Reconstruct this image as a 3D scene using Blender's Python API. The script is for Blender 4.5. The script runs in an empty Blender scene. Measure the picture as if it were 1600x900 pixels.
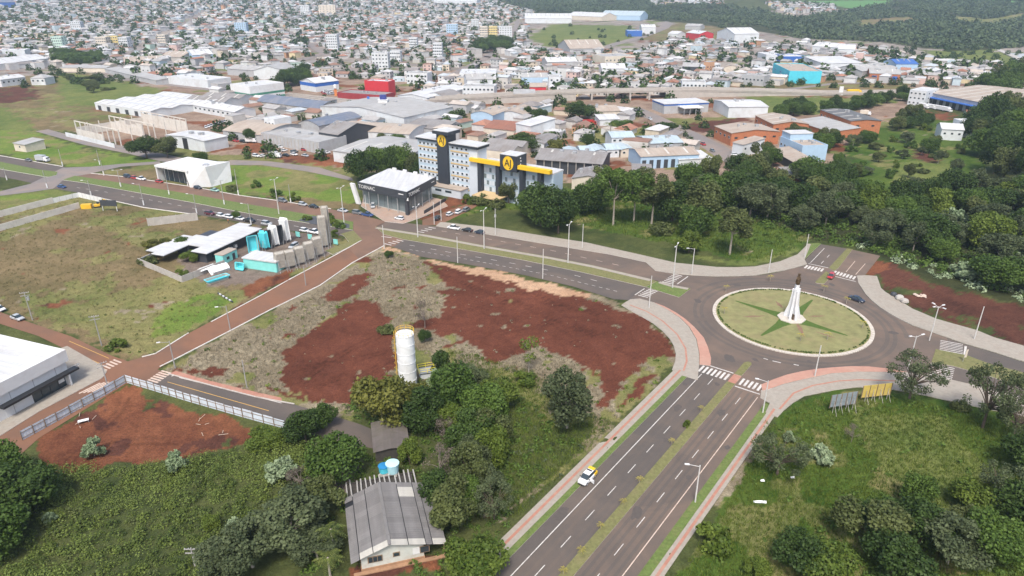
import bpy, math, random
import numpy as np
from mathutils import Vector, Matrix
from mathutils.geometry import tessellate_polygon
rad = math.radians
rng = random.Random(11)
nr = np.random.RandomState(11)
scene = bpy.context.scene
COL = scene.collection

# ---------------------------------------------------------------- camera, sky, sun, exposure
FOC, PITCH, CAMH = 1075.0, rad(24.0), 84.0
cam_d = bpy.data.cameras.new('camera'); cam_d.sensor_width = 36.0; cam_d.lens = FOC / 1600.0 * 36.0
cam_d.clip_start = 1.0; cam_d.clip_end = 20000.0
cam = bpy.data.objects.new('camera', cam_d); COL.objects.link(cam)
cam.location = (0, 0, CAMH); cam.rotation_euler = (math.pi / 2 - PITCH, 0, 0)
scene.camera = cam
SUN_EL, SUN_AZ = rad(56), rad(188)      # azimuth clockwise from +Y
world = bpy.data.worlds.new('World'); scene.world = world; world.use_nodes = True
wn = world.node_tree
sky = wn.nodes.new('ShaderNodeTexSky'); sky.sky_type = 'NISHITA'; sky.sun_disc = False
sky.sun_elevation = SUN_EL; sky.sun_rotation = SUN_AZ; sky.air_density = 1.0; sky.dust_density = 4.0; sky.ozone_density = 1.0
wn.links.new(sky.outputs[0], wn.nodes['Background'].inputs[0]); wn.nodes['Background'].inputs[1].default_value = 0.1
sun_d = bpy.data.lights.new('sun', 'SUN'); sun_d.energy = 1.5; sun_d.angle = rad(12); sun_d.color = (1.0, 0.95, 0.88)
sun = bpy.data.objects.new('sun', sun_d); COL.objects.link(sun)
sdir = Vector((math.sin(SUN_AZ) * math.cos(SUN_EL), math.cos(SUN_AZ) * math.cos(SUN_EL), math.sin(SUN_EL)))
sun.rotation_euler = sdir.to_track_quat('Z', 'Y').to_euler(); sun.location = sdir * 300
scene.view_settings.view_transform = 'Standard'; scene.view_settings.look = 'None'
scene.view_settings.exposure = 1.2; scene.view_settings.gamma = 1.0; scene.view_settings.use_curve_mapping = False
scene.cycles.max_bounces = 5; scene.cycles.diffuse_bounces = 3; scene.cycles.volume_bounces = 1

# ---------------------------------------------------------------- where a point of the photograph stands on the ground
CP, SP = math.cos(PITCH), math.sin(PITCH)
def terr(r): return 2.0e-5 * max(0.0, min(r, 2600.0) - 900.0) ** 2
def g(px, py, z=0.0):
    u = (px - 800.0) / FOC; v = (450.0 - py) / FOC
    dx, dy, dz = u, CP + v * SP, -SP + v * CP
    zz = z
    for _ in range(14):
        t = (zz - CAMH) / min(dz, -1e-3)
        r = math.hypot(dx * t, dy * t)
        if r > 3000: t *= 3000 / r; r = 3000
        nz = z + terr(r)
        if abs(nz - zz) < .01: break
        zz = .5 * (zz + nz) if r > 900 else nz
    return Vector((dx * t, dy * t))
def hp(px, py, top):
    y = g(px, py).y; q = (450.0 - top) / FOC
    return CAMH + y * (q * CP - SP) / (CP + q * SP)
def gl(pts): return [g(*p) for p in pts]
def gz(p): return terr(math.hypot(p[0], p[1]))

# ---------------------------------------------------------------- helpers
def new_obj(name, data, parent=None, loc=None, rz=None):
    o = bpy.data.objects.new(name, data); COL.objects.link(o)
    if parent is not None: o.parent = parent
    if loc is not None: o.location = loc
    if rz is not None: o.rotation_euler = (0, 0, rz)
    return o
def tag(o, label=None, cat=None, group=None, kind=None):
    if label: o['label'] = label
    if cat: o['category'] = cat
    if group: o['group'] = group
    if kind: o['kind'] = kind
    return o
def thing(name, label, cat, loc, rz=0.0, group=None):
    return tag(new_obj(name, None, None, loc, rz), label, cat, group)
def copy_tree(o, parent=None):
    c = o.copy(); COL.objects.link(c); c.parent = parent
    for ch in o.children: copy_tree(ch, c)
    return c

class MB:
    def __init__(s): s.v = []; s.f = []; s.m = []
    def add(s, vs, fs, m=0):
        b = len(s.v); s.v += [tuple(x) for x in vs]
        for f in fs: s.f.append(tuple(i + b for i in f)); s.m.append(m)
        return s
    def box(s, x0, y0, z0, x1, y1, z1, m=0):
        v = [(x0,y0,z0),(x1,y0,z0),(x1,y1,z0),(x0,y1,z0),(x0,y0,z1),(x1,y0,z1),(x1,y1,z1),(x0,y1,z1)]
        return s.add(v, [(0,3,2,1),(4,5,6,7),(0,1,5,4),(1,2,6,5),(2,3,7,6),(3,0,4,7)], m)
    def obox(s, p, q, w, h, m=0, up=(0,0,1)):      # bar from p to q with a section w (side) by h (up)
        p = Vector(p); q = Vector(q); d = (q - p).normalized(); upv = Vector(up)
        if abs(d.dot(upv)) > .98: upv = Vector((1, 0, 0))
        a = d.cross(upv).normalized(); b = a.cross(d).normalized()
        v = []
        for c in (p, q):
            for i, j in ((-1,-1),(1,-1),(1,1),(-1,1)): v.append(c + a * (i * w / 2) + b * (j * h / 2))
        return s.add(v, [(0,1,2,3),(7,6,5,4),(0,4,5,1),(1,5,6,2),(2,6,7,3),(3,7,4,0)], m)
    def tube(s, p, q, r0, r1=None, n=8, m=0, caps=True):
        r1 = r0 if r1 is None else r1
        p = Vector(p); q = Vector(q); d = (q - p).normalized()
        a = d.orthogonal().normalized(); b = d.cross(a)
        v = []
        for c, r in ((p, r0), (q, r1)):
            for i in range(n):
                t = 2 * math.pi * i / n; v.append(c + a * (r * math.cos(t)) + b * (r * math.sin(t)))
        fs = [(i, (i + 1) % n, n + (i + 1) % n, n + i) for i in range(n)]
        if caps: fs += [tuple(range(n - 1, -1, -1)), tuple(range(n, 2 * n))]
        return s.add(v, fs, m)
    def lathe(s, prof, n=24, m=0, c=(0,0)):
        v = []
        for r, z in prof:
            for i in range(n):
                t = 2 * math.pi * i / n; v.append((c[0] + r * math.cos(t), c[1] + r * math.sin(t), z))
        fs = []
        for k in range(len(prof) - 1):
            for i in range(n): fs.append((k*n+i, k*n+(i+1)%n, (k+1)*n+(i+1)%n, (k+1)*n+i))
        fs += [tuple(range(n - 1, -1, -1)), tuple(range((len(prof)-1)*n, len(prof)*n))]
        return s.add(v, fs, m)
    def sheet(s, pts, z=0.0, m=0):
        tri = tessellate_polygon([[Vector((p[0], p[1], 0)) for p in pts]])
        fs = []
        for a, b, c in tri:
            A, B, C = pts[a], pts[b], pts[c]
            cr = (B[0]-A[0])*(C[1]-A[1]) - (B[1]-A[1])*(C[0]-A[0])
            fs.append((a, b, c) if cr > 0 else (a, c, b))
        return s.add([(p[0], p[1], z) for p in pts], fs, m)
    def prism(s, pts, z0, z1, m=0, mc=None):
        n = len(pts)
        ar = sum(pts[i][0]*pts[(i+1)%n][1] - pts[(i+1)%n][0]*pts[i][1] for i in range(n))
        if ar < 0: pts = pts[::-1]
        s.add([(p[0], p[1], z0) for p in pts] + [(p[0], p[1], z1) for p in pts], [(i, (i+1)%n, n+(i+1)%n, n+i) for i in range(n)], m)
        return s.sheet(pts, z1, m if mc is None else mc)
    def mesh(s, name, mats):
        me = bpy.data.meshes.new(name); me.from_pydata(s.v, [], s.f)
        for mt in (mats if isinstance(mats, (list, tuple)) else [mats]): me.materials.append(mt)
        if any(s.m): me.polygons.foreach_set('material_index', s.m)
        return me
    def build(s, name, mats, parent=None, loc=None, rz=None, smooth=False):
        me = s.mesh(name, mats)
        if smooth: me.polygons.foreach_set('use_smooth', [True] * len(me.polygons))
        return new_obj(name, me, parent, loc, rz)
def np_mesh(name, v, f, mats, attr=None, fattr=None, smooth=False):
    v = np.asarray(v, np.float32); f = np.asarray(f, np.int32); n, k = f.shape
    me = bpy.data.meshes.new(name); me.vertices.add(len(v)); me.vertices.foreach_set('co', v.ravel())
    me.loops.add(n * k); me.loops.foreach_set('vertex_index', f.ravel())
    me.polygons.add(n); me.polygons.foreach_set('loop_start', np.arange(0, n * k, k, dtype=np.int32))
    me.polygons.foreach_set('use_smooth', np.full(n, smooth))
    if attr:
        for nm, (a, dom) in attr.items():
            a = np.asarray(a, np.float32)
            if a.ndim == 1: me.attributes.new(nm, 'FLOAT', dom).data.foreach_set('value', a)
            else:
                rgba = np.ones((len(a), 4), np.float32); rgba[:, :3] = a
                me.attributes.new(nm, 'FLOAT_COLOR', dom).data.foreach_set('color', rgba.ravel())
    me.update(calc_edges=True)
    for mt in (mats if isinstance(mats, (list, tuple)) else [mats]): me.materials.append(mt)
    return me

# ---------------------------------------------------------------- materials
def nodes(name):
    m = bpy.data.materials.new(name); m.use_nodes = True; nt = m.node_tree
    return m, nt, nt.nodes['Principled BSDF'], nt.nodes.new, nt.links.new
def ramp(nt, fac, stops):
    r = nt.nodes.new('ShaderNodeValToRGB'); nt.links.new(fac, r.inputs[0]); cr = r.color_ramp
    while len(cr.elements) < len(stops): cr.elements.new(.5)
    for e, (p, c) in zip(cr.elements, stops): e.position = p; e.color = (*c, 1)
    return r.outputs[0]
def noise(nt, scale, detail=4, rough=.6, vec=None, warp=0.0):
    n = nt.nodes.new('ShaderNodeTexNoise'); n.inputs['Scale'].default_value = scale; n.inputs['Detail'].default_value = detail
    n.inputs['Roughness'].default_value = rough; n.inputs['Distortion'].default_value = warp
    if vec is not None: nt.links.new(vec, n.inputs['Vector'])
    return n.outputs[0]
def mixc(nt, fac, a, b, mode='MIX'):
    m = nt.nodes.new('ShaderNodeMix'); m.data_type = 'RGBA'; m.blend_type = mode
    for s, val in ((m.inputs[0], fac), (m.inputs[6], a), (m.inputs[7], b)):
        if hasattr(val, 'is_linked'): nt.links.new(val, s)
        elif isinstance(val, (int, float)): s.default_value = val
        else: s.default_value = (*val, 1)
    return m.outputs[2]
def mult(nt, sock, lo, hi):                       # 0..1 -> lo..hi
    m = nt.nodes.new('ShaderNodeMapRange'); nt.links.new(sock, m.inputs[0]); m.inputs[1].default_value = .25; m.inputs[2].default_value = .75
    m.inputs[3].default_value = lo; m.inputs[4].default_value = hi; return m.outputs[0]
def bumpn(nt, h, bs, strength, dist):
    b = nt.nodes.new('ShaderNodeBump'); b.inputs['Strength'].default_value = strength; b.inputs['Distance'].default_value = dist
    nt.links.new(h, b.inputs['Height']); nt.links.new(b.outputs[0], bs.inputs['Normal'])
def pos(nt): return nt.nodes.new('ShaderNodeNewGeometry').outputs['Position']
def objco(nt): return nt.nodes.new('ShaderNodeTexCoord').outputs['Object']
MATS = {}
def paint(name, col, rough=.75, var=.12, scale=.8, dirt=None, damt=.35, metal=0.0, world_co=True, bump=0.0):
    if name in MATS: return MATS[name]
    m, nt, bs, N, L = nodes(name)
    co = pos(nt) if world_co else objco(nt)
    n1 = noise(nt, scale, 5, .65, co)
    lo = tuple(c * (1 - var) for c in col); hi = tuple(min(1, c * (1 + var)) for c in col)
    c = mixc(nt, mult(nt, n1, 0, 1), lo, hi)
    if dirt:
        n2 = noise(nt, scale * .35, 6, .7, co, .6)
        d = N('ShaderNodeMapRange'); L(n2, d.inputs[0]); d.inputs[1].default_value = .48; d.inputs[2].default_value = .72; d.inputs[4].default_value = damt
        c = mixc(nt, d.outputs[0], c, dirt)
    L(c, bs.inputs['Base Color']); bs.inputs['Roughness'].default_value = rough; bs.inputs['Metallic'].default_value = metal
    if bump: bumpn(nt, noise(nt, scale * 12, 3, .6, co), bs, bump, .05)
    MATS[name] = m; return m
def ribbed(name, col, pitch=.6, dirt=None, rough=.5, damt=.5, var=.1):   # corrugated roof sheet: ribs run along local y
    if name in MATS: return MATS[name]
    m, nt, bs, N, L = nodes(name)
    co = objco(nt)
    n1 = noise(nt, .25, 5, .7, co, .4)
    c = mixc(nt, mult(nt, n1, 0, 1), tuple(x * (1 - var) for x in col), tuple(min(1, x * (1 + var)) for x in col))
    mp = N('ShaderNodeMapping'); L(co, mp.inputs[0]); mp.inputs['Scale'].default_value = (.9, .06, .3)
    st = noise(nt, 1.0, 4, .6, mp.outputs[0])
    c = mixc(nt, mult(nt, st, 0, .8), c, tuple(x * .66 for x in col))
    if dirt:
        n2 = noise(nt, .12, 6, .7, co, .8); d = N('ShaderNodeMapRange'); L(n2, d.inputs[0]); d.inputs[1].default_value = .45; d.inputs[2].default_value = .75; d.inputs[4].default_value = damt
        c = mixc(nt, d.outputs[0], c, dirt)
    L(c, bs.inputs['Base Color']); bs.inputs['Roughness'].default_value = rough
    w = N('ShaderNodeTexWave'); w.inputs['Scale'].default_value = 1.0 / pitch / 6.28 * 3.14; w.bands_direction = 'X'; L(co, w.inputs[0])
    bumpn(nt, w.outputs[1], bs, .5, .08)
    MATS[name] = m; return m
def asphalt(name, base, dust, amt, lo=.42, hi=.7, worn=.5):
    if name in MATS: return MATS[name]
    m, nt, bs, N, L = nodes(name); co = pos(nt)
    fine = noise(nt, 6.0, 4, .7, co); med = noise(nt, .35, 5, .65, co, .5); big = noise(nt, .06, 5, .6, co, .8)
    c = mixc(nt, mult(nt, fine, 0, 1), tuple(x * .82 for x in base), tuple(x * 1.18 for x in base))
    c = mixc(nt, mult(nt, med, 0, worn), c, tuple(x * .7 for x in base))
    d = N('ShaderNodeMapRange'); L(big, d.inputs[0]); d.inputs[1].default_value = lo; d.inputs[2].default_value = hi; d.inputs[4].default_value = amt
    c = mixc(nt, d.outputs[0], c, dust)
    L(c, bs.inputs['Base Color']); bs.inputs['Roughness'].default_value = .9
    bumpn(nt, fine, bs, .25, .02)
    MATS[name] = m; return m
def foliage(name, dark, light, transl=.25, rough=.6):
    if name in MATS: return MATS[name]
    m, nt, bs, N, L = nodes(name)
    a = N('ShaderNodeAttribute'); a.attribute_name = 'v'
    oi = N('ShaderNodeObjectInfo'); s = N('ShaderNodeMath'); s.operation = 'MULTIPLY_ADD'; L(oi.outputs['Random'], s.inputs[0]); s.inputs[1].default_value = .3; L(a.outputs['Fac'], s.inputs[2])
    c = ramp(nt, s.outputs[0], [(.1, dark), (1.15 if False else 1.0, light)])
    L(c, bs.inputs['Base Color']); bs.inputs['Roughness'].default_value = rough; bs.inputs['Specular IOR Level'].default_value = .25
    t = N('ShaderNodeBsdfTranslucent'); L(c, t.inputs[0]); mx = N('ShaderNodeMixShader'); mx.inputs[0].default_value = transl
    L(bs.outputs[0], mx.inputs[1]); L(t.outputs[0], mx.inputs[2]); L(mx.outputs[0], nt.nodes['Material Output'].inputs[0])
    MATS[name] = m; return m
def glass(name, col=(.03, .045, .055), rough=.12):
    if name in MATS: return MATS[name]
    m, nt, bs, N, L = nodes(name); bs.inputs['Base Color'].default_value = (*col, 1); bs.inputs['Roughness'].default_value = rough; bs.inputs['Specular IOR Level'].default_value = .6
    MATS[name] = m; return m
WHITE = paint('white_paint', (.66, .67, .67), .6, .06, .5, (.45, .38, .32), .3)
WHITE2 = paint('white_wall', (.58, .61, .63), .75, .08, .4, (.36, .31, .27), .4)
GREYW = paint('grey_wall', (.38, .39, .4), .85, .12, .5, (.25, .2, .17), .4)
CREAM = paint('cream_wall', (.6, .54, .45), .85, .1, .5, (.35, .26, .2), .35)
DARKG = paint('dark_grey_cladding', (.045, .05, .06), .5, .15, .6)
BLACKP = paint('black_trim', (.02, .021, .024), .5, .1, .6)
CONC = paint('concrete', (.4, .38, .35), .9, .15, .6, (.24, .18, .14), .45)
METAL = paint('galvanised_metal', (.42, .43, .44), .45, .1, 1.5, None, 0, .4)
GLASS = glass('window_glass')
BLUEGL = glass('pale_glass', (.16, .2, .21), .15)
TYRE = paint('tyre_rubber', (.018, .018, .019), .9, .1, 3)
def col_mat(prefix, c, **k): return paint(prefix + '_%02x%02x%02x' % tuple(int(min(1, x) * 255) for x in c), c, **k)
# ---------------------------------------------------------------- noise on arrays
def vnoise(x, y, seed):
    xi = np.floor(x).astype(np.int64); yi = np.floor(y).astype(np.int64); fx = x - xi; fy = y - yi
    fx = fx * fx * (3 - 2 * fx); fy = fy * fy * (3 - 2 * fy)
    def h(a, b):
        n = (a * 374761393 + b * 668265263 + seed * 974634777) & 0x7fffffff
        n = ((n ^ (n >> 13)) * 1274126177) & 0x7fffffff
        return ((n ^ (n >> 16)) & 0xffff) / 65535.0
    return (h(xi, yi) * (1-fx) + h(xi+1, yi) * fx) * (1-fy) + (h(xi, yi+1) * (1-fx) + h(xi+1, yi+1) * fx) * fy
def fbm(x, y, scale, seed, octv=4):
    a, s, t = 0.0, 0.0, 1.0; f = 1.0 / scale
    for i in range(octv):
        a = a + t * vnoise(x * f, y * f, seed + i * 7); s += t; t *= .55; f *= 2.03
    return a / s
def inside(poly, x, y):
    xs = [p[0] for p in poly]; ys = [p[1] for p in poly]
    res = np.zeros(x.shape, bool)
    idx = np.nonzero((x > min(xs)) & (x < max(xs)) & (y > min(ys)) & (y < max(ys)))[0]
    if len(idx) == 0: return res
    X, Y = x[idx], y[idx]; c = np.zeros(len(idx), bool); n = len(poly)
    for i in range(n):
        x0, y0 = poly[i][0], poly[i][1]; x1, y1 = poly[(i+1) % n][0], poly[(i+1) % n][1]
        if y0 == y1: continue
        cond = (y0 > Y) != (y1 > Y)
        c ^= cond & (X < (x1 - x0) * (Y - y0) / (y1 - y0) + x0)
    res[idx] = c
    return res

# ---------------------------------------------------------------- roads, traced on the ground
SA = rad(36.75); SD = Vector((math.sin(SA), math.cos(SA))); SN = Vector((SD.y, -SD.x)); SO = g(1130, 590)
def sa(t, n): return SO + SD * t + SN * n                  # the southern avenue's own axes
RC = g(1235.5, 499.0)
ROAD = {}
ROAD['south_left'] = [sa(-110, -6.8), sa(6, -6.8), sa(6, 1.4), sa(-110, 1.4)]
ROAD['south_right'] = [sa(-110, 3.3), sa(6, 3.3), sa(6, 11.2), sa(-110, 11.2)]
RING = gl([(1040,432),(1054,428),(1085,431),(1120,432.4),(1150,432),(1180,430.8),(1205,427.5),(1225,423.3),(1245,418),(1261,413.8),(1296,419),(1312,423),(1338.7,430.8),(1341,442),(1346,450.7),(1352,460),(1361,469.6),(1375,481),(1389.7,490.4),(1407,500),(1425.6,509),(1451,517.8),(1480,528),(1482,545),(1475,570),(1470,590),(1449,587.7),(1421,582),(1390,576),(1356.7,572.5),(1330,572),(1304.5,573.6),(1278,576),(1253.5,579.8),(1230,585),(1210,592),(1189,600.6),(1186,612),(1092,574),(1110,572.5),(1111,560),(1106,542.5),(1099.6,528),(1084.5,511),(1071,499),(1056,488.5),(1038,479),(1020,471.5),(1003,467),(985,466)])
W_S = gl([(600,366),(629.9,374.4),(714.9,388.6),(820,407.2),(910.7,426.1),(1008.9,448.8),(1061,465),(1030,474),(985,469),(959.8,467.7),(895.6,447.8),(820,429.9),(730,413),(658,401),(614.8,386),(598,380)])
W_N = gl([(586.5,354.6),(666,366.8),(756.5,383.8),(860,401.8),(925.8,414.8),(1016.5,436.5),(1060,446),(1075,434),(1054,428),(1024,423.3),(1009,410),(952.3,397.8),(871,384.6),(758.4,366),(681,353.6),(640,349),(601,346),(560,338)])
WW_S = gl([(83,294.6),(122.8,301),(164,310.7),(224.8,324),(300,334.3),(381,347.5),(451,360),(538,369),(566,375),(585,362),(552,359.7),(498.4,351.2),(439.8,342.7),(375.6,331.4),(300,316.6),(189,296.5),(132,286),(98,281.4),(70,288)])
WW_N = gl([(117,274.8),(189,286),(300,304),(390.7,320),(470,333.3),(551,346.5),(590,354),(604,346),(540,331),(517,326.7),(432,313.5),(375.6,306),(300,292.2),(196.5,276.7),(140.8,271)])
FW_N = gl([(-260,208),(0,243.6),(98,260.6),(142,271),(117,275),(90.7,270),(0,253),(-260,217)])
FW_S = gl([(-260,226),(0,264.4),(56.7,274.8),(98,281.4),(83,294.6),(45,285),(24.6,280.5),(0,276.7),(-260,238)])
CROSS = gl([(-250,330),(0,299),(48,287),(98,262),(141.7,260.5),(190,256),(249,252),(252,256),(190,260.5),(155,268),(141,271.5),(117,275.5),(98,282),(83,295),(50,300),(0,306),(-250,345)])
JUNC = gl([(552,347),(552,360),(566,375),(563.6,377.7),(545,388),(560,404),(585,390),(600,383),(614,386),(630,374.4),(600,366),(587,354.5),(604,346),(575,339),(551,333)])
DIRT = gl([(563.6,376),(526.7,396.6),(451,437),(410,459),(366,483),(294.5,521),(243.5,553),(222,558.5),(200,564.7),(175,556),(112,526),(50,505),(0,487.5),(-200,420),(-200,435),(0,506),(60,525),(107,548),(160,577),(165,580),(140,598),(70,634),(-5,682),(-60,725),(0,740),(60,685),(197,600),(215,598),(262.5,585),(246,577),(281,557),(351,521),(423,483.5),(500,445.7),(551,410),(600,384)])
LANE = gl([(215,597),(262.5,584),(330,603),(400,621),(460,632),(560,662),(640,695),(600,705),(445,669),(300,626)])
HLANE = gl([(660,344),(690,333),(720,322),(745,313),(752,318),(735,328),(700,345),(684,352),(660,352)])
NE_L = gl([(1257.5,406.3),(1283,381.7),(1323.6,388.3),(1295,418.6),(1292,424),(1262,415)])
NE_R = gl([(1310,418.6),(1332,390.2),(1375.5,399.7),(1351,431),(1338,432),(1300,425)])
E_N = gl([(1480,528),(1507.8,537.6),(1543.7,548),(1600,566),(1800,630),(1800,650),(1600,583),(1545.6,568.8),(1510,555.6),(1462,546),(1455,535)])
E_S = gl([(1455,567),(1489,572.6),(1543.7,587.7),(1600,606),(1800,670),(1800,690),(1602,621.7),(1526.7,601.9),(1481,591.5),(1449,589),(1440,575)])
HOTROAD = gl([(330,262),(360,250),(420,252),(500,262),(550,278),(552,283),(480,268),(410,258),(360,258)])
FARST = gl([(960,168),(985,176),(1010,185),(1050,205),(1085,222),(1120,246),(1160,268),(1190,280),(1200,270),(1165,248),(1130,226),(1090,208),(1050,190),(1020,176),(1000,168)])
CURVE = gl([(925,156),(908,140),(893,122),(893,110),(905,98),(925,86),(960,72),(1010,58),(1045,44),(1052,36),(1040,33),(1030,42),(1000,56),(955,68),(915,82),(890,97),(882,112),(888,130),(905,152)])
LEFTST = gl([(55,205),(75,202),(130,217),(215,232),(300,250),(330,256),(330,262),(250,252),(200,240),(130,226)])
asp_grey = asphalt('asphalt_grey', (.096, .082, .072), (.15, .112, .087), .6, .44, .7)
asp_dust = asphalt('asphalt_dusty', (.12, .094, .077), (.19, .13, .094), .7, .42, .68)
asp_red = asphalt('asphalt_red_dust', (.15, .093, .066), (.2, .113, .072), .9, .4, .64)
dirt_m = asphalt('dirt_road', (.205, .1, .057), (.135, .078, .052), .9, .42, .66, .4)
asp_far = asphalt('asphalt_far', (.2, .18, .17), (.3, .22, .17), .6)
road_list = [('avenue_carriageway', ROAD['south_left'], asp_grey, .016), ('avenue_carriageway', ROAD['south_right'], asp_dust, .016),
    ('roundabout_road', RING, asp_dust, .024), ('avenue_carriageway', W_S, asp_grey, .016), ('avenue_carriageway', W_N, asp_dust, .016),
    ('avenue_carriageway', WW_S, asp_grey, .016), ('avenue_carriageway', WW_N, asp_red, .016), ('avenue_carriageway', FW_N, asp_grey, .016), ('avenue_carriageway', FW_S, asp_grey, .016),
    ('cross_street', CROSS, asp_far, .028), ('road_junction', JUNC, asp_red, .028), ('dirt_road', DIRT, dirt_m, .022), ('side_street', LANE, asp_grey, .018), ('dirt_road', HLANE, dirt_m, .022),
    ('avenue_stub', NE_L, asp_grey, .016), ('avenue_stub', NE_R, asp_dust, .016), ('avenue_carriageway', E_N, asp_grey, .016), ('avenue_carriageway', E_S, asp_grey, .016),
    ('back_road', HOTROAD, asp_far, .03), ('far_street', FARST, asp_far, .04), ('far_street', CURVE, asp_far, .08), ('back_road', LEFTST, asp_far, .03)]
roads = {}
for i, (nm, pts, mt, z) in enumerate(road_list):
    mb = MB()
    if nm == 'far_street':                                   # lies on rising ground
        mb.sheet(pts, z); mb.v = [(a, b, c + gz((a, b))) for a, b, c in mb.v]
    else: mb.sheet(pts, z)
    o = mb.build(nm, mt); tag(o, kind='structure'); roads[i] = o
R_SL, R_SR, R_RING, R_WS, R_WN, R_WWS, R_WWN, R_NEL, R_NER, R_EN, R_ES, R_LANE, R_DIRT = (roads[i] for i in (0, 1, 2, 3, 4, 5, 6, 14, 15, 16, 17, 12, 11))

# pavements and medians: real steps of 0.13 m
pav = paint('pavement_blocks', (.31, .28, .235), .9, .14, 1.2, (.26, .2, .16), .5)
pav_red = paint('red_paving', (.36, .17, .12), .9, .16, 1.0, (.42, .3, .22), .5)
pink = paint('pink_cycle_paving', (.4, .22, .165), .9, .12, .8, (.42, .3, .23), .5)
kerbm = paint('kerb_stone', (.42, .39, .35), .9, .2, 2.0, (.25, .16, .12), .5)
kerbw = paint('whitewashed_kerb', (.62, .6, .56), .85, .2, 2.5, (.35, .22, .16), .6)
grassm = paint('median_grass', (.15, .15, .055), .95, .35, 1.6, (.22, .18, .09), .6, bump=.6)
grassg = paint('verge_grass', (.105, .15, .035), .95, .35, 1.6, (.19, .17, .07), .5, bump=.6)
def slab(name, pts, mt, h=.13, kerb=None, parent=None, z0=-.1):
    mb = MB(); mb.prism([tuple(p) for p in pts], z0, h, 1 if kerb else 0, 0)
    o = mb.build(name, [mt, kerb] if kerb else mt, parent)
    if parent is None: tag(o, kind='structure')
    return o
def strip(name, line, w, mt, z, parent, h=0.0):              # ribbon of width w along a ground line, laid on or raised by h
    mb = MB(); n = len(line); L = []; Rr = []
    for i, p in enumerate(line):
        d = (line[min(i+1, n-1)] - line[max(i-1, 0)]).normalized(); q = Vector((d.y, -d.x)) * (w / 2)
        L.append(p - q); Rr.append(p + q)
    pts = L + Rr[::-1]
    if h: mb.prism([tuple(p) for p in pts], -.05, z + h)
    else: mb.sheet([tuple(p) for p in pts], z)
    return mb.build(name, mt, parent)
slab('pavement', [sa(-110, -10.3), sa(-3, -10.6), sa(-3, -8.0), sa(-110, -8.0)], pav, .10, kerbm)
slab('verge', [sa(-110, -7.98), sa(-3.2, -7.98), sa(-4, -6.82), sa(-110, -6.82)], grassg, .11, kerbm)
slab('pavement', [sa(-110, 12.8), sa(-4.5, 12.8), sa(-4.5, 14.5), sa(-110, 14.5)], pav, .10, kerbm)
slab('verge', [sa(-110, 11.22), sa(-5, 11.22), sa(-5, 12.78), sa(-110, 12.78)], grassg, .11, kerbm)
MED_S = slab('median', [sa(-110, 1.4), sa(-1.2, 1.4), sa(-1.2, 3.3), sa(-110, 3.3)], grassm, .14, kerbm)
slab('median', [sa(3.0, 1.5), sa(9.5, 1.5), sa(10.6, 2.1), sa(10.6, 2.9), sa(9.6, 3.3), sa(3.0, 3.2)], grassm, .14, kerbm)
slab('median_crossing', [sa(-1.18, 1.45), sa(2.98, 1.45), sa(2.98, 3.25), sa(-1.18, 3.25)], pav_red, .06, kerbm)
PW = gl([(1092,574),(1092.5,570),(1092,552),(1087.5,530),(1076,511),(1062.5,497.5),(1042,484),(1020,472.5),(1000,467),(985,468),(975,474),(971,477),(986,486),(1001,494),(1020,505),(1035,517),(1046,529),(1052.5,540),(1056,553),(1055,565),(1050,578),(1064,587),(1072,589),(1090,594)])
slab('pavement', PW, pav, .13, kerbm)
slab('cycle_paving', gl([(1093,570),(1110,572),(1111,560),(1106,542.5),(1099.6,528),(1084.5,511),(1071,499),(1056,488.5),(1038,479),(1021,472.5),(1042,483.5),(1063,497),(1077,511),(1088.2,530),(1092.7,552)]), pink, .11, kerbm)
PE = gl([(1189,612),(1200.6,609.5),(1225,601),(1253.5,594.3),(1300,584.5),(1340,582),(1394.5,582.5),(1421,583),(1449,588.5),(1481,592.5),(1526.7,603),(1602,622.7),(1800,690),(1800,715),(1600,651),(1507.8,632),(1441.7,617),(1385,607),(1340,605),(1304.5,609.5),(1257,619),(1240,629),(1225,641),(1215,652),(1196,645),(1203,630),(1188,622)])
slab('pavement', PE, pav, .13, kerbm)
slab('cycle_paving', gl([(1189.5,601.2),(1210,592.6),(1230,585.6),(1253.5,580.4),(1278,576.6),(1304.5,574.2),(1330,572.6),(1356.7,573),(1390,576.6),(1418,582),(1394.5,581.8),(1340,581.2),(1300,583.7),(1253.5,593.5),(1225,600.2),(1200.6,608.7),(1191,611)]), pink, .11, kerbm)
PNW = gl([(681,353.6),(758.4,366),(871,384.6),(952.3,397.8),(1009,410),(1024,423.3),(1054,427.5),(1085,430.5),(1120,431.8),(1150,431.4),(1180,430.2),(1225,422.7),(1245,417.5),(1261,413),(1257,406),(1267,382),(1263,381),(1246,397.8),(1217.8,409),(1180,416.7),(1150,418),(1120,417.6),(1056,411),(990,395.9),(914.5,378.9),(860,370.6),(770,356),(688.5,347)])
slab('pavement', PNW, pav, .13, kerbm)
PNE = gl([(1338.9,431),(1341,442),(1346.3,450.5),(1352.4,459.8),(1361.3,469.3),(1375.3,480.6),(1390,490),(1407,499.5),(1426,508.4),(1451,517),(1480,527.3),(1507.8,536.8),(1543.7,547.2),(1600,565),(1800,628),(1800,600),(1600,541),(1553,527.5),(1524.8,516),(1480,503.6),(1462.5,498.4),(1425.6,482.8),(1399,465.8),(1384,457),(1376.5,450.7),(1373,440),(1370,431.8),(1352,430.5)])
slab('pavement', PNE, pav, .13, kerbm)
MW = gl([(586.5,354.6),(666,366.8),(756.5,383.8),(860,401.8),(925.8,414.8),(1016.5,436.5),(1026,440),(1008.9,448.8),(910.7,426.1),(820,407.2),(714.9,388.6),(629.9,374.4),(600,366.5)])
slab('median', MW, grassm, .14, kerbm)
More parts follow.
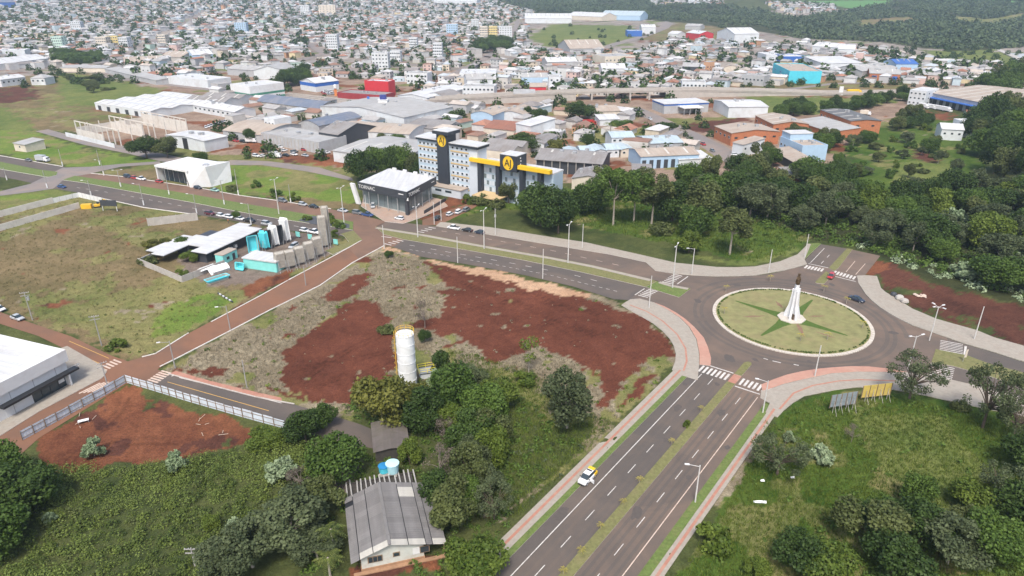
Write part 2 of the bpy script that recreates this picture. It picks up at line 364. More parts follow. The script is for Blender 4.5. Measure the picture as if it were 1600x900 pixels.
strip('median_path', gl([(588,356.5),(666,369),(756.5,386),(860,404),(925.8,417),(1016.5,438.5)]), 1.7, pav, .152, None)['kind'] = 'structure'
slab('median', gl([(1026.5,440.2),(1045,446),(1079,451.6),(1061,465),(1035,457),(1009.5,449)]), grassg, .14, kerbm)
strip('median_path', gl([(1030,441.5),(1046,446.5),(1075,452)]), 1.5, pav, .152, None)['kind'] = 'structure'
slab('median', gl([(98,281.4),(132,286),(189,296.5),(300,316.6),(375.6,331.4),(439.8,342.7),(498.4,351.2),(551.3,359.7),(552.2,347),(470,333.3),(390.7,320),(300,304),(189,286),(117,275)]), grassg, .14, kerbw)
slab('median', gl([(0,253),(60,265),(90,269),(88,274),(75,277),(57,274),(0,264.2),(-260,226),(-260,217)]), grassg, .14, kerbw)
slab('median', gl([(1462,546),(1510,555.6),(1545.6,568.8),(1600,583),(1800,650),(1800,670),(1600,606),(1543.7,587.7),(1489,572.6),(1455,567)]), grassm, .14, kerbm)
slab('median', gl([(1295,419),(1323.6,388.3),(1332,390.2),(1310,419),(1303,424)]), grassm, .14, kerbm)
slab('median', gl([(1290.5,424.3),(1273.5,441.2),(1276,443),(1287.7,444),(1300,430)]), grassm, .14, kerbm)
slab('verge', gl([(552,360.5),(566,375),(545,386.5),(520,398),(508,392),(545,378),(538,369.5),(532,366)]), grassm, .13, kerbw)
slab('verge', gl([(1257.3,405),(1283,381),(1278,380),(1262,381),(1254,398)]), grassg, .12, kerbm)
APRON = slab('showroom_apron', gl([(563.9,322),(601.6,346.5),(630,349.5),(654.5,341.3),(700,322),(690,312),(640,300),(570,300)]), paint('apron_paving', (.33, .25, .2), .9, .14, .6, (.4, .22, .14), .6), .12, kerbw)
slab('shop_pavement', gl([(105,541),(158,571),(167,581),(160,591),(62,643),(-10,688),(-60,722),(-60,600)]), pav, .13, kerbm)
strip('kerb', gl([(563.6,376.5),(526.7,397.2),(451,437.5)]), .35, kerbw, .0, R_DIRT, .14)
strip('kerb', gl([(449.4,438.5),(410,460.5),(366,484),(330,503)]), .3, kerbw, .0, R_DIRT, .14)
strip('kerb', gl([(600,384),(551,410.5),(500,446),(423,484),(351,521.5),(281,557.6),(250,573)]), .3, kerbw, .0, R_DIRT, .14)
strip('kerb', gl([(294.5,520.5),(243.5,552.5),(222,558)]), .3, kerbw, .0, R_DIRT, .14)
strip('kerb', gl([(300,334.6),(224.8,324.3),(164,311),(122.8,301.3)]), .35, kerbw, .0, R_WWS, .14)
strip('kerb', gl([(517,326.3),(432,313.1),(375.6,305.6),(300,291.8),(196.5,276.3),(142,270.8)]), .35, kerbw, .0, R_WWN, .14)
strip('kerb', gl([(0,243.2),(98,260.2)]), .4, kerbw, .0, roads[7], .14)
strip('kerb', gl([(262.5,584),(330,602.5),(400,620.5),(460,631.5)]), .3, kerbm, .0, R_LANE, .14)
slab('pavement', gl([(275,580),(330,596),(400,613),(440,622),(440,627),(400,619.8),(330,601.8),(266,584)]), pav_red, .10, kerbm)
bed = paint('dark_gravel_bed', (.06, .065, .075), .95, .3, 1.5, (.14, .15, .17), .5)
slab('planting_bed', gl([(466,345),(478,338.5),(500,338.5),(520,345),(546,351),(546,357.5),(520,354),(490,350.5)]), bed, .17)
# city streets on the far slope
CST = []
for ln in ([(185,92),(272,50),(322,16)], [(1140,128),(1165,105),(1195,76)], [(420,112),(520,78),(640,48),(760,24)], [(560,118),(500,80),(440,45),(400,20)], [(700,120),(760,90),(800,60),(810,30)], [(30,98),(120,70),(260,62),(430,66),(620,74),(790,92)], [(990,130),(1060,118),(1160,116)]):
    pp_ = []
    for a_, b_ in zip(ln[:-1], ln[1:]): pp_ += [g(a_[0] + (b_[0] - a_[0]) * k / 14, a_[1] + (b_[1] - a_[1]) * k / 14) for k in range(14)]
    pp_.append(g(*ln[-1])); vs, n_ = [], len(pp_)
    for i, p in enumerate(pp_):
        d_ = (pp_[min(i+1, n_-1)] - pp_[max(i-1, 0)]).normalized(); q = Vector((d_.y, -d_.x)) * 4.5; vs += [(*(p - q), gz(p) + .14), (*(p + q), gz(p) + .14)]
    tag(MB().add(vs, [(2*i, 2*i+1, 2*i+3, 2*i+2) for i in range(n_ - 1)]).build('city_street', asp_far), kind='structure'); CST += pp_
# tar patches, wheel tracks and drain covers
tar = paint('tar_patch', (.082, .07, .062), .9, .15, 2, (.1, .083, .071), .5); worn = asphalt('worn_track', (.101, .084, .072), (.15, .112, .086), .7)
def blot(c, r, mt, parent, z, name='tar_patch', el=1.0, an=0.0):
    pts = []
    for k in range(14): t = 2*math.pi*k/14; q = r * rng.uniform(.7, 1.15); x, y = q * el * math.cos(t), q * math.sin(t); pts.append((c.x + x*.8*math.cos(an) - y*math.sin(an), c.y + x*math.sin(an) + y*math.cos(an)))
    MB().sheet(pts, z).build(name, mt, parent)
for t_, n_, r_ in ((-18,-3.2,.9), (-44,.2,.6), (-60,-5.6,1.1), (-30,-.4,.5), (-8,-6,.7)): blot(sa(t_, n_), r_, tar, R_SL, .028, el=rng.uniform(1, 2.6), an=math.pi/2 - SA)
for t_, n_, r_ in ((-14,5,.8), (-38,8,.6), (-52,4.6,.9), (-70,10.3,.8), (-25,10.4,.6)): blot(sa(t_, n_), r_, tar, R_SR, .028, el=rng.uniform(1, 2.6), an=math.pi/2 - SA)
for n_, par in ((-3.9, R_SL), (-2.6, R_SL), (-.6, R_SL), (.7, R_SL), (4.3, R_SR), (5.5, R_SR), (7.1, R_SR), (8.4, R_SR)): strip('wheel_track', [sa(-110, n_), sa(-3, n_)], .55, worn, .0225, par)
for r_, w_ in ((23.6, 1.0), (25.4, 1.0), (28.2, 1.2)):
    strip('wheel_track', [RC + Vector((math.cos(t), math.sin(t))) * r_ for t in np.linspace(-.4 if r_ > 28 else -3.1, 2.4 if r_ > 28 else 3.1, 90)], w_, worn, .0272, R_RING)
for x, y, r_ in ((1120,600,.6),(1140,560,1.2),(1090,470,1.0),(1180,562,.7),(1395,520,1.0),(1300,445,.8),(1150,445,1.2),(1430,560,.9),(1265,565,.6)): blot(g(x, y), r_, tar, R_RING, .0295, el=1.6, an=rng.uniform(0, 3))
# red guide lines in the paving
for ln, w in (([sa(-110, -9.2), sa(-3, -9.3)], .5), ([sa(-110, 13.65), sa(-6, 13.65)], .5), (gl([(984,477),(1010,487),(1035,502),(1058,523),(1071,545),(1073,565),(1068,580)]), .45), (gl([(1218,640),(1240,615),(1270,603),(1310,596),(1345,594),(1400,596)]), .45)):
    o = strip('guide_line', ln, w, pav_red, .144, None); o['kind'] = 'structure'

# painted markings
mark = paint('road_paint', (.56, .54, .5), .8, .25, 3.0, (.26, .2, .17), .85)
markd = paint('dusty_road_paint', (.55, .44, .36), .85, .2, 3.0, (.3, .18, .13), .7)
def quad_on(name, c, d, ln, w, mt, z, parent):
    d = d.normalized(); q = Vector((d.y, -d.x))
    mb = MB(); mb.sheet([tuple(c - d*ln/2 - q*w/2), tuple(c - d*ln/2 + q*w/2), tuple(c + d*ln/2 + q*w/2), tuple(c + d*ln/2 - q*w/2)], z)
    return mb.build(name, mt, parent)
def dashes(a, b, ln, gap, w, mt, parent, z=.032, name='lane_dash'):
    d = b - a; n = int(d.length / (ln + gap)); d.normalize()
    for i in range(n): quad_on(name, a + d * (ln / 2 + i * (ln + gap)), d, ln, w, mt, z, parent)
def line(a, b, w, mt, parent, z=.032, name='edge_line'): return quad_on(name, (a + b) / 2, b - a, (b - a).length, w, mt, z, parent)
def zebra(a, b, n, ln, w, mt, parent, z=.034, d=None):
    dd = (b - a); d = d or Vector((dd.y, -dd.x))
    for i in range(n): quad_on('crosswalk_stripe', a + dd * ((i + .5) / n), d, ln, w, mt, z, parent)
line(sa(-1.5, -4.65), sa(-78, -4.5), .17, mark, R_SL); dashes(sa(-2, -1.7), sa(-100, -1.45), 3.1, 4.6, .14, mark, R_SL)
dashes(sa(-6, 6.2), sa(-100, 6.3), 3.1, 4.6, .14, mark, R_SR); line(sa(-3.5, 9.2), sa(-100, 9.4), .17, markd, R_SR)
zebra(sa(.8, -6.2), sa(.8, 1.1), 7, 3.2, .55, mark, R_SL, d=SD); zebra(sa(.8, 3.6), sa(.8, 10.8), 7, 3.2, .55, mark, R_SR, d=SD)
line(sa(3.3, -6.2), sa(3.3, 1.2), .35, mark, R_RING); line(sa(-2.0, 3.5), sa(-2.0, 9.2), .35, mark, R_SR)
def pline(pts, f): 
    p = gl(pts); return p
def dash_poly(pts, ln, gap, w, mt, parent, z=.032):
    p = gl(pts)
    for a, b in zip(p[:-1], p[1:]): dashes(a, b, ln, gap, w, mt, parent, z)
dash_poly([(640,383),(673,389),(796,410.7),(897.5,430),(975,450)], 2.2, 3.6, .2, mark, R_WS)
dash_poly([(640,390),(715,402.4),(860,430),(975,458)], 1.2, 1.2, .16, mark, R_WS)
dash_poly([(690,361),(760,373),(860,391),(1005,423)], 2.2, 3.6, .2, markd, R_WN)
dash_poly([(120,293),(190,304),(300,325),(440,350),(530,364)], 2.2, 3.6, .22, mark, R_WWS)
a, b = g(1008, 461), g(1022, 449); zebra(g(1003, 464), g(1024, 451), 7, 3.0, .45, mark, R_WS, d=g(1040,461)-g(990,449))
line(g(992, 461), g(1007, 451), .3, mark, R_WS)
zebra(g(1041, 443), g(1060, 429), 7, 3.0, .45, mark, R_WN, d=g(1075,439)-g(1035,430)); line(g(1058, 444), g(1075, 432), .3, mark, R_RING)
zebra(g(603, 383), g(634, 373), 5, 3.0, .5, mark, R_WS, d=g(640,382)-g(600,374)); zebra(g(648, 366), g(678, 355), 5, 3.0, .5, mark, R_WN, d=g(700,364)-g(650,357))
line(g(596, 369.5), g(612, 371.5), .4, mark, roads[10])
zebra(g(1257, 416.5), g(1287, 422.5), 6, 3.0, .6, mark, R_RING, d=g(1283,381.7)-g(1257.5,406.3)); line(g(1263, 412), g(1294, 418.5), .35, mark, R_NEL)
zebra(g(1302, 425), g(1337, 435), 7, 3.0, .6, mark, R_RING, d=g(1283,381.7)-g(1257.5,406.3)); line(g(1305, 432), g(1337, 440), .35, mark, R_RING)
line(g(1266, 411), g(1288, 388), .18, mark, R_NEL); dashes(g(1283, 412), g(1303, 391), 3, 4, .18, mark, R_NEL)
line(g(1337, 429), g(1352, 412), .18, markd, R_NER); line(g(1322, 425), g(1336, 408), .18, markd, R_NER)
zebra(g(1487, 534), g(1486, 551), 7, 5.0, .3, mark, R_EN, d=g(1500,540)-g(1472,535)); zebra(g(1473, 571), g(1468, 590), 7, 5.0, .3, mark, R_ES, d=g(1486,576)-g(1455,570))
line(g(1509, 541), g(1507, 555), .5, mark, R_EN)
for a, b in (((1207, 564), (1220, 567)), ((1240, 569.5), (1248, 571)), ((1193, 560), (1200, 562))): line(g(*a), g(*b), .3, mark, R_RING)
zebra(g(237, 597), g(262, 580), 6, 3.2, .5, markd, R_LANE, .03, d=g(330,603)-g(262,584)); line(g(268, 588), g(274, 586), .3, mark, R_LANE)
line(g(280, 590), g(440, 630), .18, mark, R_LANE); line(g(262, 597), g(420, 642), .18, paint('yellow_road_paint', (.5, .3, .08), .85, .2, 3.0), R_LANE)
line(g(108, 533), g(170, 560), .18, MATS['yellow_road_paint'], R_DIRT); line(g(108, 547), g(160, 570), .18, MATS['yellow_road_paint'], R_DIRT)
zebra(g(158, 578), g(186, 563), 5, 3.0, .5, markd, R_DIRT, d=g(170,556)-g(130,540)); zebra(g(137, 607), g(170, 603), 5, 5.0, .45, markd, R_DIRT, d=g(170,597)-g(140,612))
# ---------------------------------------------------------------- terrain: one sheet out to the horizon
GC = dict(scrub=((.04,.055,.018),(.085,.095,.032)), city=((.17,.15,.13),(.3,.26,.225)), ind=((.17,.115,.083),(.3,.225,.17)), brown=((.11,.092,.042),(.19,.143,.076)),
    grass=((.085,.12,.03),(.15,.165,.05)), bright=((.088,.15,.025),(.15,.19,.042)), meadow=((.1,.12,.035),(.2,.18,.075)), dry=((.14,.112,.07),(.28,.24,.165)),
    red=((.077,.027,.0165),(.12,.042,.025)), orange=((.11,.041,.023),(.185,.074,.037)), tan=((.33,.2,.12),(.46,.31,.2)), darkred=((.06,.026,.019),(.11,.045,.03)),
    forest=((.025,.032,.013),(.05,.055,.022)), farm=((.09,.2,.06),(.11,.23,.075)), field2=((.034,.072,.01),(.085,.122,.023)), yard=((.12,.095,.08),(.2,.16,.13)))
GP = [('city', [(-500,172),(700,166),(1000,166),(1400,150),(2100,150),(2100,-10),(-500,-10)]),
 ('ind', [(280,115),(700,110),(1200,110),(1500,120),(1420,180),(1300,255),(1100,285),(860,285),(640,270),(500,265),(400,255),(330,245),(200,230),(110,205),(150,170)]),
 ('brown', [(-400,118),(60,118),(130,112),(275,145),(255,155),(150,160),(215,185),(120,205),(60,205),(-400,205)]),
 ('grass', [(90,115),(150,118),(272,146),(240,152),(150,168),(95,162)]), ('grass', [(-400,180),(0,165),(30,180),(60,205),(0,205),(-400,210)]), ('darkred', [(0,137),(50,135),(65,155),(0,162),(-200,160),(-200,140)]),
 ('bright', [(-400,196),(40,205),(62,206),(130,230),(250,254),(150,262),(98,258),(0,240),(-400,200)]), ('brown', [(250,255),(330,262),(335,295),(200,275),(150,268)]),
 ('bright', [(330,256),(440,250),(550,276),(553,300),(565,322),(530,325),(430,312),(330,297)]), ('brown', [(400,300),(480,310),(570,318),(560,330),(517,326),(432,313)]),
 ('meadow', [(260,212),(330,240),(430,245),(520,262),(560,270),(560,280),(440,262),(340,250),(255,240)]), ('orange', [(440,245),(520,242),(560,262),(520,260),(450,252)]),
 ('grass', [(-400,300),(0,300),(60,298),(85,296),(120,303),(0,340),(-400,390)]),
 ('brown', [(-400,370),(0,335),(120,303),(225,325),(310,336),(455,362),(540,376),(526,396),(450,437),(366,482),(294,520),(243,552),(200,562),(112,524),(50,503),(0,485),(-400,420)]),
 ('bright', [(-400,310),(-100,318),(30,303),(75,303),(60,312),(0,328),(-400,370)]), ('yard', [(290,385),(400,350),(520,372),(520,395),(450,430),(400,445),(330,445),(280,425)]), ('orange', [(385,447),(420,430),(460,420),(448,438),(400,462),(380,466)]),
 ('meadow', [(90,490),(150,465),(215,450),(300,435),(385,462),(366,482),(294,520),(243,552),(205,555),(150,530)]), ('bright', [(250,485),(320,455),(375,465),(350,485),(290,518),(240,545),(215,540)]),
 ('dry', [(600,386),(660,402),(730,414),(805,429),(895,449),(960,469),(1001,494),(1035,517),(1053,540),(1056,565),(1040,592),(975,650),(940,685),(850,765),(780,820),(600,690),(500,642),(400,621),(285,590),(250,575),(423,485),(560,405)]),
 ('meadow', [(690,540),(760,580),(830,575),(850,640),(930,655),(900,705),(790,810),(760,720),(690,600)]), ('scrub', [(600,600),(760,580),(850,660),(930,665),(900,705),(790,810),(500,700)]),
 ('red', [(490,628),(446,592),(433,560),(470,525),(500,505),(560,462),(590,470),(607,500),(625,560),(612,590),(575,612),(545,628)]), ('red', [(495,466),(545,432),(578,425),(565,455),(530,472)]), ('red', [(420,600),(470,615),(490,628),(430,608)]),
 ('red', [(655,405),(720,420),(800,440),(900,462),(960,480),(1005,500),(1040,525),(1050,550),(1032,580),(990,615),(965,632),(932,642),(940,600),(900,560),(840,540),(770,572),(722,530),(690,500),(705,450),(680,425)]), ('red', [(640,500),(700,492),(740,520),(700,520),(640,515)]),
 ('dry', [(985,590),(1035,560),(1053,545),(1056,565),(1030,600),(965,655),(935,655)]), ('red', [(1000,590),(1030,585),(985,630),(970,635)]), ('tan', [(650,400),(730,414),(805,429),(880,446),(935,463),(900,462),(820,449),(730,424)]), ('tan', [(600,384),(640,392),(660,402),(625,392),(600,392)]),
 ('orange', [(55,690),(195,604),(300,640),(400,667),(385,692),(330,712),(250,722),(160,735),(100,735),(75,722)]),
 ('yard', [(480,690),(565,680),(560,770),(500,760)]), ('orange', [(548,885),(680,860),(690,885),(560,915)]),
 ('field2', [(1240,629),(1304,609),(1385,607),(1508,632),(1600,651),(1800,715),(1800,1000),(1000,1000),(1130,790),(1215,652)]), ('grass', [(1330,640),(1480,650),(1560,760),(1480,800),(1380,740)]), ('dry', [(1170,700),(1195,690),(1160,750),(1130,800),(1120,790)]),
 ('field2', [(700,345),(780,322),(880,345),(1000,372),(1100,388),(1180,414),(1250,390),(1270,370),(1190,345),(1000,300),(800,290)]), ('grass', [(1060,395),(1140,405),(1200,400),(1250,385),(1240,395),(1180,414),(1100,408)]), ('orange', [(690,312),(745,305),(760,312),(720,322),(690,335),(660,342),(675,325)]),
 ('darkred', [(1372,420),(1392,408),(1440,440),(1600,480),(1800,530),(1800,600),(1600,541),(1553,527),(1525,514),(1426,481),(1385,456)]), ('orange', [(1340,425),(1372,405),(1395,410),(1372,432)]),
 ('forest', [(1190,275),(1300,260),(1330,300),(1600,290),(1900,290),(1900,500),(1600,478),(1440,438),(1392,407),(1330,384),(1270,372),(1180,345),(1100,320)]),
 ('field2', [(1320,205),(1440,180),(1530,190),(1530,300),(1440,330),(1340,310)]), ('grass', [(1395,255),(1480,245),(1500,270),(1430,285),(1400,300)]), ('darkred', [(1420,225),(1470,250),(1440,255)]),
 ('forest', [(780,-10),(1000,2),(1130,8),(1200,20),(1240,30),(1320,16),(1400,0),(2100,-10),(2100,80),(1600,74),(1500,80),(1440,75),(1380,66),(1250,60),(1190,50),(1060,36),(960,26),(830,20)]),
 ('city', [(1010,-5),(1130,-5),(1130,10),(1020,10)]), ('city', [(1195,4),(1300,6),(1310,20),(1230,24)]), ('farm', [(1235,-8),(1395,-8),(1385,9),(1335,14),(1285,4)]), ('meadow', [(1480,24),(1545,30),(1600,20),(1600,30),(1550,40),(1490,34)]), ('brown', [(1330,32),(1420,26),(1440,34),(1350,42)]), ('farm', [(1540,-8),(1600,-8),(1600,6),(1550,4)]),
 ('grass', [(822,60),(860,38),(990,40),(1000,60),(950,76),(860,73)]), ('brown', [(985,60),(1060,35),(1150,45),(1180,55),(1060,68)]), ('grass', [(1440,78),(1600,82),(1900,90),(1900,112),(1600,106),(1480,98)]),
 ('brown', [(1150,132),(1340,120),(1425,128),(1420,146),(1340,150),(1160,152)]), ('darkred', [(1040,197),(1130,184),(1180,180),(1140,206),(1070,207)]), ('meadow', [(1030,190),(1150,180),(1190,178),(1130,186),(1040,200)]),
 ('meadow', [(895,206),(960,196),(1030,206),(1010,224),(900,226)]), ('grass', [(1170,150),(1420,155),(1300,180),(1180,175)]), ('orange', [(1420,172),(1490,178),(1480,188),(1430,182)])]
for nm in ('tan', 'dry'): pass
xs_u = np.concatenate([np.linspace(-2.2, -1.15, 40, endpoint=False), np.linspace(-1.15, 1.15, 480), np.linspace(1.15, 2.2, 41)[1:]])
ys = [28.0]
while ys[-1] < 4200: ys.append(ys[-1] * (1.0062 if ys[-1] < 700 else 1.008 if ys[-1] < 2600 else 1.05))
ys = np.array(ys)
GX = (xs_u[None, :] * ys[:, None]).ravel(); GY = np.repeat(ys, len(xs_u))
wob = np.clip(GY / 160.0, .7, 4.0)
WX = GX + (fbm(GX, GY, 5, 3) - .5) * 5 * wob + (fbm(GX, GY, 1.4, 9, 3) - .5) * 2.4 * wob; WY = GY + (fbm(GX, GY, 5, 21) - .5) * 6 * wob + (fbm(GX, GY, 1.4, 29, 3) - .5) * 2.6 * wob
big, mid, fin = fbm(GX, GY, 26, 41), fbm(GX, GY, 6, 51), fbm(GX, GY, 1.3, 61, 3)
mot = np.clip((.35 * big + .4 * mid + .25 * fin - .5) * 3.2 + .5, 0, 1)
GCOL = np.zeros((len(GX), 3)); cls = np.zeros(len(GX), int); names = list(GC)
def setc(mask, nm):
    a, b = np.array(GC[nm][0]), np.array(GC[nm][1]); m = mot[mask, None]; GCOL[mask] = a * (1 - m) + b * m; cls[mask] = names.index(nm)
setc(np.ones(len(GX), bool), 'scrub')
for nm, poly in GP:
    w = [tuple(p) for p in gl(poly)]
    m = inside(w, WX, WY)
    if nm == 'red': m &= fbm(GX, GY, 4, 77) < .78
    setc(m, nm)
cn = lambda *a: np.isin(cls, [names.index(x) for x in a])
# patches of other cover inside each kind of ground
for base, other, sc, thr, sd in (('brown', 'meadow', 14, .57, 5), ('brown', 'orange', 11, .77, 6), ('meadow', 'dry', 9, .72, 7), ('dry', 'meadow', 8, .6, 8), ('dry', 'red', 7, .71, 9), ('orange', 'darkred', 8, .62, 10), ('field2', 'meadow', 9, .6, 12), ('field2', 'dry', 5, .84, 13), ('bright', 'meadow', 12, .56, 14), ('city', 'grass', 30, .66, 15), ('ind', 'orange', 25, .64, 16), ('ind', 'meadow', 22, .66, 17), ('red', 'dry', 2.2, .86, 18), ('darkred', 'scrub', 6, .68, 19), ('city', 'orange', 18, .7, 20)):
    setc(cn(base) & (fbm(GX + sd * 31, GY, sc, 200 + sd) > thr), other)
# wheel ruts and wash lines across the bare soil
ruts = [[(470,600),(520,560),(600,520),(700,490),(800,470),(900,475)],[(480,610),(560,590),(610,560)],[(690,430),(800,470),(920,520),(1000,560)],[(720,440),(850,500),(960,580)],[(700,420),(860,470),(1000,510),(1040,545)],[(780,520),(880,500),(980,500)],[(90,715),(200,690),(330,690)],[(110,720),(180,650),(200,615)],[(620,545),(560,560),(470,575)],[(1400,430),(1480,470),(1600,505)],[(1390,440),(1470,478),(1590,515)]]
soilm = cn('red', 'orange', 'darkred')
for rp in ruts:
    w = gl(rp)
    for off in (-.8, .8):
        dmin = np.full(len(GX), 9.0); near_ = np.nonzero(soilm)[0]; X_, Y_ = WX[near_] * .25 + GX[near_] * .75, WY[near_] * .25 + GY[near_] * .75; dd_ = np.full(len(near_), 9.0)
        for a_, b_ in zip(w[:-1], w[1:]):
            e_ = b_ - a_; q_ = Vector((-e_.y, e_.x)).normalized() * off; t_ = np.clip(((X_ - a_.x - q_.x) * e_.x + (Y_ - a_.y - q_.y) * e_.y) / e_.length_squared, 0, 1); dd_ = np.minimum(dd_, np.hypot(X_ - a_.x - q_.x - t_ * e_.x, Y_ - a_.y - q_.y - t_ * e_.y))
        GCOL[near_] *= (1 - .32 * np.clip(1 - dd_ / .55, 0, 1) * (fbm(X_, Y_, 6, 888, 2) > .38))[:, None]
GCOL[soilm] *= (.82 + .5 * fbm(GX[soilm], GY[soilm], 18, 123, 4))[:, None]
GZ = 2.0e-5 * np.clip(np.minimum(np.hypot(GX, GY), 2600) - 900, 0, None) ** 2
hard = np.zeros(len(GX), bool)
for i, (nm, pts, mt, z) in enumerate(road_list): hard |= inside([tuple(p) for p in pts], GX, GY)
for pl in (PW, PE, PNW, PNE, MW): hard |= inside([tuple(p) for p in pl], GX, GY)
hg = hard.reshape(len(ys), len(xs_u))
dil = hg.copy()
for _ in range(3):
    d2 = dil.copy(); d2[1:] |= dil[:-1]; d2[:-1] |= dil[1:]; d2[:, 1:] |= dil[:, :-1]; d2[:, :-1] |= dil[:, 1:]; dil = d2
dil = dil.ravel()
rough = np.where(cn('dry', 'meadow', 'field2', 'scrub', 'forest'), .5, .22)
relief = (fbm(GX, GY, 7, 91) - .5) * 1.2 * rough + (fbm(GX, GY, 1.6, 95, 3) - .5) * .7 * rough
nearm = (GY < 520) & ~dil
GZ = GZ - .06 + np.where(nearm, np.clip(relief, -.25, .6), 0)
nxu = len(xs_u); ii = (np.arange(len(ys) - 1)[:, None] * nxu + np.arange(nxu - 1)[None, :]).ravel()
m, nt, bs, N, L = nodes('ground')
at = N('ShaderNodeAttribute'); at.attribute_name = 'base'
co = pos(nt)
f1 = noise(nt, 2.2, 6, .72, co); f2 = noise(nt, .5, 5, .6, co, .7)
hs = N('ShaderNodeMix'); hs.data_type = 'RGBA'; hs.blend_type = 'MULTIPLY'; hs.inputs[0].default_value = 1
mm = N('ShaderNodeMath'); mm.operation = 'MULTIPLY'; L(mult(nt, f1, .55, 1.45), mm.inputs[0]); L(mult(nt, f2, .8, 1.2), mm.inputs[1])
L(at.outputs['Color'], hs.inputs[6]); L(mm.outputs[0], hs.inputs[7]); L(hs.outputs[2], bs.inputs['Base Color']); bs.inputs['Roughness'].default_value = .95; bs.inputs['Specular IOR Level'].default_value = .1
bumpn(nt, f1, bs, .8, .25)
ground_m = m
gme = np_mesh('ground', np.stack([GX, GY, GZ], 1), np.stack([ii, ii + 1, ii + nxu + 1, ii + nxu], 1), ground_m, {'base': (GCOL, 'POINT')}, smooth=True)
ground = tag(new_obj('ground', gme), kind='structure')
def gclass(x, y):
    k = np.clip(np.searchsorted(ys, y), 0, len(ys) - 1); j = np.clip(np.searchsorted(xs_u, x / np.maximum(y, 1)), 0, nxu - 1)
    return cls[k * nxu + j], dil[k * nxu + j], GZ[k * nxu + j]
# settling pond on the far right
mb = MB(); mb.sheet([tuple(p) for p in gl([(1562,77),(1612,80),(1650,88),(1640,104),(1600,97)])], gz(g(1590,88)) + .3)
pm, nt, bs, N, L = nodes('pond_water'); bs.inputs['Base Color'].default_value = (.5, .5, .5, 1); bs.inputs['Roughness'].default_value = .25
tag(mb.build('pond', pm), kind='structure')
strip('pond_bank', gl([(1556,75),(1590,92),(1602,99),(1640,106)]), 7, CONC, gz(g(1590,92)) + .2, None, .8)['kind'] = 'structure'

# ---------------------------------------------------------------- roundabout island and monument
RR = 20.6
def circ(r, n=96, c=RC): return [(c.x + r * math.cos(2*math.pi*i/n), c.y + r * math.sin(2*math.pi*i/n)) for i in range(n)]
lawn = paint('roundabout_lawn', (.2, .195, .08), .95, .28, .4, (.25, .19, .1), .7, bump=.5)
isl = thing('roundabout_island', 'round lawn island with a pale kerb ring and dark green star of grass', 'roundabout', (RC.x, RC.y, 0)); isl['kind'] = 'structure'
L0 = lambda pts: [(p[0] - RC.x, p[1] - RC.y) for p in pts]
MB().prism(L0(circ(RR - .95)), -.05, .30).build('lawn', lawn, isl)
ring = MB()
n = 170
for i in range(n):
    a0, a1 = 2*math.pi*(i + .06)/n, 2*math.pi*(i + .94)/n; r0, r1 = RR - .95, RR
    ring.prism([(r0*math.cos(a0), r0*math.sin(a0)), (r1*math.cos(a0), r1*math.sin(a0)), (r1*math.cos(a1), r1*math.sin(a1)), (r0*math.cos(a1), r0*math.sin(a1))], -.05, .27 + .03 * (i % 2))
kb = ring.build('kerb_stones', paint('island_kerb', (.5, .46, .4), .9, .25, 3, (.3, .2, .15), .5), isl); kb['kind'] = 'stuff'
MB().prism(L0(circ(RR - .1)), -.05, .22).build('kerb_bed', CONC, isl)
star = paint('star_grass', (.058, .105, .012), .95, .3, 2.0, None, 0, bump=.6)
for tip in ((1149,471.5), (1269,470), (1324,526), (1189,526)):
    t = g(*tip) - RC; q = Vector((t.y, -t.x)).normalized()
    MB().sheet([tuple(q * 2.6), tuple(t.normalized() * 6 + q * 1.2), tuple(t + q * .25), tuple(t - q * .25), tuple(t.normalized() * 6 - q * 1.2), tuple(-q * 2.6)], .306).build('star_arm', star, isl)
soil = paint('bare_soil', (.2, .12, .075), .95, .3, 2.0)
for a_, b_, w in (((1160,496.5),(1195,495),.7), ((1245,505),(1256,527),.9), ((1212,472),(1222,483),.9), ((1262,496),(1290,495),.6), ((1275,520),(1305,530),.6)):
    p, q = g(*a_) - RC, g(*b_) - RC; d = q - p; nn = Vector((d.y, -d.x)).normalized(); pts = []
    for s in (1, -1):
        for k in range(8):
            t = k / 7 if s > 0 else 1 - k / 7
            pts.append(tuple(p + d * t + nn * (s * w * (.25 + rng.random() * .6) * math.sin(math.pi * min(max(t, .08), .92)))))
    MB().sheet(pts, .304).build('worn_patch', soil, isl)
mo = thing('monument', 'white stepped concrete monument with a dark statue, in the middle of the roundabout', 'monument', (RC.x + .2, RC.y + .2, .3))
wm = paint('monument_white', (.62, .63, .65), .7, .05, .6, (.5, .47, .44), .35)
oc = [(3.7 * math.cos(math.pi/8 + math.pi*k/4), 3.7 * math.sin(math.pi/8 + math.pi*k/4)) for k in range(8)]
MB().prism(oc, 0, .22).build('plinth', paint('plinth_stone', (.5, .46, .4), .9, .15, 1.5), mo)
def fin(ang, top, wb, wt, th):
    mb = MB(); c, s = math.cos(ang), math.sin(ang)
    prof = [(.25, .22), (wb, .22), (wb * .98, 1.2), (wb * .62, 4.0), (wt, 7.0), (wt, top), (.25, top)]
    vs = [(r * c - o * s, r * s + o * c, z) for o in (-th/2, th/2) for r, z in prof]
    k = len(prof)
    mb.add(vs, [tuple(range(k)), tuple(range(2*k-1, k-1, -1))] + [(i, k+i, k+(i+1)%k, (i+1)%k) for i in range(k)])
    return mb
for a_, tp in ((rad(-35), 9.0), (rad(55), 9.3), (rad(145), 8.6), (rad(235), 9.0), (rad(-80), 8.2)): fin(a_, tp, 2.1, 1.0, .55).build('fin', wm, mo)
MB().box(-.45, -.45, .22, .45, .45, 9.9).build('core', wm, mo)
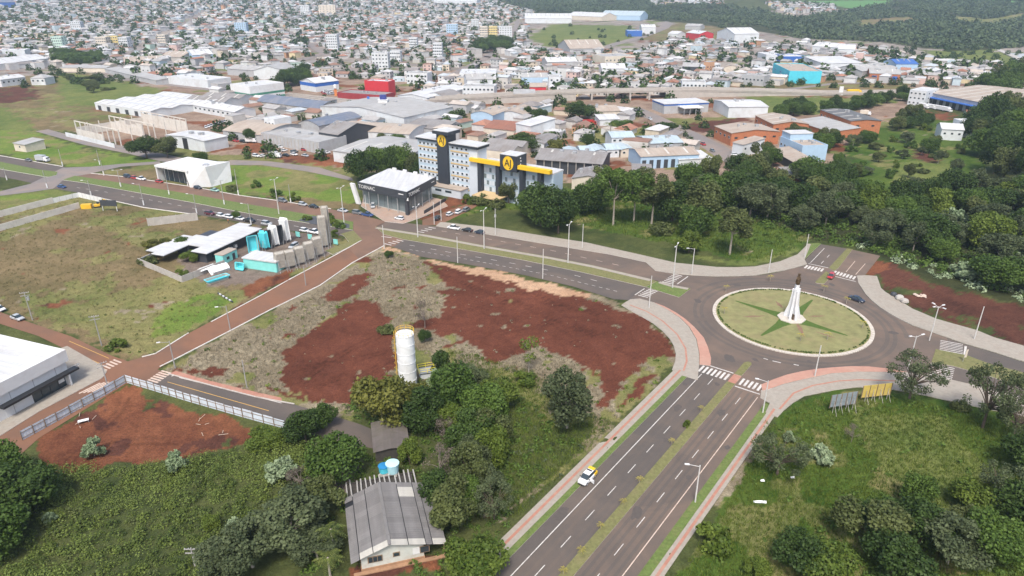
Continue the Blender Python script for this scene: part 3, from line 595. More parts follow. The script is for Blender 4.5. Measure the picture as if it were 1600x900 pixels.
MB().box(-.35, -1.6, .22, .35, -.9, 1.7).build('plaque', paint('bronze_plaque', (.12, .08, .05), .5, .2, 3, None, 0, .5), mo)
st = MB(); st.lathe([(.2, 9.9), (.5, 10.1), (.62, 10.9), (.5, 11.6), (.42, 12.1), (.3, 12.5), (.28, 12.7), (.33, 12.95), (.22, 13.2), (.02, 13.28)], 14)
for sx in (-1, 1): st.tube((sx * .4, 0, 12.1), (sx * .55, -.25, 11.3), .14, .11, 7); st.tube((sx * .55, -.25, 11.3), (sx * .12, -.5, 11.75), .11, .09, 7)
st.build('statue', paint('dark_bronze', (.12, .08, .045), .45, .3, 4, None, 0, .6), mo, smooth=True)
st = MB(); st.lathe([(.3, 13.0), (.42, 13.1), (.3, 13.16)], 12); st.build('halo', paint('dark_bronze', (0, 0, 0)), mo)
# ---------------------------------------------------------------- buildings
rf_white = ribbed('roof_white', (.62, .63, .63), .8, (.42, .39, .36), .5, .5)
rf_pale = ribbed('roof_pale_grey', (.42, .42, .41), .8, (.27, .235, .2), .6, .6)
rf_grey = ribbed('roof_fibre_grey', (.27, .26, .255), .9, (.16, .13, .11), .85, .7)
rf_dark = ribbed('roof_dark_grey', (.13, .135, .14), .9, (.2, .17, .15), .7, .6)
rf_tan = ribbed('roof_tan', (.42, .36, .3), .9, (.27, .19, .14), .8, .6)
rf_blue = ribbed('roof_pale_blue', (.45, .55, .6), .8, (.35, .35, .34), .5, .4)
rf_terra = ribbed('roof_terracotta', (.3, .13, .085), .5, (.18, .1, .08), .85, .6)
rf_slate = ribbed('roof_slate_blue', (.15, .18, .24), .8, (.28, .26, .25), .6, .6)
brick = paint('orange_brick', (.42, .155, .07), .9, .2, 1.2, (.28, .12, .07), .6)
WALLS = dict(white=WHITE2, grey=GREYW, cream=CREAM, brick=brick, dark=DARKG, conc=CONC,
    red=paint('red_wall', (.5, .025, .035), .6, .1, .6), blue=paint('blue_wall', (.03, .12, .42), .6, .1, .6), turq=paint('turquoise_wall', (.07, .5, .62), .7, .1, .6),
    lblue=paint('light_blue_wall', (.36, .5, .64), .75, .08, .6), green=paint('green_wall', (.06, .22, .15), .7, .1, .6), pale=paint('pale_green_wall', (.45, .6, .52), .8, .08, .6), yellow=paint('yellow_wall', (.62, .5, .2), .8, .08, .6))
ROOFS = dict(white=rf_white, pale=rf_pale, grey=rf_grey, dark=rf_dark, tan=rf_tan, blue=rf_blue, terra=rf_terra, slate=rf_slate, dblue=ribbed('roof_blue', (.05, .14, .42), .8), green=ribbed('roof_green', (.3, .5, .45), .8))
FOOT = []; SKYL = ribbed('skylight_fibre', (.58, .57, .52), .8)
def frame(A, B, C=None, depth=None):
    a, b = g(*A), g(*B); u = (b - a).normalized(); v = Vector((-u.y, u.x))
    if v.dot(a) < 0: v = -v
    w = (b - a).length
    if depth is None: depth = max(6.0, abs((g(*C) - b).dot(v)))
    flip = u.cross(v) < 0
    return a, u, v, w, depth, flip
def roof_mesh(w, d, h, kind, rise=None, over=.4, n=3):
    mb = MB(); o = over
    if kind == 'flat':
        t = .35; mb.box(0, 0, h, w, t, h + .7, 1); mb.box(0, d - t, h, w, d, h + .7, 1); mb.box(0, t, h, t, d - t, h + .7, 1); mb.box(w - t, t, h, w, d - t, h + .7, 1); mb.box(t, t, h, w - t, d - t, h + .25)
    elif kind == 'slab': mb.box(-o, -o, h, w + o, d + o, h + .35)
    elif kind in ('gx', 'gy', 'shed', 'multi', 'hip'):
        if kind == 'hip':
            r = rise or min(w, d) * .22; e = min(w, d) * .5
            if w >= d: R0, R1 = (e, d/2, h + r), (w - e, d/2, h + r)
            else: R0, R1 = (w/2, e, h + r), (w/2, d - e, h + r)
            c = [(-o, -o, h), (w+o, -o, h), (w+o, d+o, h), (-o, d+o, h)]
            mb.add(c + [R0, R1], [(0,1,5,4),(2,3,4,5),(1,2,5),(3,0,4),(0,3,2,1)] if w >= d else [(0,1,4),(1,2,5,4),(2,3,5),(3,0,4,5),(0,3,2,1)])
            return mb
        k = n if kind == 'multi' else 1
        for i in range(k):
            if kind == 'shed':
                r = rise or d * .1; P = [(-o, h + .1), (d + o, h + .1 + r)]
                mb.add([(-o, P[0][0], P[0][1]), (w+o, P[0][0], P[0][1]), (w+o, P[1][0], P[1][1]), (-o, P[1][0], P[1][1])] + [(-o, P[0][0], P[0][1]-.15), (w+o, P[0][0], P[0][1]-.15), (w+o, P[1][0], P[1][1]-.15), (-o, P[1][0], P[1][1]-.15)], [(0,1,2,3),(7,6,5,4),(0,4,5,1),(1,5,6,2),(2,6,7,3),(3,7,4,0)])
                mb.add([(0,0,h),(0,d,h),(0,d,h+r),(w,0,h),(w,d,h),(w,d,h+r)], [(0,2,1),(3,4,5),(1,2,5,4)], 1)
            elif kind == 'gy':         # ridge runs along the depth
                r = rise or w * .14
                mb.add([(-o,-o,h),(w/2,-o,h+r),(w+o,-o,h),(-o,d+o,h),(w/2,d+o,h+r),(w+o,d+o,h),(-o,-o,h+.18),(w/2,-o,h+r+.18),(w+o,-o,h+.18),(-o,d+o,h+.18),(w/2,d+o,h+r+.18),(w+o,d+o,h+.18)], [(6,7,10,9),(7,8,11,10),(0,3,4,1),(1,4,5,2),(0,1,7,6),(1,2,8,7),(3,9,10,4),(4,10,11,5),(0,6,9,3),(2,5,11,8)])
                mb.add([(0,0,h),(w,0,h),(w/2,0,h+r),(0,d,h),(w,d,h),(w/2,d,h+r)], [(0,1,2),(4,3,5)], 1)
            else:                      # ridge along the front, one or several
                y0, y1 = d*i/k, d*(i+1)/k; r = rise or (d/k) * .14; ym = (y0+y1)/2; oo = o if k == 1 else 0
                mb.add([(-o,y0-oo,h),(-o,ym,h+r),(-o,y1+oo,h),(w+o,y0-oo,h),(w+o,ym,h+r),(w+o,y1+oo,h),(-o,y0-oo,h+.18),(-o,ym,h+r+.18),(-o,y1+oo,h+.18),(w+o,y0-oo,h+.18),(w+o,ym,h+r+.18),(w+o,y1+oo,h+.18)], [(6,9,10,7),(7,10,11,8),(0,1,4,3),(1,2,5,4),(0,6,7,1),(1,7,8,2),(3,4,10,9),(4,5,11,10),(0,3,9,6),(2,8,11,5)])
                mb.add([(0,y0,h),(0,y1,h),(0,ym,h+r),(w,y0,h),(w,y1,h),(w,ym,h+r)], [(0,2,1),(3,4,5)], 1)
    elif kind in ('bx', 'by'):         # barrel vault
        L_, S_ = (w, d) if kind == 'bx' else (d, w); r = rise or S_ * .16; K = 9
        pts = [(-o + (S_ + 2*o) * k / K, h + r * math.sin(math.pi * k / K) + .1) for k in range(K + 1)]
        f = (lambda a, s, z: (a, s, z)) if kind == 'bx' else (lambda a, s, z: (s, a, z))
        vs = [f(-o, s, z) for s, z in pts] + [f(L_ + o, s, z) for s, z in pts]
        m1 = K + 1; fs = []
        for k in range(K): fs.append((k, k+m1, k+1+m1, k+1) if kind == 'bx' else (k, k+1, k+1+m1, k+m1))
        mb.add(vs, fs)
        for a in (0, L_):
            mb.add([f(a, s, z - .05) for s, z in pts], [tuple(range(m1))], 1)
    return mb
def strips_on(mb, w, d, h, n, m):      # pale translucent sheets let into a gable roof, front slope
    pass
def bld(name, label, A, B, C=None, depth=None, h=6, roof='gx', wall='white', rc='pale', cat='warehouse', rise=None, nwin=0, rows=1, ndoor=0, door_h=None, door_m=None, ww=1.2, wh=1.0, group=None, n=3, band=None, side=0, over=.4, winm=None):
    a, u, v, w, d, flip = frame(A, B, C, depth)
    if flip: a, u = a + u * w, -u
    z = gz(a + u * w/2 + v * d/2)
    t = thing(name, label, cat, (a.x, a.y, z), math.atan2(u.y, u.x), group)
    FOOT.append([tuple(a - u*2 - v*2), tuple(a + u*(w+2) - v*2), tuple(a + u*(w+2) + v*(d+2)), tuple(a - u*2 + v*(d+2))])
    wm_ = WALLS[wall] if isinstance(wall, str) else wall; rm = ROOFS[rc] if isinstance(rc, str) else rc
    MB().box(0, 0, -.3, w, d, h).build('wall', wm_, t)
    roof_mesh(w, d, h, roof, rise, over, n).build('roof', [rm, wm_], t)
    if roof in ('gx', 'multi') and w > 22 and rc != 'slate':      # pale translucent sheets let into the slope, and ridge vents
        k_ = n if roof == 'multi' else 1; r_ = rise or (d / k_) * .14
        for q in range(k_):
            for e in range(int(w / 9)):
                x = w * (e + .5) / int(w / 9); y0 = d * q / k_ + .8; y1 = d * (q + .5) / k_ - .6; f = lambda y: h + r_ * (y - d * q / k_) / (d / k_ / 2) + .24
                MB().add([(x - .5, y0, f(y0)), (x + .5, y0, f(y0)), (x + .5, y1, f(y1)), (x - .5, y1, f(y1)), (x - .5, y0, f(y0) - .1), (x + .5, y0, f(y0) - .1), (x + .5, y1, f(y1) - .1), (x - .5, y1, f(y1) - .1)], [(0,1,2,3),(0,4,5,1),(1,5,6,2),(2,6,7,3),(3,7,4,0)]).build('skylight_sheet', SKYL if rc in ('tan', 'grey', 'dark', 'pale') else rf_pale, t)
    if w > 14 and h > 4 and roof in ('flat', 'gx', 'gy', 'bx', 'by'):
        rr_ = random.Random(int(w * 100)); hr_ = h + (0 if roof == 'flat' else (rise or (w if roof in ('gy', 'by') else d) * .15) * .55)
        for e in range(3): x, y = w * rr_.uniform(.15, .85), d * rr_.uniform(.3, .7); s_ = rr_.uniform(.5, 1.1); MB().box(x - s_, y - s_, hr_ - 1.5, x + s_, y + s_, hr_ + (1.4 if roof == 'flat' else 1.7)).build('roof_vent', METAL, t)
    dm = door_m or GREYW
    if nwin or side:                   # a few pixels each: one joined part
        mb = MB()
        for r in range(rows):
            zc = h * .62 if rows == 1 else (r + .55) * h / rows
            for k in range(nwin):
                x = w * (k + .5) / nwin
                mb.box(x - ww/2 - .1, -.06, zc - wh/2 - .1, x + ww/2 + .1, .02, zc + wh/2 + .1, 1); mb.box(x - ww/2, -.09, zc - wh/2, x + ww/2, -.05, zc + wh/2)
            for k in range(side):
                y = d * (k + .5) / side
                for x0, x1 in ((-.09, .02), (w - .02, w + .09)): mb.box(x0, y - ww/2, zc - wh/2, x1, y + ww/2, zc + wh/2)
        mb.build('windows', [winm or GLASS, WHITE], t)['kind'] = 'stuff'
    dh = door_h or h * .7
    for k in range(ndoor):
        x = w * (k + .5) / ndoor; dw = min(4.0, w / ndoor * .55)
        MB().box(-dw/2, -.08, 0, dw/2, .02, dh).build('door', dm, t, (x, 0, 0))
    if band:
        bm, z0, z1 = band; MB().box(-.06, -.06, z0, w + .06, d + .06, z1).build('colour_band', bm, t)
    return t, w, d, h
B_ = bld
# --- left of the picture, towards the fields
B_('factory', 'long white factory with several low ribbed white roofs beside the bare field', (150,171), (237,185), None, 62, h=4.6, roof='multi', n=4, rc='white', cat='factory', ndoor=6, door_m=DARKG, rise=1.3)
B_('factory_hall', 'grey roofed hall with pale roof stripes behind the white factory', (292,166), (352,170), None, 32, h=4.6, roof='multi', n=2, rc='grey', cat='factory')
B_('factory_annex', 'narrow white annex with a row of dark windows facing the unfinished yard', (297,173), (368,186), None, 16, h=4.4, roof='gx', rc='white', cat='factory', nwin=10, ww=2.2, wh=1.2)
B_('field_shed', 'low pale block shed standing alone in the grass field', (24,235), (42,238), (78,233), h=4, roof='shed', rise=1.0, wall='cream', rc='pale', cat='shed', nwin=1)
B_('warehouse', 'white warehouse with a black sloping front panel behind two dark trees', (262,228), (322,238), (360,230), h=6, roof='gy', rc='white', rise=1.0, ndoor=1, door_m=BLACKP, door_h=6)
t, w, d, h = B_('commercial_building', 'white two storey building with green window bands and dark lettering beside the road', (363,155), (393,160), (437,151), h=11, roof='flat', rc='white', wall=WHITE, cat='office', band=(WALLS['green'], 4.6, 6.2))
MB().box(-.05, -.05, 1.4, w + .05, d + .05, 2.8).build('lower_band', WALLS['green'], t)
B_('shop_hall', 'white hall with a bright blue drooping fascia beside the highway', (470,140), (494,144), (515,137), h=7, roof='gy', rc='white', cat='shop', band=(WALLS['blue'], 4.2, 6.9))
B_('vaulted_warehouse', 'long low warehouse under a dark banded barrel roof', (403,168), (500,181), None, 19, h=4.5, roof='bx', wall='conc', rc='slate', rise=3.6, ndoor=12)
B_('red_store', 'tall bright red windowless store with a white roof', (571,149), (608,151), (622,148), h=11, roof='flat', wall='red', rc='white', cat='store')
B_('red_store_wing', 'low dark red wing with a grey roof in front of the tall red store', (528,155), (598,160), None, 18, h=4.6, roof='flat', wall=paint('dark_red_wall', (.28, .03, .035), .7, .12, .6), rc='grey', cat='store')
B_('big_warehouse', 'large white warehouse with a broad pale roof and a white gable end', (502,184), (632,203), (695,183), h=7.5, roof='gy', rise=3.0, rc='pale')
B_('gabled_porch', 'small black gabled porch projecting from the large white warehouse', (570,193), (590,196), None, 6, h=5, roof='gy', wall='dark', rc='dark', rise=3, cat='porch')
t, w, d, h = B_('walled_depot', 'long grey depot wall with pale pilasters beside the red dirt yard', (410,224), (500,240), None, 20, h=5.5, roof='flat', wall='grey', rc='pale', cat='depot', ndoor=0)
for k in range(16): MB().box(-.2, -.18, 0, .2, .02, 5.6).build('pilaster', CONC, t, (w * (k + .5) / 16, 0, 0))
B_('vaulted_shed', 'pale ribbed barrel roofed shed left of the grey depot', (350,216), (412,224), None, 34, h=4.5, roof='bx', wall='grey', rc='tan', rise=3)
B_('office_tower', 'small white stepped office block rising above the depot roofs', (416,212), (432,215), None, 12, h=10, roof='flat', wall='white', rc='white', cat='office', nwin=3, rows=2)
B_('depot_hall', 'blue grey vaulted hall with dark roof bands behind the depot', (468,208), (500,213), (552,196), h=6, roof='by', wall='grey', rc='slate', rise=2.5)
B_('depot_hall', 'grey hall with an open front painted dark at the depot corner', (500,226), (530,231), None, 30, h=7, roof='gx', wall='dark', rc='grey', ndoor=2, door_m=BLACKP)  # solid dark walls and black doors paint the shade of an open front
B_('low_hall', 'tan roofed low hall between the white warehouse and the depot', (530,216), (640,224), None, 26, h=5, roof='bx', wall='white', rc='tan', rise=2.4)
B_('flat_warehouse', 'low warehouse with a wide cream roof behind the dark trees by the showroom', (522,252), (620,268), (690,240), h=5.5, roof='gx', wall='white', rc='pale', rise=1.5)
B_('grey_shed', 'grey lean-to shed beside the hotel, in front of the large white warehouse', (632,210), (690,216), None, 18, h=5, roof='shed', wall='grey', rc='grey', cat='shed')
B_('parking_hall', 'white pitched hall behind the red store', (622,160), (668,164), None, 60, h=5, roof='gy', rc='white', rise=2)
# --- behind the hotel
B_('beige_shed', 'beige shed with a vaulted roof and blue corner behind the hotel', (736,195), (770,198), None, 26, h=7, roof='by', wall='lblue', rc='tan', rise=2, cat='shed')
B_('beige_shed', 'wide tan roofed shed left of two round trees below the viaduct', (777,190), (820,193), None, 26, h=5.5, roof='gy', wall='white', rc='tan', rise=2, cat='shed')
B_('white_shed', 'tall white box shed with a ribbed pale roof right of the hotel tower', (806,214), (828,219), (851,208), h=8, roof='shed', wall='white', rc='white', cat='shed')
B_('tiled_workshop', 'low workshop with a rusty terracotta tiled roof behind the hotel', (756,210), (803,215), None, 26, h=4, roof='gx', wall='cream', rc='terra', rise=2.5, cat='workshop')
B_('grey_hall', 'grey ribbed hall directly behind the hotel roof', (742,248), (800,254), None, 26, h=5, roof='multi', n=2, wall='cream', rc='grey', rise=2)
B_('small_house', 'small house with a long white side wall beside the round green tree', (826,236), (850,238), None, 24, h=4.5, roof='gy', wall='white', rc='grey', cat='house')
t, w, d, h = B_('open_warehouse', 'long grey roofed warehouse with open bays painted dark behind the tree row', (838,268), (938,276), None, 24, h=6, roof='gx', wall='dark', rc='grey', rise=2.6, over=1.0)  # walls are solid, their dark colour stands for shade inside the bays
for k in range(9): MB().tube((w * k / 8, -.5, 0), (w * k / 8, -.5, 6), .22, .22, 6).build('post', CONC, t)
B_('low_shed', 'low grey shed with one white roof end, half hidden by trees', (893,296), (945,300), None, 18, h=5, roof='gy', wall='cream', rc='grey', rise=1.8, cat='shed')
B_('low_shed', 'small grey flat roofed shed among the treetops', (988,290), (1018,291), None, 16, h=4.5, roof='shed', wall='grey', rc='grey', cat='shed')
B_('row_warehouse', 'pale blue warehouse with a row of dark doors and striped roof', (1000,264), (1090,260), None, 18, h=6, roof='gx', wall='lblue', rc='tan', rise=1.8, ndoor=8, door_m=DARKG)
B_('white_canopy_shed', 'low white roofed shed beside the row of parked cars', (1060,262), (1110,259), None, 12, h=4, roof='shed', wall='white', rc='white', cat='shed')
B_('blue_roof_hall', 'open sided hall under a pale blue sheet roof by the side street', (1012,238), (1066,236), None, 20, h=4.6, roof='gx', wall='grey', rc='blue', rise=1.6)
B_('white_house', 'white two storey house with pale blue roofs right of the palm', (955,234), (990,233), None, 14, h=6.5, roof='gx', wall='white', rc='blue', cat='house', nwin=4, rows=2, ww=1.4)
for k, (x, y) in enumerate(((887,252),(908,250),(928,248),(948,246),(970,246))):
    B_('row_house', ['row house with a pale blue roof at the left end of the row', 'second row house from the left under a pale blue roof', 'third row house with pale blue roof in the row', 'fourth row house with a pale blue roof, beside the gap', 'fifth row house with pale roof and terracotta gable at the row end'][k], (x, y), (x + 19, y - .6), None, 13, h=4, roof='gx' if k % 2 else 'gy', wall='cream' if k == 4 else 'white', rc='blue', cat='house', nwin=2, group='row houses behind the open warehouse')
B_('tin_sheds', 'tan roofed shed under the viaduct beside the round trees', (922,186), (968,184), None, 18, h=4.5, roof='gx', wall='cream', rc='tan', cat='shed')
B_('tin_sheds', 'white roofed shed right of the red trailers', (937,197), (968,196), None, 12, h=4, roof='shed', wall='white', rc='white', cat='shed')
# --- right of the centre
t, w, d, h = B_('fuel_station', 'blue fascia fuel station with a white roof below the viaduct', (1037,178), (1106,175), None, 20, h=6.5, roof='slab', wall='grey', rc='white', cat='fuel station', band=(WALLS['blue'], 5.4, 6.4))
MB().box(w * .3, -9, 4.6, w * .75, 0, 5.2).build('canopy', WHITE, t)
for k in range(4): MB().tube((w * (.33 + .13 * k), -8.4, 0), (w * (.33 + .13 * k), -8.4, 4.6), .25, .25, 8).build('canopy_column', METAL, t)
B_('white_hall', 'white hall with roof ribs beside the fuel station', (1114,172), (1137,184), (1182,176), h=7, roof='gy', wall='white', rc='white', rise=1.6)
B_('brick_warehouse', 'orange brick warehouse with pale stripes on its roof beside the side street', (1115,216), (1141,228), (1188,214), h=7, roof='gx', wall='brick', rc='tan', rise=1.6, nwin=4, side=5, ww=1.8)
B_('brick_warehouse', 'orange brick warehouse with a pale roof left of the grey roofed shed', (1178,198), (1206,213), (1247,206), h=7, roof='gx', wall='brick', rc='tan', rise=1.6, nwin=4, side=4, ww=1.8)
B_('brick_warehouse', 'orange brick warehouse with a dark ribbed roof, farthest right of the brick halls', (1279,190), (1326,209), (1361,204), h=7.5, roof='gx', wall='brick', rc='dark', rise=.8, nwin=8, side=2, ww=1.8)
B_('grey_roof_shed', 'low shed with a grey and white roof between two brick warehouses', (1240,197), (1296,216), (1325,209), h=3.6, roof='shed', wall='brick', rc='pale', cat='shed')
B_('blue_white_shop', 'white workshop with a blue corner below the brick warehouses', (1143,240), (1159,244), (1200,240), h=6, roof='shed', wall='white', rc='tan', cat='workshop', side=4)
t, w, d, h = B_('blue_house', 'pale blue stepped building with small windows above a sloping canopy', (1216,238), (1250,254), (1276,247), h=8, roof='flat', wall='lblue', rc='tan', cat='building', nwin=6, ww=1.3)
MB().box(0, .5, 8, w * .38, d - .5, 11.5).build('upper_storey', WALLS['lblue'], t); MB().box(-.3, .2, 11.5, w * .38 + .3, d - .2, 11.8).build('upper_roof', rf_white, t)
B_('sloping_canopy', 'long cream sheet canopy with dark shade painted below it, beside the pale blue building', (1203,246), (1247,272), None, 9, h=4.2, roof='shed', wall='dark', rc='tan', rise=1.5, cat='canopy')  # dark wall colour stands in for the shade under the sheet roof
B_('brick_hut', 'small orange brick hut among trees below the pale blue building', (1232,285), (1276,283), None, 10, h=3.6, roof='shed', wall='brick', rc='grey', cat='hut')
B_('turquoise_shop', 'turquoise building with a blue parapet tower on the far right bank', (1206,116), (1231,130), (1267,124), h=10, roof='flat', wall='turq', rc='tan', cat='shop', nwin=3, ww=5, winm=WALLS['blue'])
B_('white_long_hall', 'long white fronted hall right of the turquoise building', (1285,114), (1346,113), None, 40, h=9, roof='shed', wall='white', rc='white', rise=3)
B_('blue_roof_store', 'grey store with a bright blue roof on the right', (1398,113), (1432,113), None, 26, h=8, roof='gx', wall='lblue', rc='dblue', cat='store')
B_('orange_store', 'orange brick store with a blue door above the brown bank', (1357,125), (1405,127), None, 24, h=6, roof='gx', wall='brick', rc='pale', cat='store', ndoor=3, door_m=WALLS['blue'])
B_('grey_hall', 'pale grey hall left of the orange store', (1345,122), (1385,118), None, 30, h=6, roof='gx', wall='grey', rc='pale')
t, w, d, h = B_('depot_office', 'white cube office with small dark windows at the end of the large depot', (1417,163), (1443,166), (1456,160), h=10, roof='flat', wall='white', rc='white', cat='office', nwin=4, rows=3, side=2, ww=1.3)
t, w, d, h = B_('distribution_depot', 'huge grey roofed depot with a blue canopy on the far right', (1445,161), (1538,181), None, 88, h=8, roof='gx', wall='grey', rc='tan', rise=4, cat='depot', ndoor=9, door_m=DARKG)
MB().box(-.5, -4, 4.9, w + .5, 0, 5.5).build('canopy', WALLS['blue'], t)
B_('white_villa', 'white house with several tilted white roofs alone on the green hillside', (1468,218), (1502,220), (1518,214), h=6, roof='gx', wall='white', rc='white', cat='house', rise=2.4, nwin=3)
B_('white_villa_wing', 'taller white wing with a flat roof at the right of the hillside house', (1498,214), (1517,214), None, 9, h=8.5, roof='flat', wall='white', rc='white', cat='house')
B_('green_hut', 'pale turquoise hut below the large depot', (1508,190), (1540,192), None, 12, h=5, roof='gx', wall='pale', rc='terra', cat='hut')
# --- middle distance
far = [('white_block', 'white office block with dark ground floor beside a car yard', (1064,147), (1101,148), 18, 9, 'flat', 'white', 'pale', 'office', 6, 2),
 ('round_pavilion', 'red glass fronted pavilion with grey wings on the bank', (1157,132), (1192,135), 14, 8, 'flat', 'grey', 'pale', 'building', 6, 1),
 ('white_store', 'long white store with a pale roof beside the curving street', (940,119), (977,119), 26, 7, 'gx', 'white', 'white', 'store', 0, 1),
 ('beige_hall', 'beige flat hall with a row of openings behind the curving street', (945,103), (992,101), 34, 9, 'flat', 'cream', 'pale', 'hall', 8, 1),
 ('grey_hall', 'wide tan roofed hall above the curving street', (890,87), (944,86), 60, 8, 'gx', 'grey', 'tan', 'hall', 0, 1),
 ('white_hall', 'white roofed hall left of the curving street', (855,108), (902,107), 26, 7, 'gx', 'grey', 'white', 'hall', 0, 1),
 ('red_stripe_shop', 'white shop with a red stripe at the bend of the curving street', (857,140), (875,140), 14, 10, 'flat', 'white', 'pale', 'shop', 2, 2),
 ('twin_gable_hall', 'pale twin gabled hall left of the red striped shop', (815,132), (856,132), 26, 6, 'multi', 'lblue', 'pale', 'hall', 0, 1),
 ('red_shed', 'dark red shed behind the viaduct', (828,148), (853,148), 16, 6, 'gx', 'red', 'tan', 'shed', 0, 1),
 ('grey_blue_shed', 'blue grey shed left of the red shed by the viaduct', (803,159), (836,159), 14, 6, 'shed', 'lblue', 'pale', 'shed', 0, 1),
 ('white_market', 'white flat market hall above the sports pitch', (718,128), (775,128), 34, 7, 'flat', 'white', 'white', 'hall', 0, 1),
 ('pale_hall', 'pale grey hall behind the white market', (730,140), (770,139), 24, 8, 'gx', 'white', 'pale', 'hall', 0, 1),
 ('white_office', 'white two storey office left of the busy street by the viaduct', (723,152), (772,153), 16, 8, 'flat', 'white', 'pale', 'office', 8, 2),
 ('white_offices', 'white block with a ribbon of windows above the barrel roofed sheds', (636,131), (668,132), 14, 9, 'flat', 'white', 'pale', 'office', 6, 2),
 ('barrel_shed', 'barrel roofed shed with white arched bands below the white offices', (664,158), (694,161), 22, 4, 'by', 'white', 'grey', 'shed', 0, 1),
 ('arched_shed', 'brown arched shed at the left of the viaduct', (706,162), (726,162), 18, 3, 'by', 'cream', 'tan', 'shed', 0, 1),
 ('arched_shed', 'second brown arched shed at the left of the viaduct', (742,162), (762,162), 18, 3, 'by', 'cream', 'tan', 'shed', 0, 1),
 ('blue_hall', 'blue fronted hall with a white roof above the long tan roof', (303,98), (335,96), 34, 8, 'gx', 'lblue', 'white', 'hall', 5, 1),
 ('long_tan_hall', 'long tan roofed hall on brick walls on the left', (197,107), (256,104), 30, 6, 'gx', 'brick', 'tan', 'hall', 0, 1),
 ('tan_hall', 'tan roofed hall right of the long tan hall', (252,97), (285,98), 34, 6, 'gx', 'conc', 'tan', 'hall', 0, 1),
 ('long_wall_shed', 'very long low grey shed lining the left field', (165,114), (245,133), 12, 4, 'shed', 'grey', 'pale', 'shed', 0, 1),
 ('long_wall_shed', 'second low grey shed at the top of the left field', (95,112), (165,113), 14, 4, 'shed', 'cream', 'pale', 'shed', 0, 1),
 ('white_depot', 'white stepped depot at the right of the left field', (263,131), (326,138), 24, 6, 'flat', 'white', 'white', 'depot', 0, 1),
 ('dark_glass_block', 'white block with a large dark glass square on the left edge', (2,94), (42,93), 20, 10, 'flat', 'white', 'white', 'building', 0, 1),
 ('white_row', 'low white building row on the left edge by the brown field', (4,136), (42,131), 16, 6, 'gx', 'white', 'white', 'building', 5, 1),
 ('white_row', 'white house group above the left field beside dark shrubs', (50,133), (72,133), 14, 6, 'hip', 'white', 'pale', 'building', 3, 1),
 ('white_roof_hall', 'wide white roofed hall on the left edge', (0,110), (78,100), 30, 6, 'gx', 'white', 'white', 'hall', 0, 1),
 ('white_gable_hall', 'white gabled hall with a grey roof beside dark trees', (398,124), (445,124), 34, 8, 'gy', 'white', 'pale', 'hall', 0, 1),
 ('grey_long_hall', 'long pale grey hall right of a round dark tree', (356,117), (404,121), 22, 6, 'gx', 'grey', 'pale', 'hall', 0, 1),
 ('far_white_sheds', 'long white shed in the distance above the green field', (820,37), (893,37), 60, 9, 'gx', 'white', 'white', 'shed', 0, 1),
 ('far_cream_shed', 'long cream shed in the distance right of the white shed', (885,30), (940,34), 50, 8, 'gx', 'cream', 'white', 'shed', 0, 1),
 ('far_blue_shed', 'long blue roofed shed in the distance by the dark wood', (938,31), (1000,33), 60, 9, 'gx', 'lblue', 'blue', 'shed', 0, 1),
 ('far_blue_store', 'blue store beside the straight road above the green field', (980,57), (1003,57), 26, 8, 'flat', 'blue', 'blue', 'store', 0, 1),
 ('far_white_store', 'white store right of the blue store by the straight road', (1002,53), (1024,53), 30, 10, 'gx', 'white', 'white', 'store', 0, 1),
 ('far_grey_shed', 'small pale shed alone in the distant brown field', (1070,46), (1094,47), 24, 6, 'gx', 'grey', 'pale', 'shed', 0, 1),
 ('far_white_hall', 'small white hall below the straight road in the distance', (1043,61), (1058,62), 24, 8, 'gx', 'white', 'white', 'hall', 0, 1),
 ('red_edge_hall', 'white hall with a red gable edge in the distance', (1092,63), (1114,62), 34, 9, 'gy', 'red', 'white', 'hall', 0, 1),
 ('red_white_factory', 'large white factory with red roof corners in the distance', (1146,71), (1184,70), 50, 15, 'gx', 'white', 'white', 'factory', 0, 1),
 ('far_long_hall', 'long white hall in front of the dark wood on the right', (1268,81), (1310,84), 30, 7, 'gx', 'white', 'white', 'hall', 0, 1),
 ('far_long_hall', 'white vaulted hall right of the long hall before the wood', (1308,86), (1334,87), 30, 7, 'bx', 'white', 'white', 'hall', 0, 1),
 ('white_yard_hall', 'white hall with a blue tower left of the turquoise building', (1196,98), (1222,98), 30, 8, 'flat', 'white', 'white', 'hall', 0, 1),
 ('blue_stripe_hall', 'white hall with a blue lower stripe above the turquoise building', (1223,101), (1258,101), 28, 8, 'flat', 'blue', 'white', 'hall', 0, 1),
 ('yellow_dome', 'cream domed hall on the far bank', (1130,114), (1155,115), 20, 5, 'by', 'cream', 'tan', 'hall', 0, 1),
 ('dark_shop', 'shop with a black fascia in the middle distance', (1065,117), (1090,118), 20, 8, 'gx', 'dark', 'pale', 'shop', 0, 1),
 ('white_hill_hall', 'big white hall at the top of the city', (678,8), (745,9), 60, 10, 'gx', 'white', 'white', 'hall', 0, 1),
 ('blue_corner_hall', 'blue hall in the top left corner', (0,14), (26,13), 60, 12, 'gx', 'blue', 'slate', 'hall', 0, 1),
 ('small_workshop', 'white workshop with grey roof below the wide tan hall', (1378,118), (1396,119), 16, 5, 'gx', 'white', 'pale', 'workshop', 0, 1),
 ('white_gable_store', 'white gabled store right of the blue roofed store', (1433,118), (1458,120), 22, 5, 'gy', 'white', 'white', 'store', 0, 1),
 ('cream_gable_store', 'cream gabled store beside dark trees on the right', (1456,114), (1475,116), 22, 6, 'gy', 'cream', 'white', 'store', 0, 1)]
for nm, lb, A, Bp, dep, h, rk, wl, rcn, cat, nw, rws in far:
    B_(nm, lb, A, Bp, None, dep, h=h, roof=rk, wall=wl, rc=rcn, cat=cat, nwin=nw, rows=rws, ww=1.6, wh=1.4, n=2)
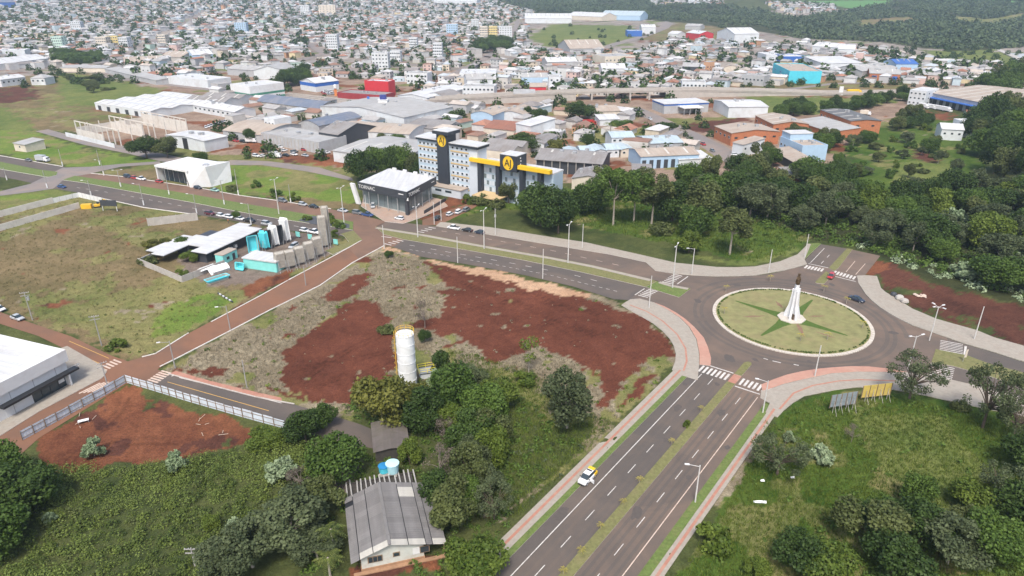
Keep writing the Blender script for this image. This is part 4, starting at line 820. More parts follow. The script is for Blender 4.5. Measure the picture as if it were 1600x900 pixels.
apts = [(511,80,17,20,'white','white apartment tower with balconies, tallest left of the city centre'),(582,107,25,15,'white','white five storey apartment block with rows of windows above the red store'),(499,25,26,22,'cream','cream apartment tower near the top of the city'),(470,24,14,20,'white','slim white apartment tower left of the cream tower'),
 (750,64,12,20,'cream','left one of the cream apartment blocks beside the hillside grove'),(764,64,13,20,'yellow','middle cream apartment block beside the hillside grove'),(780,64,20,20,'white','right pale apartment block beside the hillside grove'),(677,92,14,17,'white','narrow white apartment block left of the grove'),(698,57,17,18,'lblue','pale blue apartment block on the upper slope'),
 (152,76,16,14,'cream','cream apartment block in the left part of the city'),(168,74,18,14,'yellow','yellowish apartment block in the left part of the city'),(187,75,14,13,'white','white apartment block right of the yellowish one'),(112,50,16,16,'white','white slab block with slanted top on the left'),(368,52,18,16,'lblue','pale blue grey apartment block in the upper left city'),(83,75,16,14,'pale','pale green apartment block on the left'),(248,70,12,13,'cream','small cream apartment block in the left centre'),
 (640,80,12,16,'white','slim white block above the white offices'),(736,47,12,17,'white','white block on the upper slope right of the pale blue one'),(1075,8,10,22,'white','white tower of the far hill settlement'),(610,98,16,12,'white','white block behind the five storey block')]
for x, y, wpx, h, wl, lb in apts: B_('apartment_block', lb, (x, y), (x + wpx, y), None, 14, h=h, roof='flat', wall=wl, rc='pale', cat='apartment block', nwin=5, rows=max(3, int(h / 3.2)), ww=1.6, wh=1.3, group='apartment blocks in the city', side=2)
# ---------------------------------------------------------------- the hotel with the round yellow signs
def text(body, size, mt, parent, loc, rot, ext=.04, name='lettering', align='CENTER', sx=1.0):
    c = bpy.data.curves.new(name, 'FONT'); c.body = body; c.size = size; c.extrude = ext; c.align_x = align; c.align_y = 'CENTER'; c.materials.append(mt); c.resolution_u = 3
    tmp = bpy.data.objects.new('tmp_text', c); COL.objects.link(tmp); bpy.context.view_layer.update()
    me = bpy.data.meshes.new_from_object(tmp.evaluated_get(bpy.context.evaluated_depsgraph_get())); bpy.data.objects.remove(tmp)
    if not me.materials: me.materials.append(mt)
    o = new_obj(name, me, parent, loc); o.rotation_euler = rot; o.scale = (sx, 1, 1); return o
YEL = paint('sign_yellow', (.72, .46, .02), .5, .05, .6)
hot_lb = paint('hotel_pale_blue', (.4, .5, .58), .75, .08, .5, (.5, .52, .54), .4); hot_w = paint('hotel_white', (.52, .57, .62), .7, .05, .5)
hot_tan = paint('hotel_tan_band', (.5, .37, .2), .8, .12, .6); hot_dark = paint('hotel_dark', (.028, .034, .045), .55, .12, .5)
def signdisc(parent, loc, r, ry=None):
    t = MB(); t.lathe([(r, -.12), (r, .0)], 28); o = t.build('sign_disc', YEL, parent, loc); o.rotation_euler = (math.pi/2, 0, 0); o.scale = (1, 1.12, 1)
    text('AJ', r * 1.45, BLACKP, o, (0, 0, .05), (0, 0, 0), .05)
    rg = MB(); n = 28
    for i in range(n):
        a0, a1 = 2*math.pi*i/n, 2*math.pi*(i+1)/n
        rg.add([(r*.92*math.cos(a0), r*.92*math.sin(a0), .012), (r*.86*math.cos(a0), r*.86*math.sin(a0), .012), (r*.86*math.cos(a1), r*.86*math.sin(a1), .012), (r*.92*math.cos(a1), r*.92*math.sin(a1), .012)], [(0,3,2,1)])
    return o
a, u, v, w, d, flip = frame((656.5,291), (747,309), None, 6.5)
hotel = thing('hotel', 'pale blue seven storey hotel with a dark tower, yellow beam and round yellow signs', 'hotel', (a.x, a.y, 0), math.atan2(u.y, u.x))
FOOT.append([tuple(a - u*3 - v*3), tuple(a + u*(w+40) - v*3), tuple(a + u*(w+40) + v*22), tuple(a - u*3 + v*22)])
HH = 21.3; FL = 2.65
MB().box(0, 0, -.3, w, d, HH).build('wall', hot_lb, hotel)
MB().box(w - 4.2, -.12, 0, w + .12, .0, HH).build('corner_panel', hot_w, hotel)
MB().box(w - .02, .02, 0, w + .12, d, HH).build('side_wall', hot_w, hotel)
tx0, tx1 = w * .365, w * .56
r1 = MB(); r1.box(-.3, -.9, HH, tx0 - .2, d + .9, HH + .9, 1); r1.box(-.6, -1.2, HH + .9, tx0 - .2, d + 1.2, HH + 1.2); r1.build('roof_edge', [rf_white, hot_dark], hotel)
r1 = MB(); r1.box(tx1 + .2, -.9, HH - .6, w + .9, d + .9, HH + .5, 1); r1.box(tx1 + .2, -1.2, HH + .5, w + 1.2, d + 1.2, HH + .8); r1.build('roof_edge', [rf_white, hot_dark], hotel)
tw = MB(); tw.box(tx0, -1.3, 3.2, tx1 - .6, d * .75, HH + 3.9); tw.build('tower', hot_dark, hotel)
tw = MB(); tw.box(tx0 - 1.2, -2.5, HH + 3.9, tx1 + 1.0, d * .9, HH + 5.2, 1); tw.box(tx0 - 1.0, -2.3, HH + 5.2, tx1 + .8, d * .88, HH + 5.4); tw.build('tower_cap', [rf_white, hot_dark], hotel)
signdisc(hotel, ((tx0 + tx1 - .6) / 2, -1.36, HH + 1.1), 2.3)
for fl in range(7):
    z = 3.6 + fl * FL
    if z + 1 > HH: break
    for x0, x1, nwn in ((.4, tx0 - .3, 5), (tx1 + .2, w - 4.4, 4)):
        MB().box(x0, -.08, z - .35, x1, .0, z + 1.05).build('window_band', hot_w, hotel)
        if fl % 2 == 0: MB().box(x0, -.28, z - 1.35, x1, .0, z - .75).build('ledge', hot_tan, hotel)
        for k in range(nwn):
            x = x0 + (x1 - x0) * (k + .5) / nwn
            f = MB().box(-.55, -.05, -.5, .55, .0, .5).build('window', WHITE, hotel, (x, -.09, z + .35)); MB().box(-.48, -.03, -.43, .48, .01, .43).build('pane', GLASS, f, (0, -.04, 0))
MB().box(2, -5.5, -.3, w - 5, -.1, 3.4).build('podium', hot_w, hotel)
MB().box(1.7, -5.8, 3.4, w - 4.7, -.1, 3.7).build('podium_roof', rf_tan, hotel)
for k in range(3): MB().box(-1.7, -.06, 0, 1.7, .02, .9).build('podium_window', GLASS, hotel, (w * (.3 + .17 * k), -5.5, 1.6))
# entrance wing to the right with the yellow beam
WL = 36.0; WH = 15.8
MB().box(w + .2, 1.5, -.3, w + WL, 9, WH - 1).build('wing_wall', hot_lb, hotel)
MB().box(w + .2, 1.5, WH - 1, w + WL, 9.4, WH - .4).build('wing_roof', rf_white, hotel)
for x0, x1 in ((w - 3.2, w + 12.5), (w + 21, w + 36)):
    bm = MB(); bm.box(x0, -1.5, WH - .2, x1, .6, WH + 1.3); bm.build('yellow_beam', YEL, hotel)
for x in (w + .6, w + 9.8, w + 21.5, w + 30): MB().box(x, -.9, 0, x + 1.7, 1.4, WH - .32).build('pillar', hot_dark, hotel)
MB().box(w + 12.7, -1.8, WH - 1.6, w + 20.8, 5.5, WH + 4.9).build('sign_tower', hot_dark, hotel)
MB().box(w + 12.7, -1.8, WH + 4.9, w + 20.8, 5.5, WH + 5.1).build('sign_tower_roof', rf_white, hotel)
signdisc(hotel, (w + 16.7, -1.85, WH + 1.7), 2.55)
for k in range(4): MB().box(0, -.3, -.3, .06, .3, .3).build('side_letter_panel', WHITE, hotel, (w + 20.8, 1.0 + (k % 2) * .3, WH + 3.8 - k * 1.25))
for fl in range(5):
    for bay in range(3):
        for k in range(5):
            x = w + 2.9 + bay * 10.6 + k * 1.35
            MB().box(-.55, -.05, -.9, .55, .02, .9).build('glazing_panel', hot_w if (k + fl) % 3 else BLUEGL, hotel, (x, 1.5, 1.6 + fl * 2.7))
MB().box(w + 2, -7, 2.9, w + 15, 1.4, 3.3).build('entrance_canopy', hot_tan, hotel)
for x in (w + 2.6, w + 8.5, w + 14.4): MB().tube((x, -6.5, 0), (x, -6.5, 2.9), .2, .2, 8).build('canopy_post', hot_dark, hotel)

# ---------------------------------------------------------------- the showroom with the dark fascia
P0, P1, P2 = g(564, 319.5), g(637.5, 336.5), g(681, 311)
c = P1; e0 = (P0 - P1); e1 = (P2 - P1)
sh = thing('car_showroom', 'glass fronted showroom with a white roof and dark lettered fascia at the junction', 'showroom', (c.x, c.y, .13))
FOOT.append([tuple(P0), tuple(P1), tuple(P2), tuple(P0 + e1)])
l0, l1 = e0.length, e1.length; u0, u1 = e0.normalized(), e1.normalized()
def S(a_, b_, z): q = u0 * a_ + u1 * b_; return (q.x, q.y, z)
def spr(mb, a0, a1, b0, b1, z0, z1, m=0):
    mb.prism([S(a0, b0, 0)[:2], S(a1, b0, 0)[:2], S(a1, b1, 0)[:2], S(a0, b1, 0)[:2]], z0, z1, m); return mb
SHH = 9.2
spr(MB(), -.4, l0 + .4, -.4, l1 + .4, SHH - .15, SHH + .1).build('roof', rf_white, sh)
spr(MB(), 1.5, l0, 1.5, l1, 0, .25).build('floor', CONC, sh)
for (aa, bb) in (((-.5, -.3), (-.5, l1 + .5)), ((-.5, l0 + .5), (-.5, -.3))): spr(MB(), aa[0], aa[1], bb[0], bb[1], SHH - 2.9, SHH + .35).build('fascia', DARKG, sh)
spr(MB(), 2, l0 - .2, l1 - .5, l1, 0, SHH - .2).build('back_wall', WHITE2, sh); spr(MB(), l0 - .6, l0, 2, l1, 0, SHH - .2).build('side_wall', GREYW, sh)
for k in range(6):
    a0 = 1.8 + (l0 - 2) * k / 6; spr(MB(), a0 + .08, a0 + (l0 - 2) / 6 - .08, 2.0, 2.06, .25, SHH - 2.95).build('glass_panel', BLUEGL, sh); spr(MB(), a0 - .08, a0 + .08, 1.95, 2.1, .25, SHH - 2.95).build('mullion', DARKG, sh)
for k in range(5):
    b0 = 1.8 + (l1 - 2) * k / 5; spr(MB(), 2.0, 2.06, b0 + .08, b0 + (l1 - 2) / 5 - .08, .25, SHH - 2.95).build('glass_panel', BLUEGL, sh); spr(MB(), 1.95, 2.1, b0 - .08, b0 + .08, .25, SHH - 2.95).build('mullion', DARKG, sh)
spr(MB(), -.45, 1.0, -.45, 1.0, 0, SHH - 2.95).build('corner_column', DARKG, sh)
for k in range(4):
    a0 = l0 * (k + 1) / 5; MB().tube(S(a0, -.1, 0), S(a0, -.1, SHH - 2.9), .14, .14, 8).build('column', METAL, sh)
for k in range(3):
    b0 = l1 * (k + 1) / 4; MB().tube(S(-.1, b0, 0), S(-.1, b0, SHH - 2.9), .14, .14, 8).build('column', METAL, sh)
spr(MB(), 4, l0 - 2, 6, 6.3, .3, 3.4).build('inner_wall', paint('inner_wood', (.16, .1, .06), .7, .2, 1), sh)
for a0, b0 in ((5, 3.5), (10, 4), (15, 3.2)): spr(MB(), a0, a0 + 2.2, b0, b0 + 1.2, .3, 1.2).build('display_counter', WHITE, sh)
fin_ = MB(); fin_.prism([S(l0 + .2, -.6, 0)[:2], S(l0 + 2.4, -.6, 0)[:2], S(l0 + 2.4, .6, 0)[:2], S(l0 + .2, .6, 0)[:2]], 0, SHH - 1)
fin_.v = [(x + u0.x * (z * .32), y + u0.y * (z * .32), z) for x, y, z in fin_.v]; fin_.build('slanted_fin', WHITE, sh)
for k in range(4): spr(MB(), 3 + k * 6, 5 + k * 6, l1 - 1.4, l1 - .6, SHH + .1, SHH + 1.2).build('roof_unit', WHITE, sh)
def ftext(body, size, along, a_, off, z, sx=1.0):
    d_ = -u0 if along == 0 else u1                       # reading direction seen from outside
    ang = math.atan2(d_.y, d_.x)
    p = S(a_, -.42 - off, z) if along == 0 else S(-.62 - off, a_, z)
    return text(body, size, WHITE, sh, p, (math.pi/2, 0, ang), .03, sx=sx)
ftext('TORNAC', 2.0, 0, l0 - 4.8, .34, SHH - 1.25, 1.1); ftext('TORNAC', 2.0, 1, 5.0, .1, SHH - 1.25, 1.1)
for al, a_, in ((0, 2.6), (1, l1 - 3)):
    d_ = u0 if al == 0 else u1
    q = MB(); p0 = Vector(S(a_ - 1.3, -.66, SHH - 1.0)) if al == 0 else Vector(S(-.66, a_ - 1.3, SHH - 1.0)); p1 = Vector(S(a_ + 1.3, -.66, SHH - 1.0)) if al == 0 else Vector(S(-.66, a_ + 1.3, SHH - 1.0))
    q.obox(p0, p1, .04, .35); q.build('sign_bar', WHITE, sh)
sp = MB(); sp.lathe([(.05, 0), (.75, .02), (.75, .1), (.05, .12)], 18); o = sp.build('corner_emblem', BLACKP, sh, S(-.8, -.8, SHH - 2.4)); o.rotation_euler = (math.pi/2, 0, math.atan2((u0 + u1).y, (u0 + u1).x) + math.pi/2 + math.pi); o.scale = (1, 1.2, 1)
em = MB(); em.add([(-.4, -.55, 0), (.4, -.55, 0), (.28, .1, 0), (.4, .5, 0), (-.1, .35, 0)], [(0, 1, 2, 3, 4)]); e_ = em.build('emblem_mark', WHITE, o, (0, 0, .14)); MB().add([(-.4, -.55, 0), (.4, -.55, 0), (.28, .1, 0), (.4, .5, 0), (-.1, .35, 0)], [(4, 3, 2, 1, 0)]).build('emblem_mark', WHITE, o, (0, 0, -.03))
rw = spr(MB(), -5.5, -5.2, 5, l1, 0, 1.3); rw.build('ramp_wall', DARKG, sh)

# ---------------------------------------------------------------- white wedge-shaped building by the avenue
a, u, v, w, d, flip = frame((252,283), (300,292), None, 17)
wb = thing('wedge_building', 'white box building with a tilted side wall and a deep dark opening by the avenue', 'building', (a.x, a.y, 0), math.atan2(u.y, u.x))
FOOT.append([tuple(a), tuple(a + u*(w+10)), tuple(a + u*(w+10) + v*d), tuple(a + v*d)])
H_ = 6.8
MB().box(-1.0, -1.2, H_, w + .2, d, H_ + .9).build('roof', WHITE, wb)
sw = MB(); sw.add([(w + .2, -1.2, 0), (w + 8, 4, 0), (w + 8.5, d - 2, 0), (w + .2, d, 0), (w - 1.5, -1.2, H_ + .9), (w + 7.2, 3, H_ + 2.4), (w + 6.5, d, H_ + 1.8), (w - 1.5, d, H_ + .9)], [(0,1,5,4),(1,2,6,5),(2,3,7,6),(3,0,4,7),(4,5,6,7)]); sw.build('tilted_wall', WHITE, wb)
MB().box(-.8, -1.0, 0, -.1, d, H_ - .02).build('end_wall', WHITE, wb); MB().box(-.05, d - .4, 0, w, d - .02, H_ - .02).build('back_wall', WHITE2, wb)
for k in range(6): MB().box(w * k / 6 + .1, 2.0, .2, w * (k + 1) / 6 - .1, 2.1, H_ - .05).build('glass_panel', GLASS, wb)
for k in range(5): MB().box(w * (k + 1) / 6 - .08, 1.9, .2, w * (k + 1) / 6 + .08, 2.15, H_ - .05).build('mullion', METAL, wb)
tk = MB(); tk.lathe([(1.6, H_ + .9), (1.6, H_ + 1.7), (1.2, H_ + 1.9)], 16, 0, (w + 1, d * .5)); tk.build('roof_tank', METAL, wb)

# ---------------------------------------------------------------- white store at the left edge
a, u, v, w, d, flip = frame((-60,682), (108,596), None, 60)
c0 = g(15, 652); c1 = g(112, 598)
u = (c1 - c0).normalized(); v = Vector((-u.y, u.x)); a = c1 - u * 52; w = 52; d = 30
ws = thing('white_store', 'large white store with a tall white parapet and black canopy on the left edge', 'store', (a.x, a.y, .1), math.atan2(u.y, u.x)); FOOT.append([tuple(a), tuple(a + u*w), tuple(a + u*w + v*d), tuple(a + v*d)])
SH = 8.0
MB().box(0, 0, -.2, w, d, SH - 2.2).build('wall', WHITE, ws)
for p in ((-.5, -.5, w + .5, .1), (w - .1, .1, w + .5, d + .5), (-.5, d - .1, w - .1, d + .5), (-.5, .1, .1, d - .1)): MB().box(p[0], p[1], SH - 2.4, p[2], p[3], SH + .4).build('parapet', WHITE, ws)
MB().box(.1, .1, SH - 2.2, w - .1, d - .1, SH - .5).build('roof', rf_white, ws)
for k in range(10): MB().box(w * k / 10 + 2.4, -.06, 0, w * k / 10 + 2.5, -.0, SH - 2.4).build('panel_joint', GREYW, ws)
MB().box(w - 16, -1.6, 3.0, w + 1.6, -.02, 3.5).build('canopy', BLACKP, ws)
MB().box(w - 9, -.1, 0, w - 1.2, .04, 2.9).build('glass_front', GLASS, ws)
for k in range(4): MB().box(w - 9 + k * 2.0, -.16, 0, w - 8.9 + k * 2.0, -.08, 2.9).build('mullion', BLACKP, ws)
MB().box(w - 2.9, -.22, 1.3, w - 1.5, -.17, 2.1).build('window_poster', WHITE, ws)
MB().box(w - 1.0, -1.2, 0, w - .6, -.1, 2.95).build('white_post', WHITE, ws)
MB().box(w - 27, -.1, 0, w - 20.5, .04, 4.6).build('roller_door', BLACKP, ws)
MB().box(w - 15, -.05, 0, w - 14, .02, 2.1).build('side_door', WHITE, ws)
text('AUTCO', .9, WHITE, ws, (w + 1.7, .4, 3.0), (math.pi/2, 0, 0), .05)

# ---------------------------------------------------------------- unfinished building: pale panel walls and columns
a, u, v, w, d, flip = frame((122,212), (190,228), (283,207))
ub = thing('unfinished_building', 'unfinished pale concrete building of columns, beams and wall panels without a roof', 'building', (a.x, a.y, 0), math.atan2(u.y, u.x)); FOOT.append([tuple(a), tuple(a + u*w), tuple(a + u*w + v*d), tuple(a + v*d)])
pc = paint('pale_precast', (.6, .57, .52), .9, .12, .5, (.35, .27, .2), .4)
for k in range(9):
    x = w * k / 8
    for y in (0, d * .5, d): MB().box(x - .25, y - .25, 0, x + .25, y + .25, 9).build('column', pc, ub)
for k in range(8):
    x = w * k / 8; MB().box(x + .3, d - .1, 0, x + w/8 - .3, d + .1, 7.5).build('wall_panel', pc, ub)
    if k < 6: MB().box(x + .3, d*.5 - .1, 0, x + w/8 - .3, d*.5 + .1, 5.5 + (k % 3)).build('wall_panel', pc, ub)
for y in (0, d * .5, d): MB().box(0, y - .2, 8.5, w, y + .2, 9.02).build('beam', pc, ub)
for k in range(7):
    y = d * k / 6; MB().box(w - .2, y - .2, 0, w + .2, y + .2, 9).build('column', pc, ub); MB().box(-.2, y - .2, 0, .2, y + .2, 7).build('column', pc, ub)
for k in range(6): MB().box(-.1, d*k/6 + .2, 0, .1, d*(k+1)/6 - .2, 5).build('wall_panel', pc, ub)
MB().box(-4, -5, 0, w + 2, -4.6, 2.4).build('hoarding', WHITE2, ub)
for k in range(5): MB().box(w * k / 8 + .3, -.1, 0, w * (k+1) / 8 - .3, .1, 4.2).build('wall_panel', pc, ub)

# ---------------------------------------------------------------- pool yard: office, shells on stands, kiosk
a, u, v, w, d, flip = frame((301,419), (368,397), None, 18)
if flip: pass
ang = math.atan2((g(395,372) - g(318,408)).y, (g(395,372) - g(318,408)).x)
po_o = g(326, 411); ux = Vector((math.cos(ang), math.sin(ang))); vy = Vector((-ux.y, ux.x))
of = thing('pool_office', 'dark walled office under staggered flat white roofs in the pool yard', 'office', (po_o.x, po_o.y, 0), ang); FOOT.append([tuple(po_o), tuple(po_o + ux*40), tuple(po_o + ux*40 + vy*20), tuple(po_o + vy*20)])
wlen = (g(395,372) - g(326,411)).length
MB().box(0, .5, -.2, wlen, 6, 3.6).build('wall', DARKG, of); MB().box(6, 6.01, -.2, wlen + 2, 12, 3.2).build('rear_wall', DARKG, of); MB().box(4, 12.02, -.2, wlen * .8, 17, 2.8).build('far_wall', DARKG, of)
for p in ((-1, -1.0, wlen + 1, 5.6, 3.8), (4, 6.2, wlen + 4, 11.6, 3.5), (-6, 12.2, wlen * .55, 17.5, 3.1), (-4, 18, wlen * .5, 22, 2.9)): MB().box(*p[:2], p[4] - .22, *p[2:4], p[4]).build('roof_panel', rf_white, of); MB().box(p[0] - .1, p[1] - .1, p[4] - .42, p[2] + .1, p[3] + .1, p[4] - .225).build('roof_frame', BLACKP, of)
for k in range(3): MB().box(-.6, -.06, -.7, .6, .02, .7).build('window', GLASS, of, (3 + k * 3.2, .5, 1.7))
MB().box(-.5, -.7, 0, .5, 0, 1.0).build('air_conditioner', WHITE, of, (11, .5, .6)); MB().box(-.5, -.7, 0, .5, 0, 1.0).build('air_conditioner', WHITE, of, (13, .5, .9))
TURQ = paint('turquoise_shell', (.1, .6, .68), .35, .08, .8); SHELLW = paint('white_gelcoat', (.72, .74, .74), .4, .08, .8); SHELLB = paint('shell_back_fibre', (.36, .34, .3), .7, .2, 1.2, (.42, .38, .32), .6); AQUA = paint('aqua_paint', (.22, .62, .58), .6, .08, .8)
def pool_mesh(L, W, D, kind=0):
    mb = MB(); n = 4
    def rr(l, w_, r):
        pts = []
        for cx, cy, a0 in ((l/2-r, w_/2-r, 0), (-l/2+r, w_/2-r, 90), (-l/2+r, -w_/2+r, 180), (l/2-r, -w_/2+r, 270)):
            for k in range(n + 1): t = rad(a0 + 90 * k / n); pts.append((cx + r * math.cos(t), cy + r * math.sin(t)))
        return pts
    rings = [(rr(L, W, .5), D), (rr(L - .5, W - .5, .4), D), (rr(L - 1.0, W - 1.0, .4), .1)]; m_ = 4 * (n + 1); vs = []
    for p, z in rings: vs += [(x, y, z) for x, y in p]
    fs = [(k*m_+i, k*m_+(i+1)%m_, (k+1)*m_+(i+1)%m_, (k+1)*m_+i) for k in range(2) for i in range(m_)] + [tuple(range(2*m_, 3*m_))]
    mb.add(vs, fs, 0)
    o = [(rr(L, W, .5), D - .02), (rr(L - .7, W - .7, .4), D - .06), (rr(L - .9, W - .9, .4), 0)]; vs = []
    for p, z in o: vs += [(x, y, z) for x, y in p]
    mb.add(vs, [(k*m_+i, (k+1)*m_+i, (k+1)*m_+(i+1)%m_, k*m_+(i+1)%m_) for k in range(2) for i in range(m_)] + [tuple(range(3*m_-1, 2*m_-1, -1))], 1)
    for k in range(5): x = -L/2 + .8 + k * (L - 1.6) / 4; mb.box(x - .06, -W/2 + .25, -.04, x + .06, W/2 - .25, .02, 1)
    return mb
def pool(name, label, base, L, W, D, inner, outer, face=None, tilt=90, roll=0, z=0):
    p = g(*base); t = thing(name, label, 'pool shell', (p.x, p.y, 0), 0, 'pool shells on display in the yard')
    mb = pool_mesh(L, W, D); o = mb.build('shell', [inner, outer], t)
    o.rotation_mode = 'XYZ'
    if tilt == 0: o.rotation_euler = (0, 0, face); o.location = (0, 0, z)
    else:
        M = Matrix.Rotation(face, 4, 'Z') @ Matrix.Rotation(rad(tilt), 4, 'X') @ Matrix.Rotation(math.pi/2, 4, 'Z')
        o.rotation_euler = M.to_euler(); o.location = (0, 0, L/2 + .3)
        st_ = MB(); f = Vector((math.sin(face), -math.cos(face), 0))
        for s in (-1, 1):
            q = Vector((math.cos(face), math.sin(face), 0)) * (s * W * .32); st_.tube(q - f * .4, q - f * 1.0 + Vector((0, 0, L * .6)), .08, .08, 6); st_.tube(q - f * 2.2, q - f * 1.0 + Vector((0, 0, L * .6)), .06, .06, 6)
        st_.build('stand', METAL, t)
    return t
fr = -.35
pool('upright_pool_shell', 'tallest white pool shell standing on end in the display yard', (445,379), 8.6, 3.4, 1.3, SHELLW, SHELLW, fr + math.pi, 86)
pool('upright_pool_shell', 'shorter white pool shell standing on end left of the tallest one', (427,386), 7.4, 3.4, 1.3, SHELLW, SHELLW, fr + math.pi, 86)
pool('upright_pool_shell', 'dark backed pool shell standing on end between the two white shells', (437,382), 7.0, 2.6, 1.2, DARKG, DARKG, fr + 1.2, 88)
pool('upright_pool_shell', 'bright turquoise pool shell standing on end behind the kiosk', (412,391), 6.4, 3.4, 1.3, TURQ, TURQ, fr + math.pi, 86)
pool('upright_pool_shell', 'dark shell on end left of the shorter white pool shell', (420,388), 6.6, 2.4, 1.2, DARKG, DARKG, fr + 1.0, 88)
pool('upright_pool_shell', 'grey backed turquoise shell standing at the left end of the row', (396,394), 6.0, 3.6, 1.3, TURQ, SHELLB, fr + .9, 88)
for k, (x, y, L_, lb) in enumerate(((441,423,6.0,'first'),(456,420,6.0,'second'),(471,415,6.2,'third'),(486,409,6.6,'fourth'),(499,402,6.8,'fifth'))):
    pool('upright_pool_shell', lb + ' raw fibre pool shell from the kiosk, its ribbed back to the dirt road', (x, y), L_, 3.6, 1.3, SHELLB, SHELLB, math.pi + .6, 82)
pool('upright_pool_shell', 'tall raw fibre pool shell at the street end of the row', (508,388), 11.5, 3.0, 1.2, SHELLB, SHELLB, math.pi + .4, 84)
pool('upright_pool_shell', 'tallest raw fibre shell rising behind the street end shell', (513,384), 14.0, 2.6, 1.1, SHELLB, SHELLB, math.pi + .2, 86)
pool('flat_pool_shell', 'turquoise pool shell lying flat on the gravel near the wall', (340,439), 7.4, 3.0, 1.2, TURQ, SHELLB, ang - .35, 0)
pool('leaning_pool_shell', 'white pool shell leaning over on the gravel', (345,425), 6.5, 3.2, 1.2, SHELLW, SHELLW, ang + .1, 0).children[0].rotation_euler = (rad(215), 0, ang - .35)
pool('leaning_pool_shell', 'second white shell lying behind the leaning white shell', (322,424), 6.0, 3.0, 1.2, SHELLW, SHELLW, ang - .2, 0).children[0].rotation_euler = (rad(150), 0, ang - .2)
for o in [x for x in bpy.data.objects if x.name.startswith('leaning_pool_shell')]: o.children[0].location.z = 1.6
kp = g(382, 418.5); kd = g(433, 426) - kp; ka = math.atan2(kd.y, kd.x)
ki = thing('turquoise_kiosk', 'turquoise box kiosk with a flat white roof in the pool yard', 'kiosk', (kp.x, kp.y, 0), ka); kw = kd.length
MB().box(0, 0, 0, kw, 6.2, 3.3).build('wall', AQUA, ki); MB().box(-.3, -.3, 3.3, kw + .3, 6.5, 3.7).build('roof', rf_white, ki); MB().box(-.02, 2, .3, .06, 4.5, 2.4).build('shutter', GREYW, ki)
kp = g(350, 413)
k2 = thing('turquoise_cabin', 'small turquoise cabin with a dark door left of the kiosk', 'cabin', (kp.x, kp.y, 0), ang); MB().box(0, 0, 0, 6.5, 3.2, 2.9).build('wall', AQUA, k2); MB().box(-.1, -.1, 2.9, 6.6, 3.3, 3.1).build('roof', rf_tan, k2); MB().box(4.2, -.05, 0, 5.4, .02, 2.2).build('door', DARKG, k2); MB().box(1.6, -.05, 1.0, 2.8, .02, 1.9).build('window', GLASS, k2)
kp = g(379, 421); k3 = thing('tub_shell', 'small turquoise tub shell standing open beside the kiosk', 'tub', (kp.x, kp.y, 0), ka); pool_mesh(3.4, 2.6, 1.3).build('shell', [TURQ, AQUA], k3, (0, 0, 1.4)).rotation_euler = (rad(80), 0, 0)
for k, (x, y) in enumerate(((466,372),(485,376),(525,384))):
    p = g(x, y); t = thing('yard_sign', ['small mint sign panel at the yard fence, left of three', 'mint sign panel at the yard fence, middle of three', 'mint sign panel at the yard corner by the verge'][k], 'sign', (p.x, p.y, 0), -.4, 'mint signs on the yard fence'); MB().box(-.9, -.05, .6, .9, .05, 2.4).build('panel', AQUA, t); MB().tube((0, .1, 0), (0, .1, 2.0), .06, .06, 6).build('post', METAL, t)
def low_wall(name, label, pts, h, th, mt, cat='wall', panel=None, post=None, postm=None):
    p = gl(pts); o = thing(name, label, cat, (p[0].x, p[0].y, 0)); 
    for i, (a_, b_) in enumerate(zip(p[:-1], p[1:])):
        L_ = (b_ - a_).length; n_ = max(1, int(round(L_ / panel))) if panel else 1
        for k in range(n_):
            q0 = a_ + (b_ - a_) * (k / n_) - p[0]; q1 = a_ + (b_ - a_) * ((k + 1) / n_) - p[0]; dd = (q1 - q0).normalized() * .03
            mb = MB(); mb.obox((*(q0 + dd), h/2 - .05), (*(q1 - dd), h/2 - .05), th, h + .1); mb.build('panel', mt, o)
            if post: MB().box(q0.x - post, q0.y - post, -.1, q0.x + post, q0.y + post, h + .15).build('post', postm or mt, o)
    return o
low_wall('yard_wall', 'pale concrete wall round the pool yard garden', [(217,412),(285,441),(352,415)], 2.0, .18, CONC, panel=4.0)
low_wall('yard_wall', 'grey wall along the far side of the pool yard', [(217,412),(280,384)], 1.6, .18, GREYW, panel=4.0)
low_wall('panel_wall', 'free standing wall of pale precast panels in the dry field', [(232,353),(310,344)], 3.0, .14, CONC, panel=2.6, post=.12)
low_wall('field_wall', 'long pale wall running left from the avenue, upper one of two', [(-120,370),(0,339),(84,317)], 2.4, .2, pc, panel=6)
low_wall('field_wall', 'long pale wall running left across the dry field, lower one of two', [(-120,400),(0,361),(125,325)], 2.4, .2, pc, panel=6)
low_wall('white_hoarding', 'white sheet hoarding beside the avenue at the field corner', [(84,317),(124,308),(160,316)], 2.0, .1, WHITE, 'hoarding', panel=2.5, post=.08, postm=GREYW)
p = g(153, 324); t = thing('yellow_excavator', 'yellow excavator beside the white hoarding', 'excavator', (p.x, p.y, 0), .6); t.scale = (.7, .7, .7)
EXC = paint('machine_yellow', (.68, .4, .03), .5, .12, 1)
for s in (-1.1, 1.1): mb = MB(); mb.box(-1.9, s - .3, 0, 1.9, s + .3, .8); mb.build('track', TYRE, t)
MB().box(-1.8, -1.3, .9, 1.2, 1.3, 2.0).build('body', EXC, t); MB().box(-.2, .1, 2.0, 1.2, 1.2, 3.1).build('cab', GLASS, t); mb = MB(); mb.obox((1.0, -.3, 1.8), (4.0, -.3, 4.4), .35, .5); mb.obox((4.0, -.3, 4.4), (5.8, -.3, 2.4), .3, .4); mb.build('arm', EXC, t); MB().box(5.4, -.8, 1.2, 6.2, .2, 2.2).build('bucket', EXC, t)
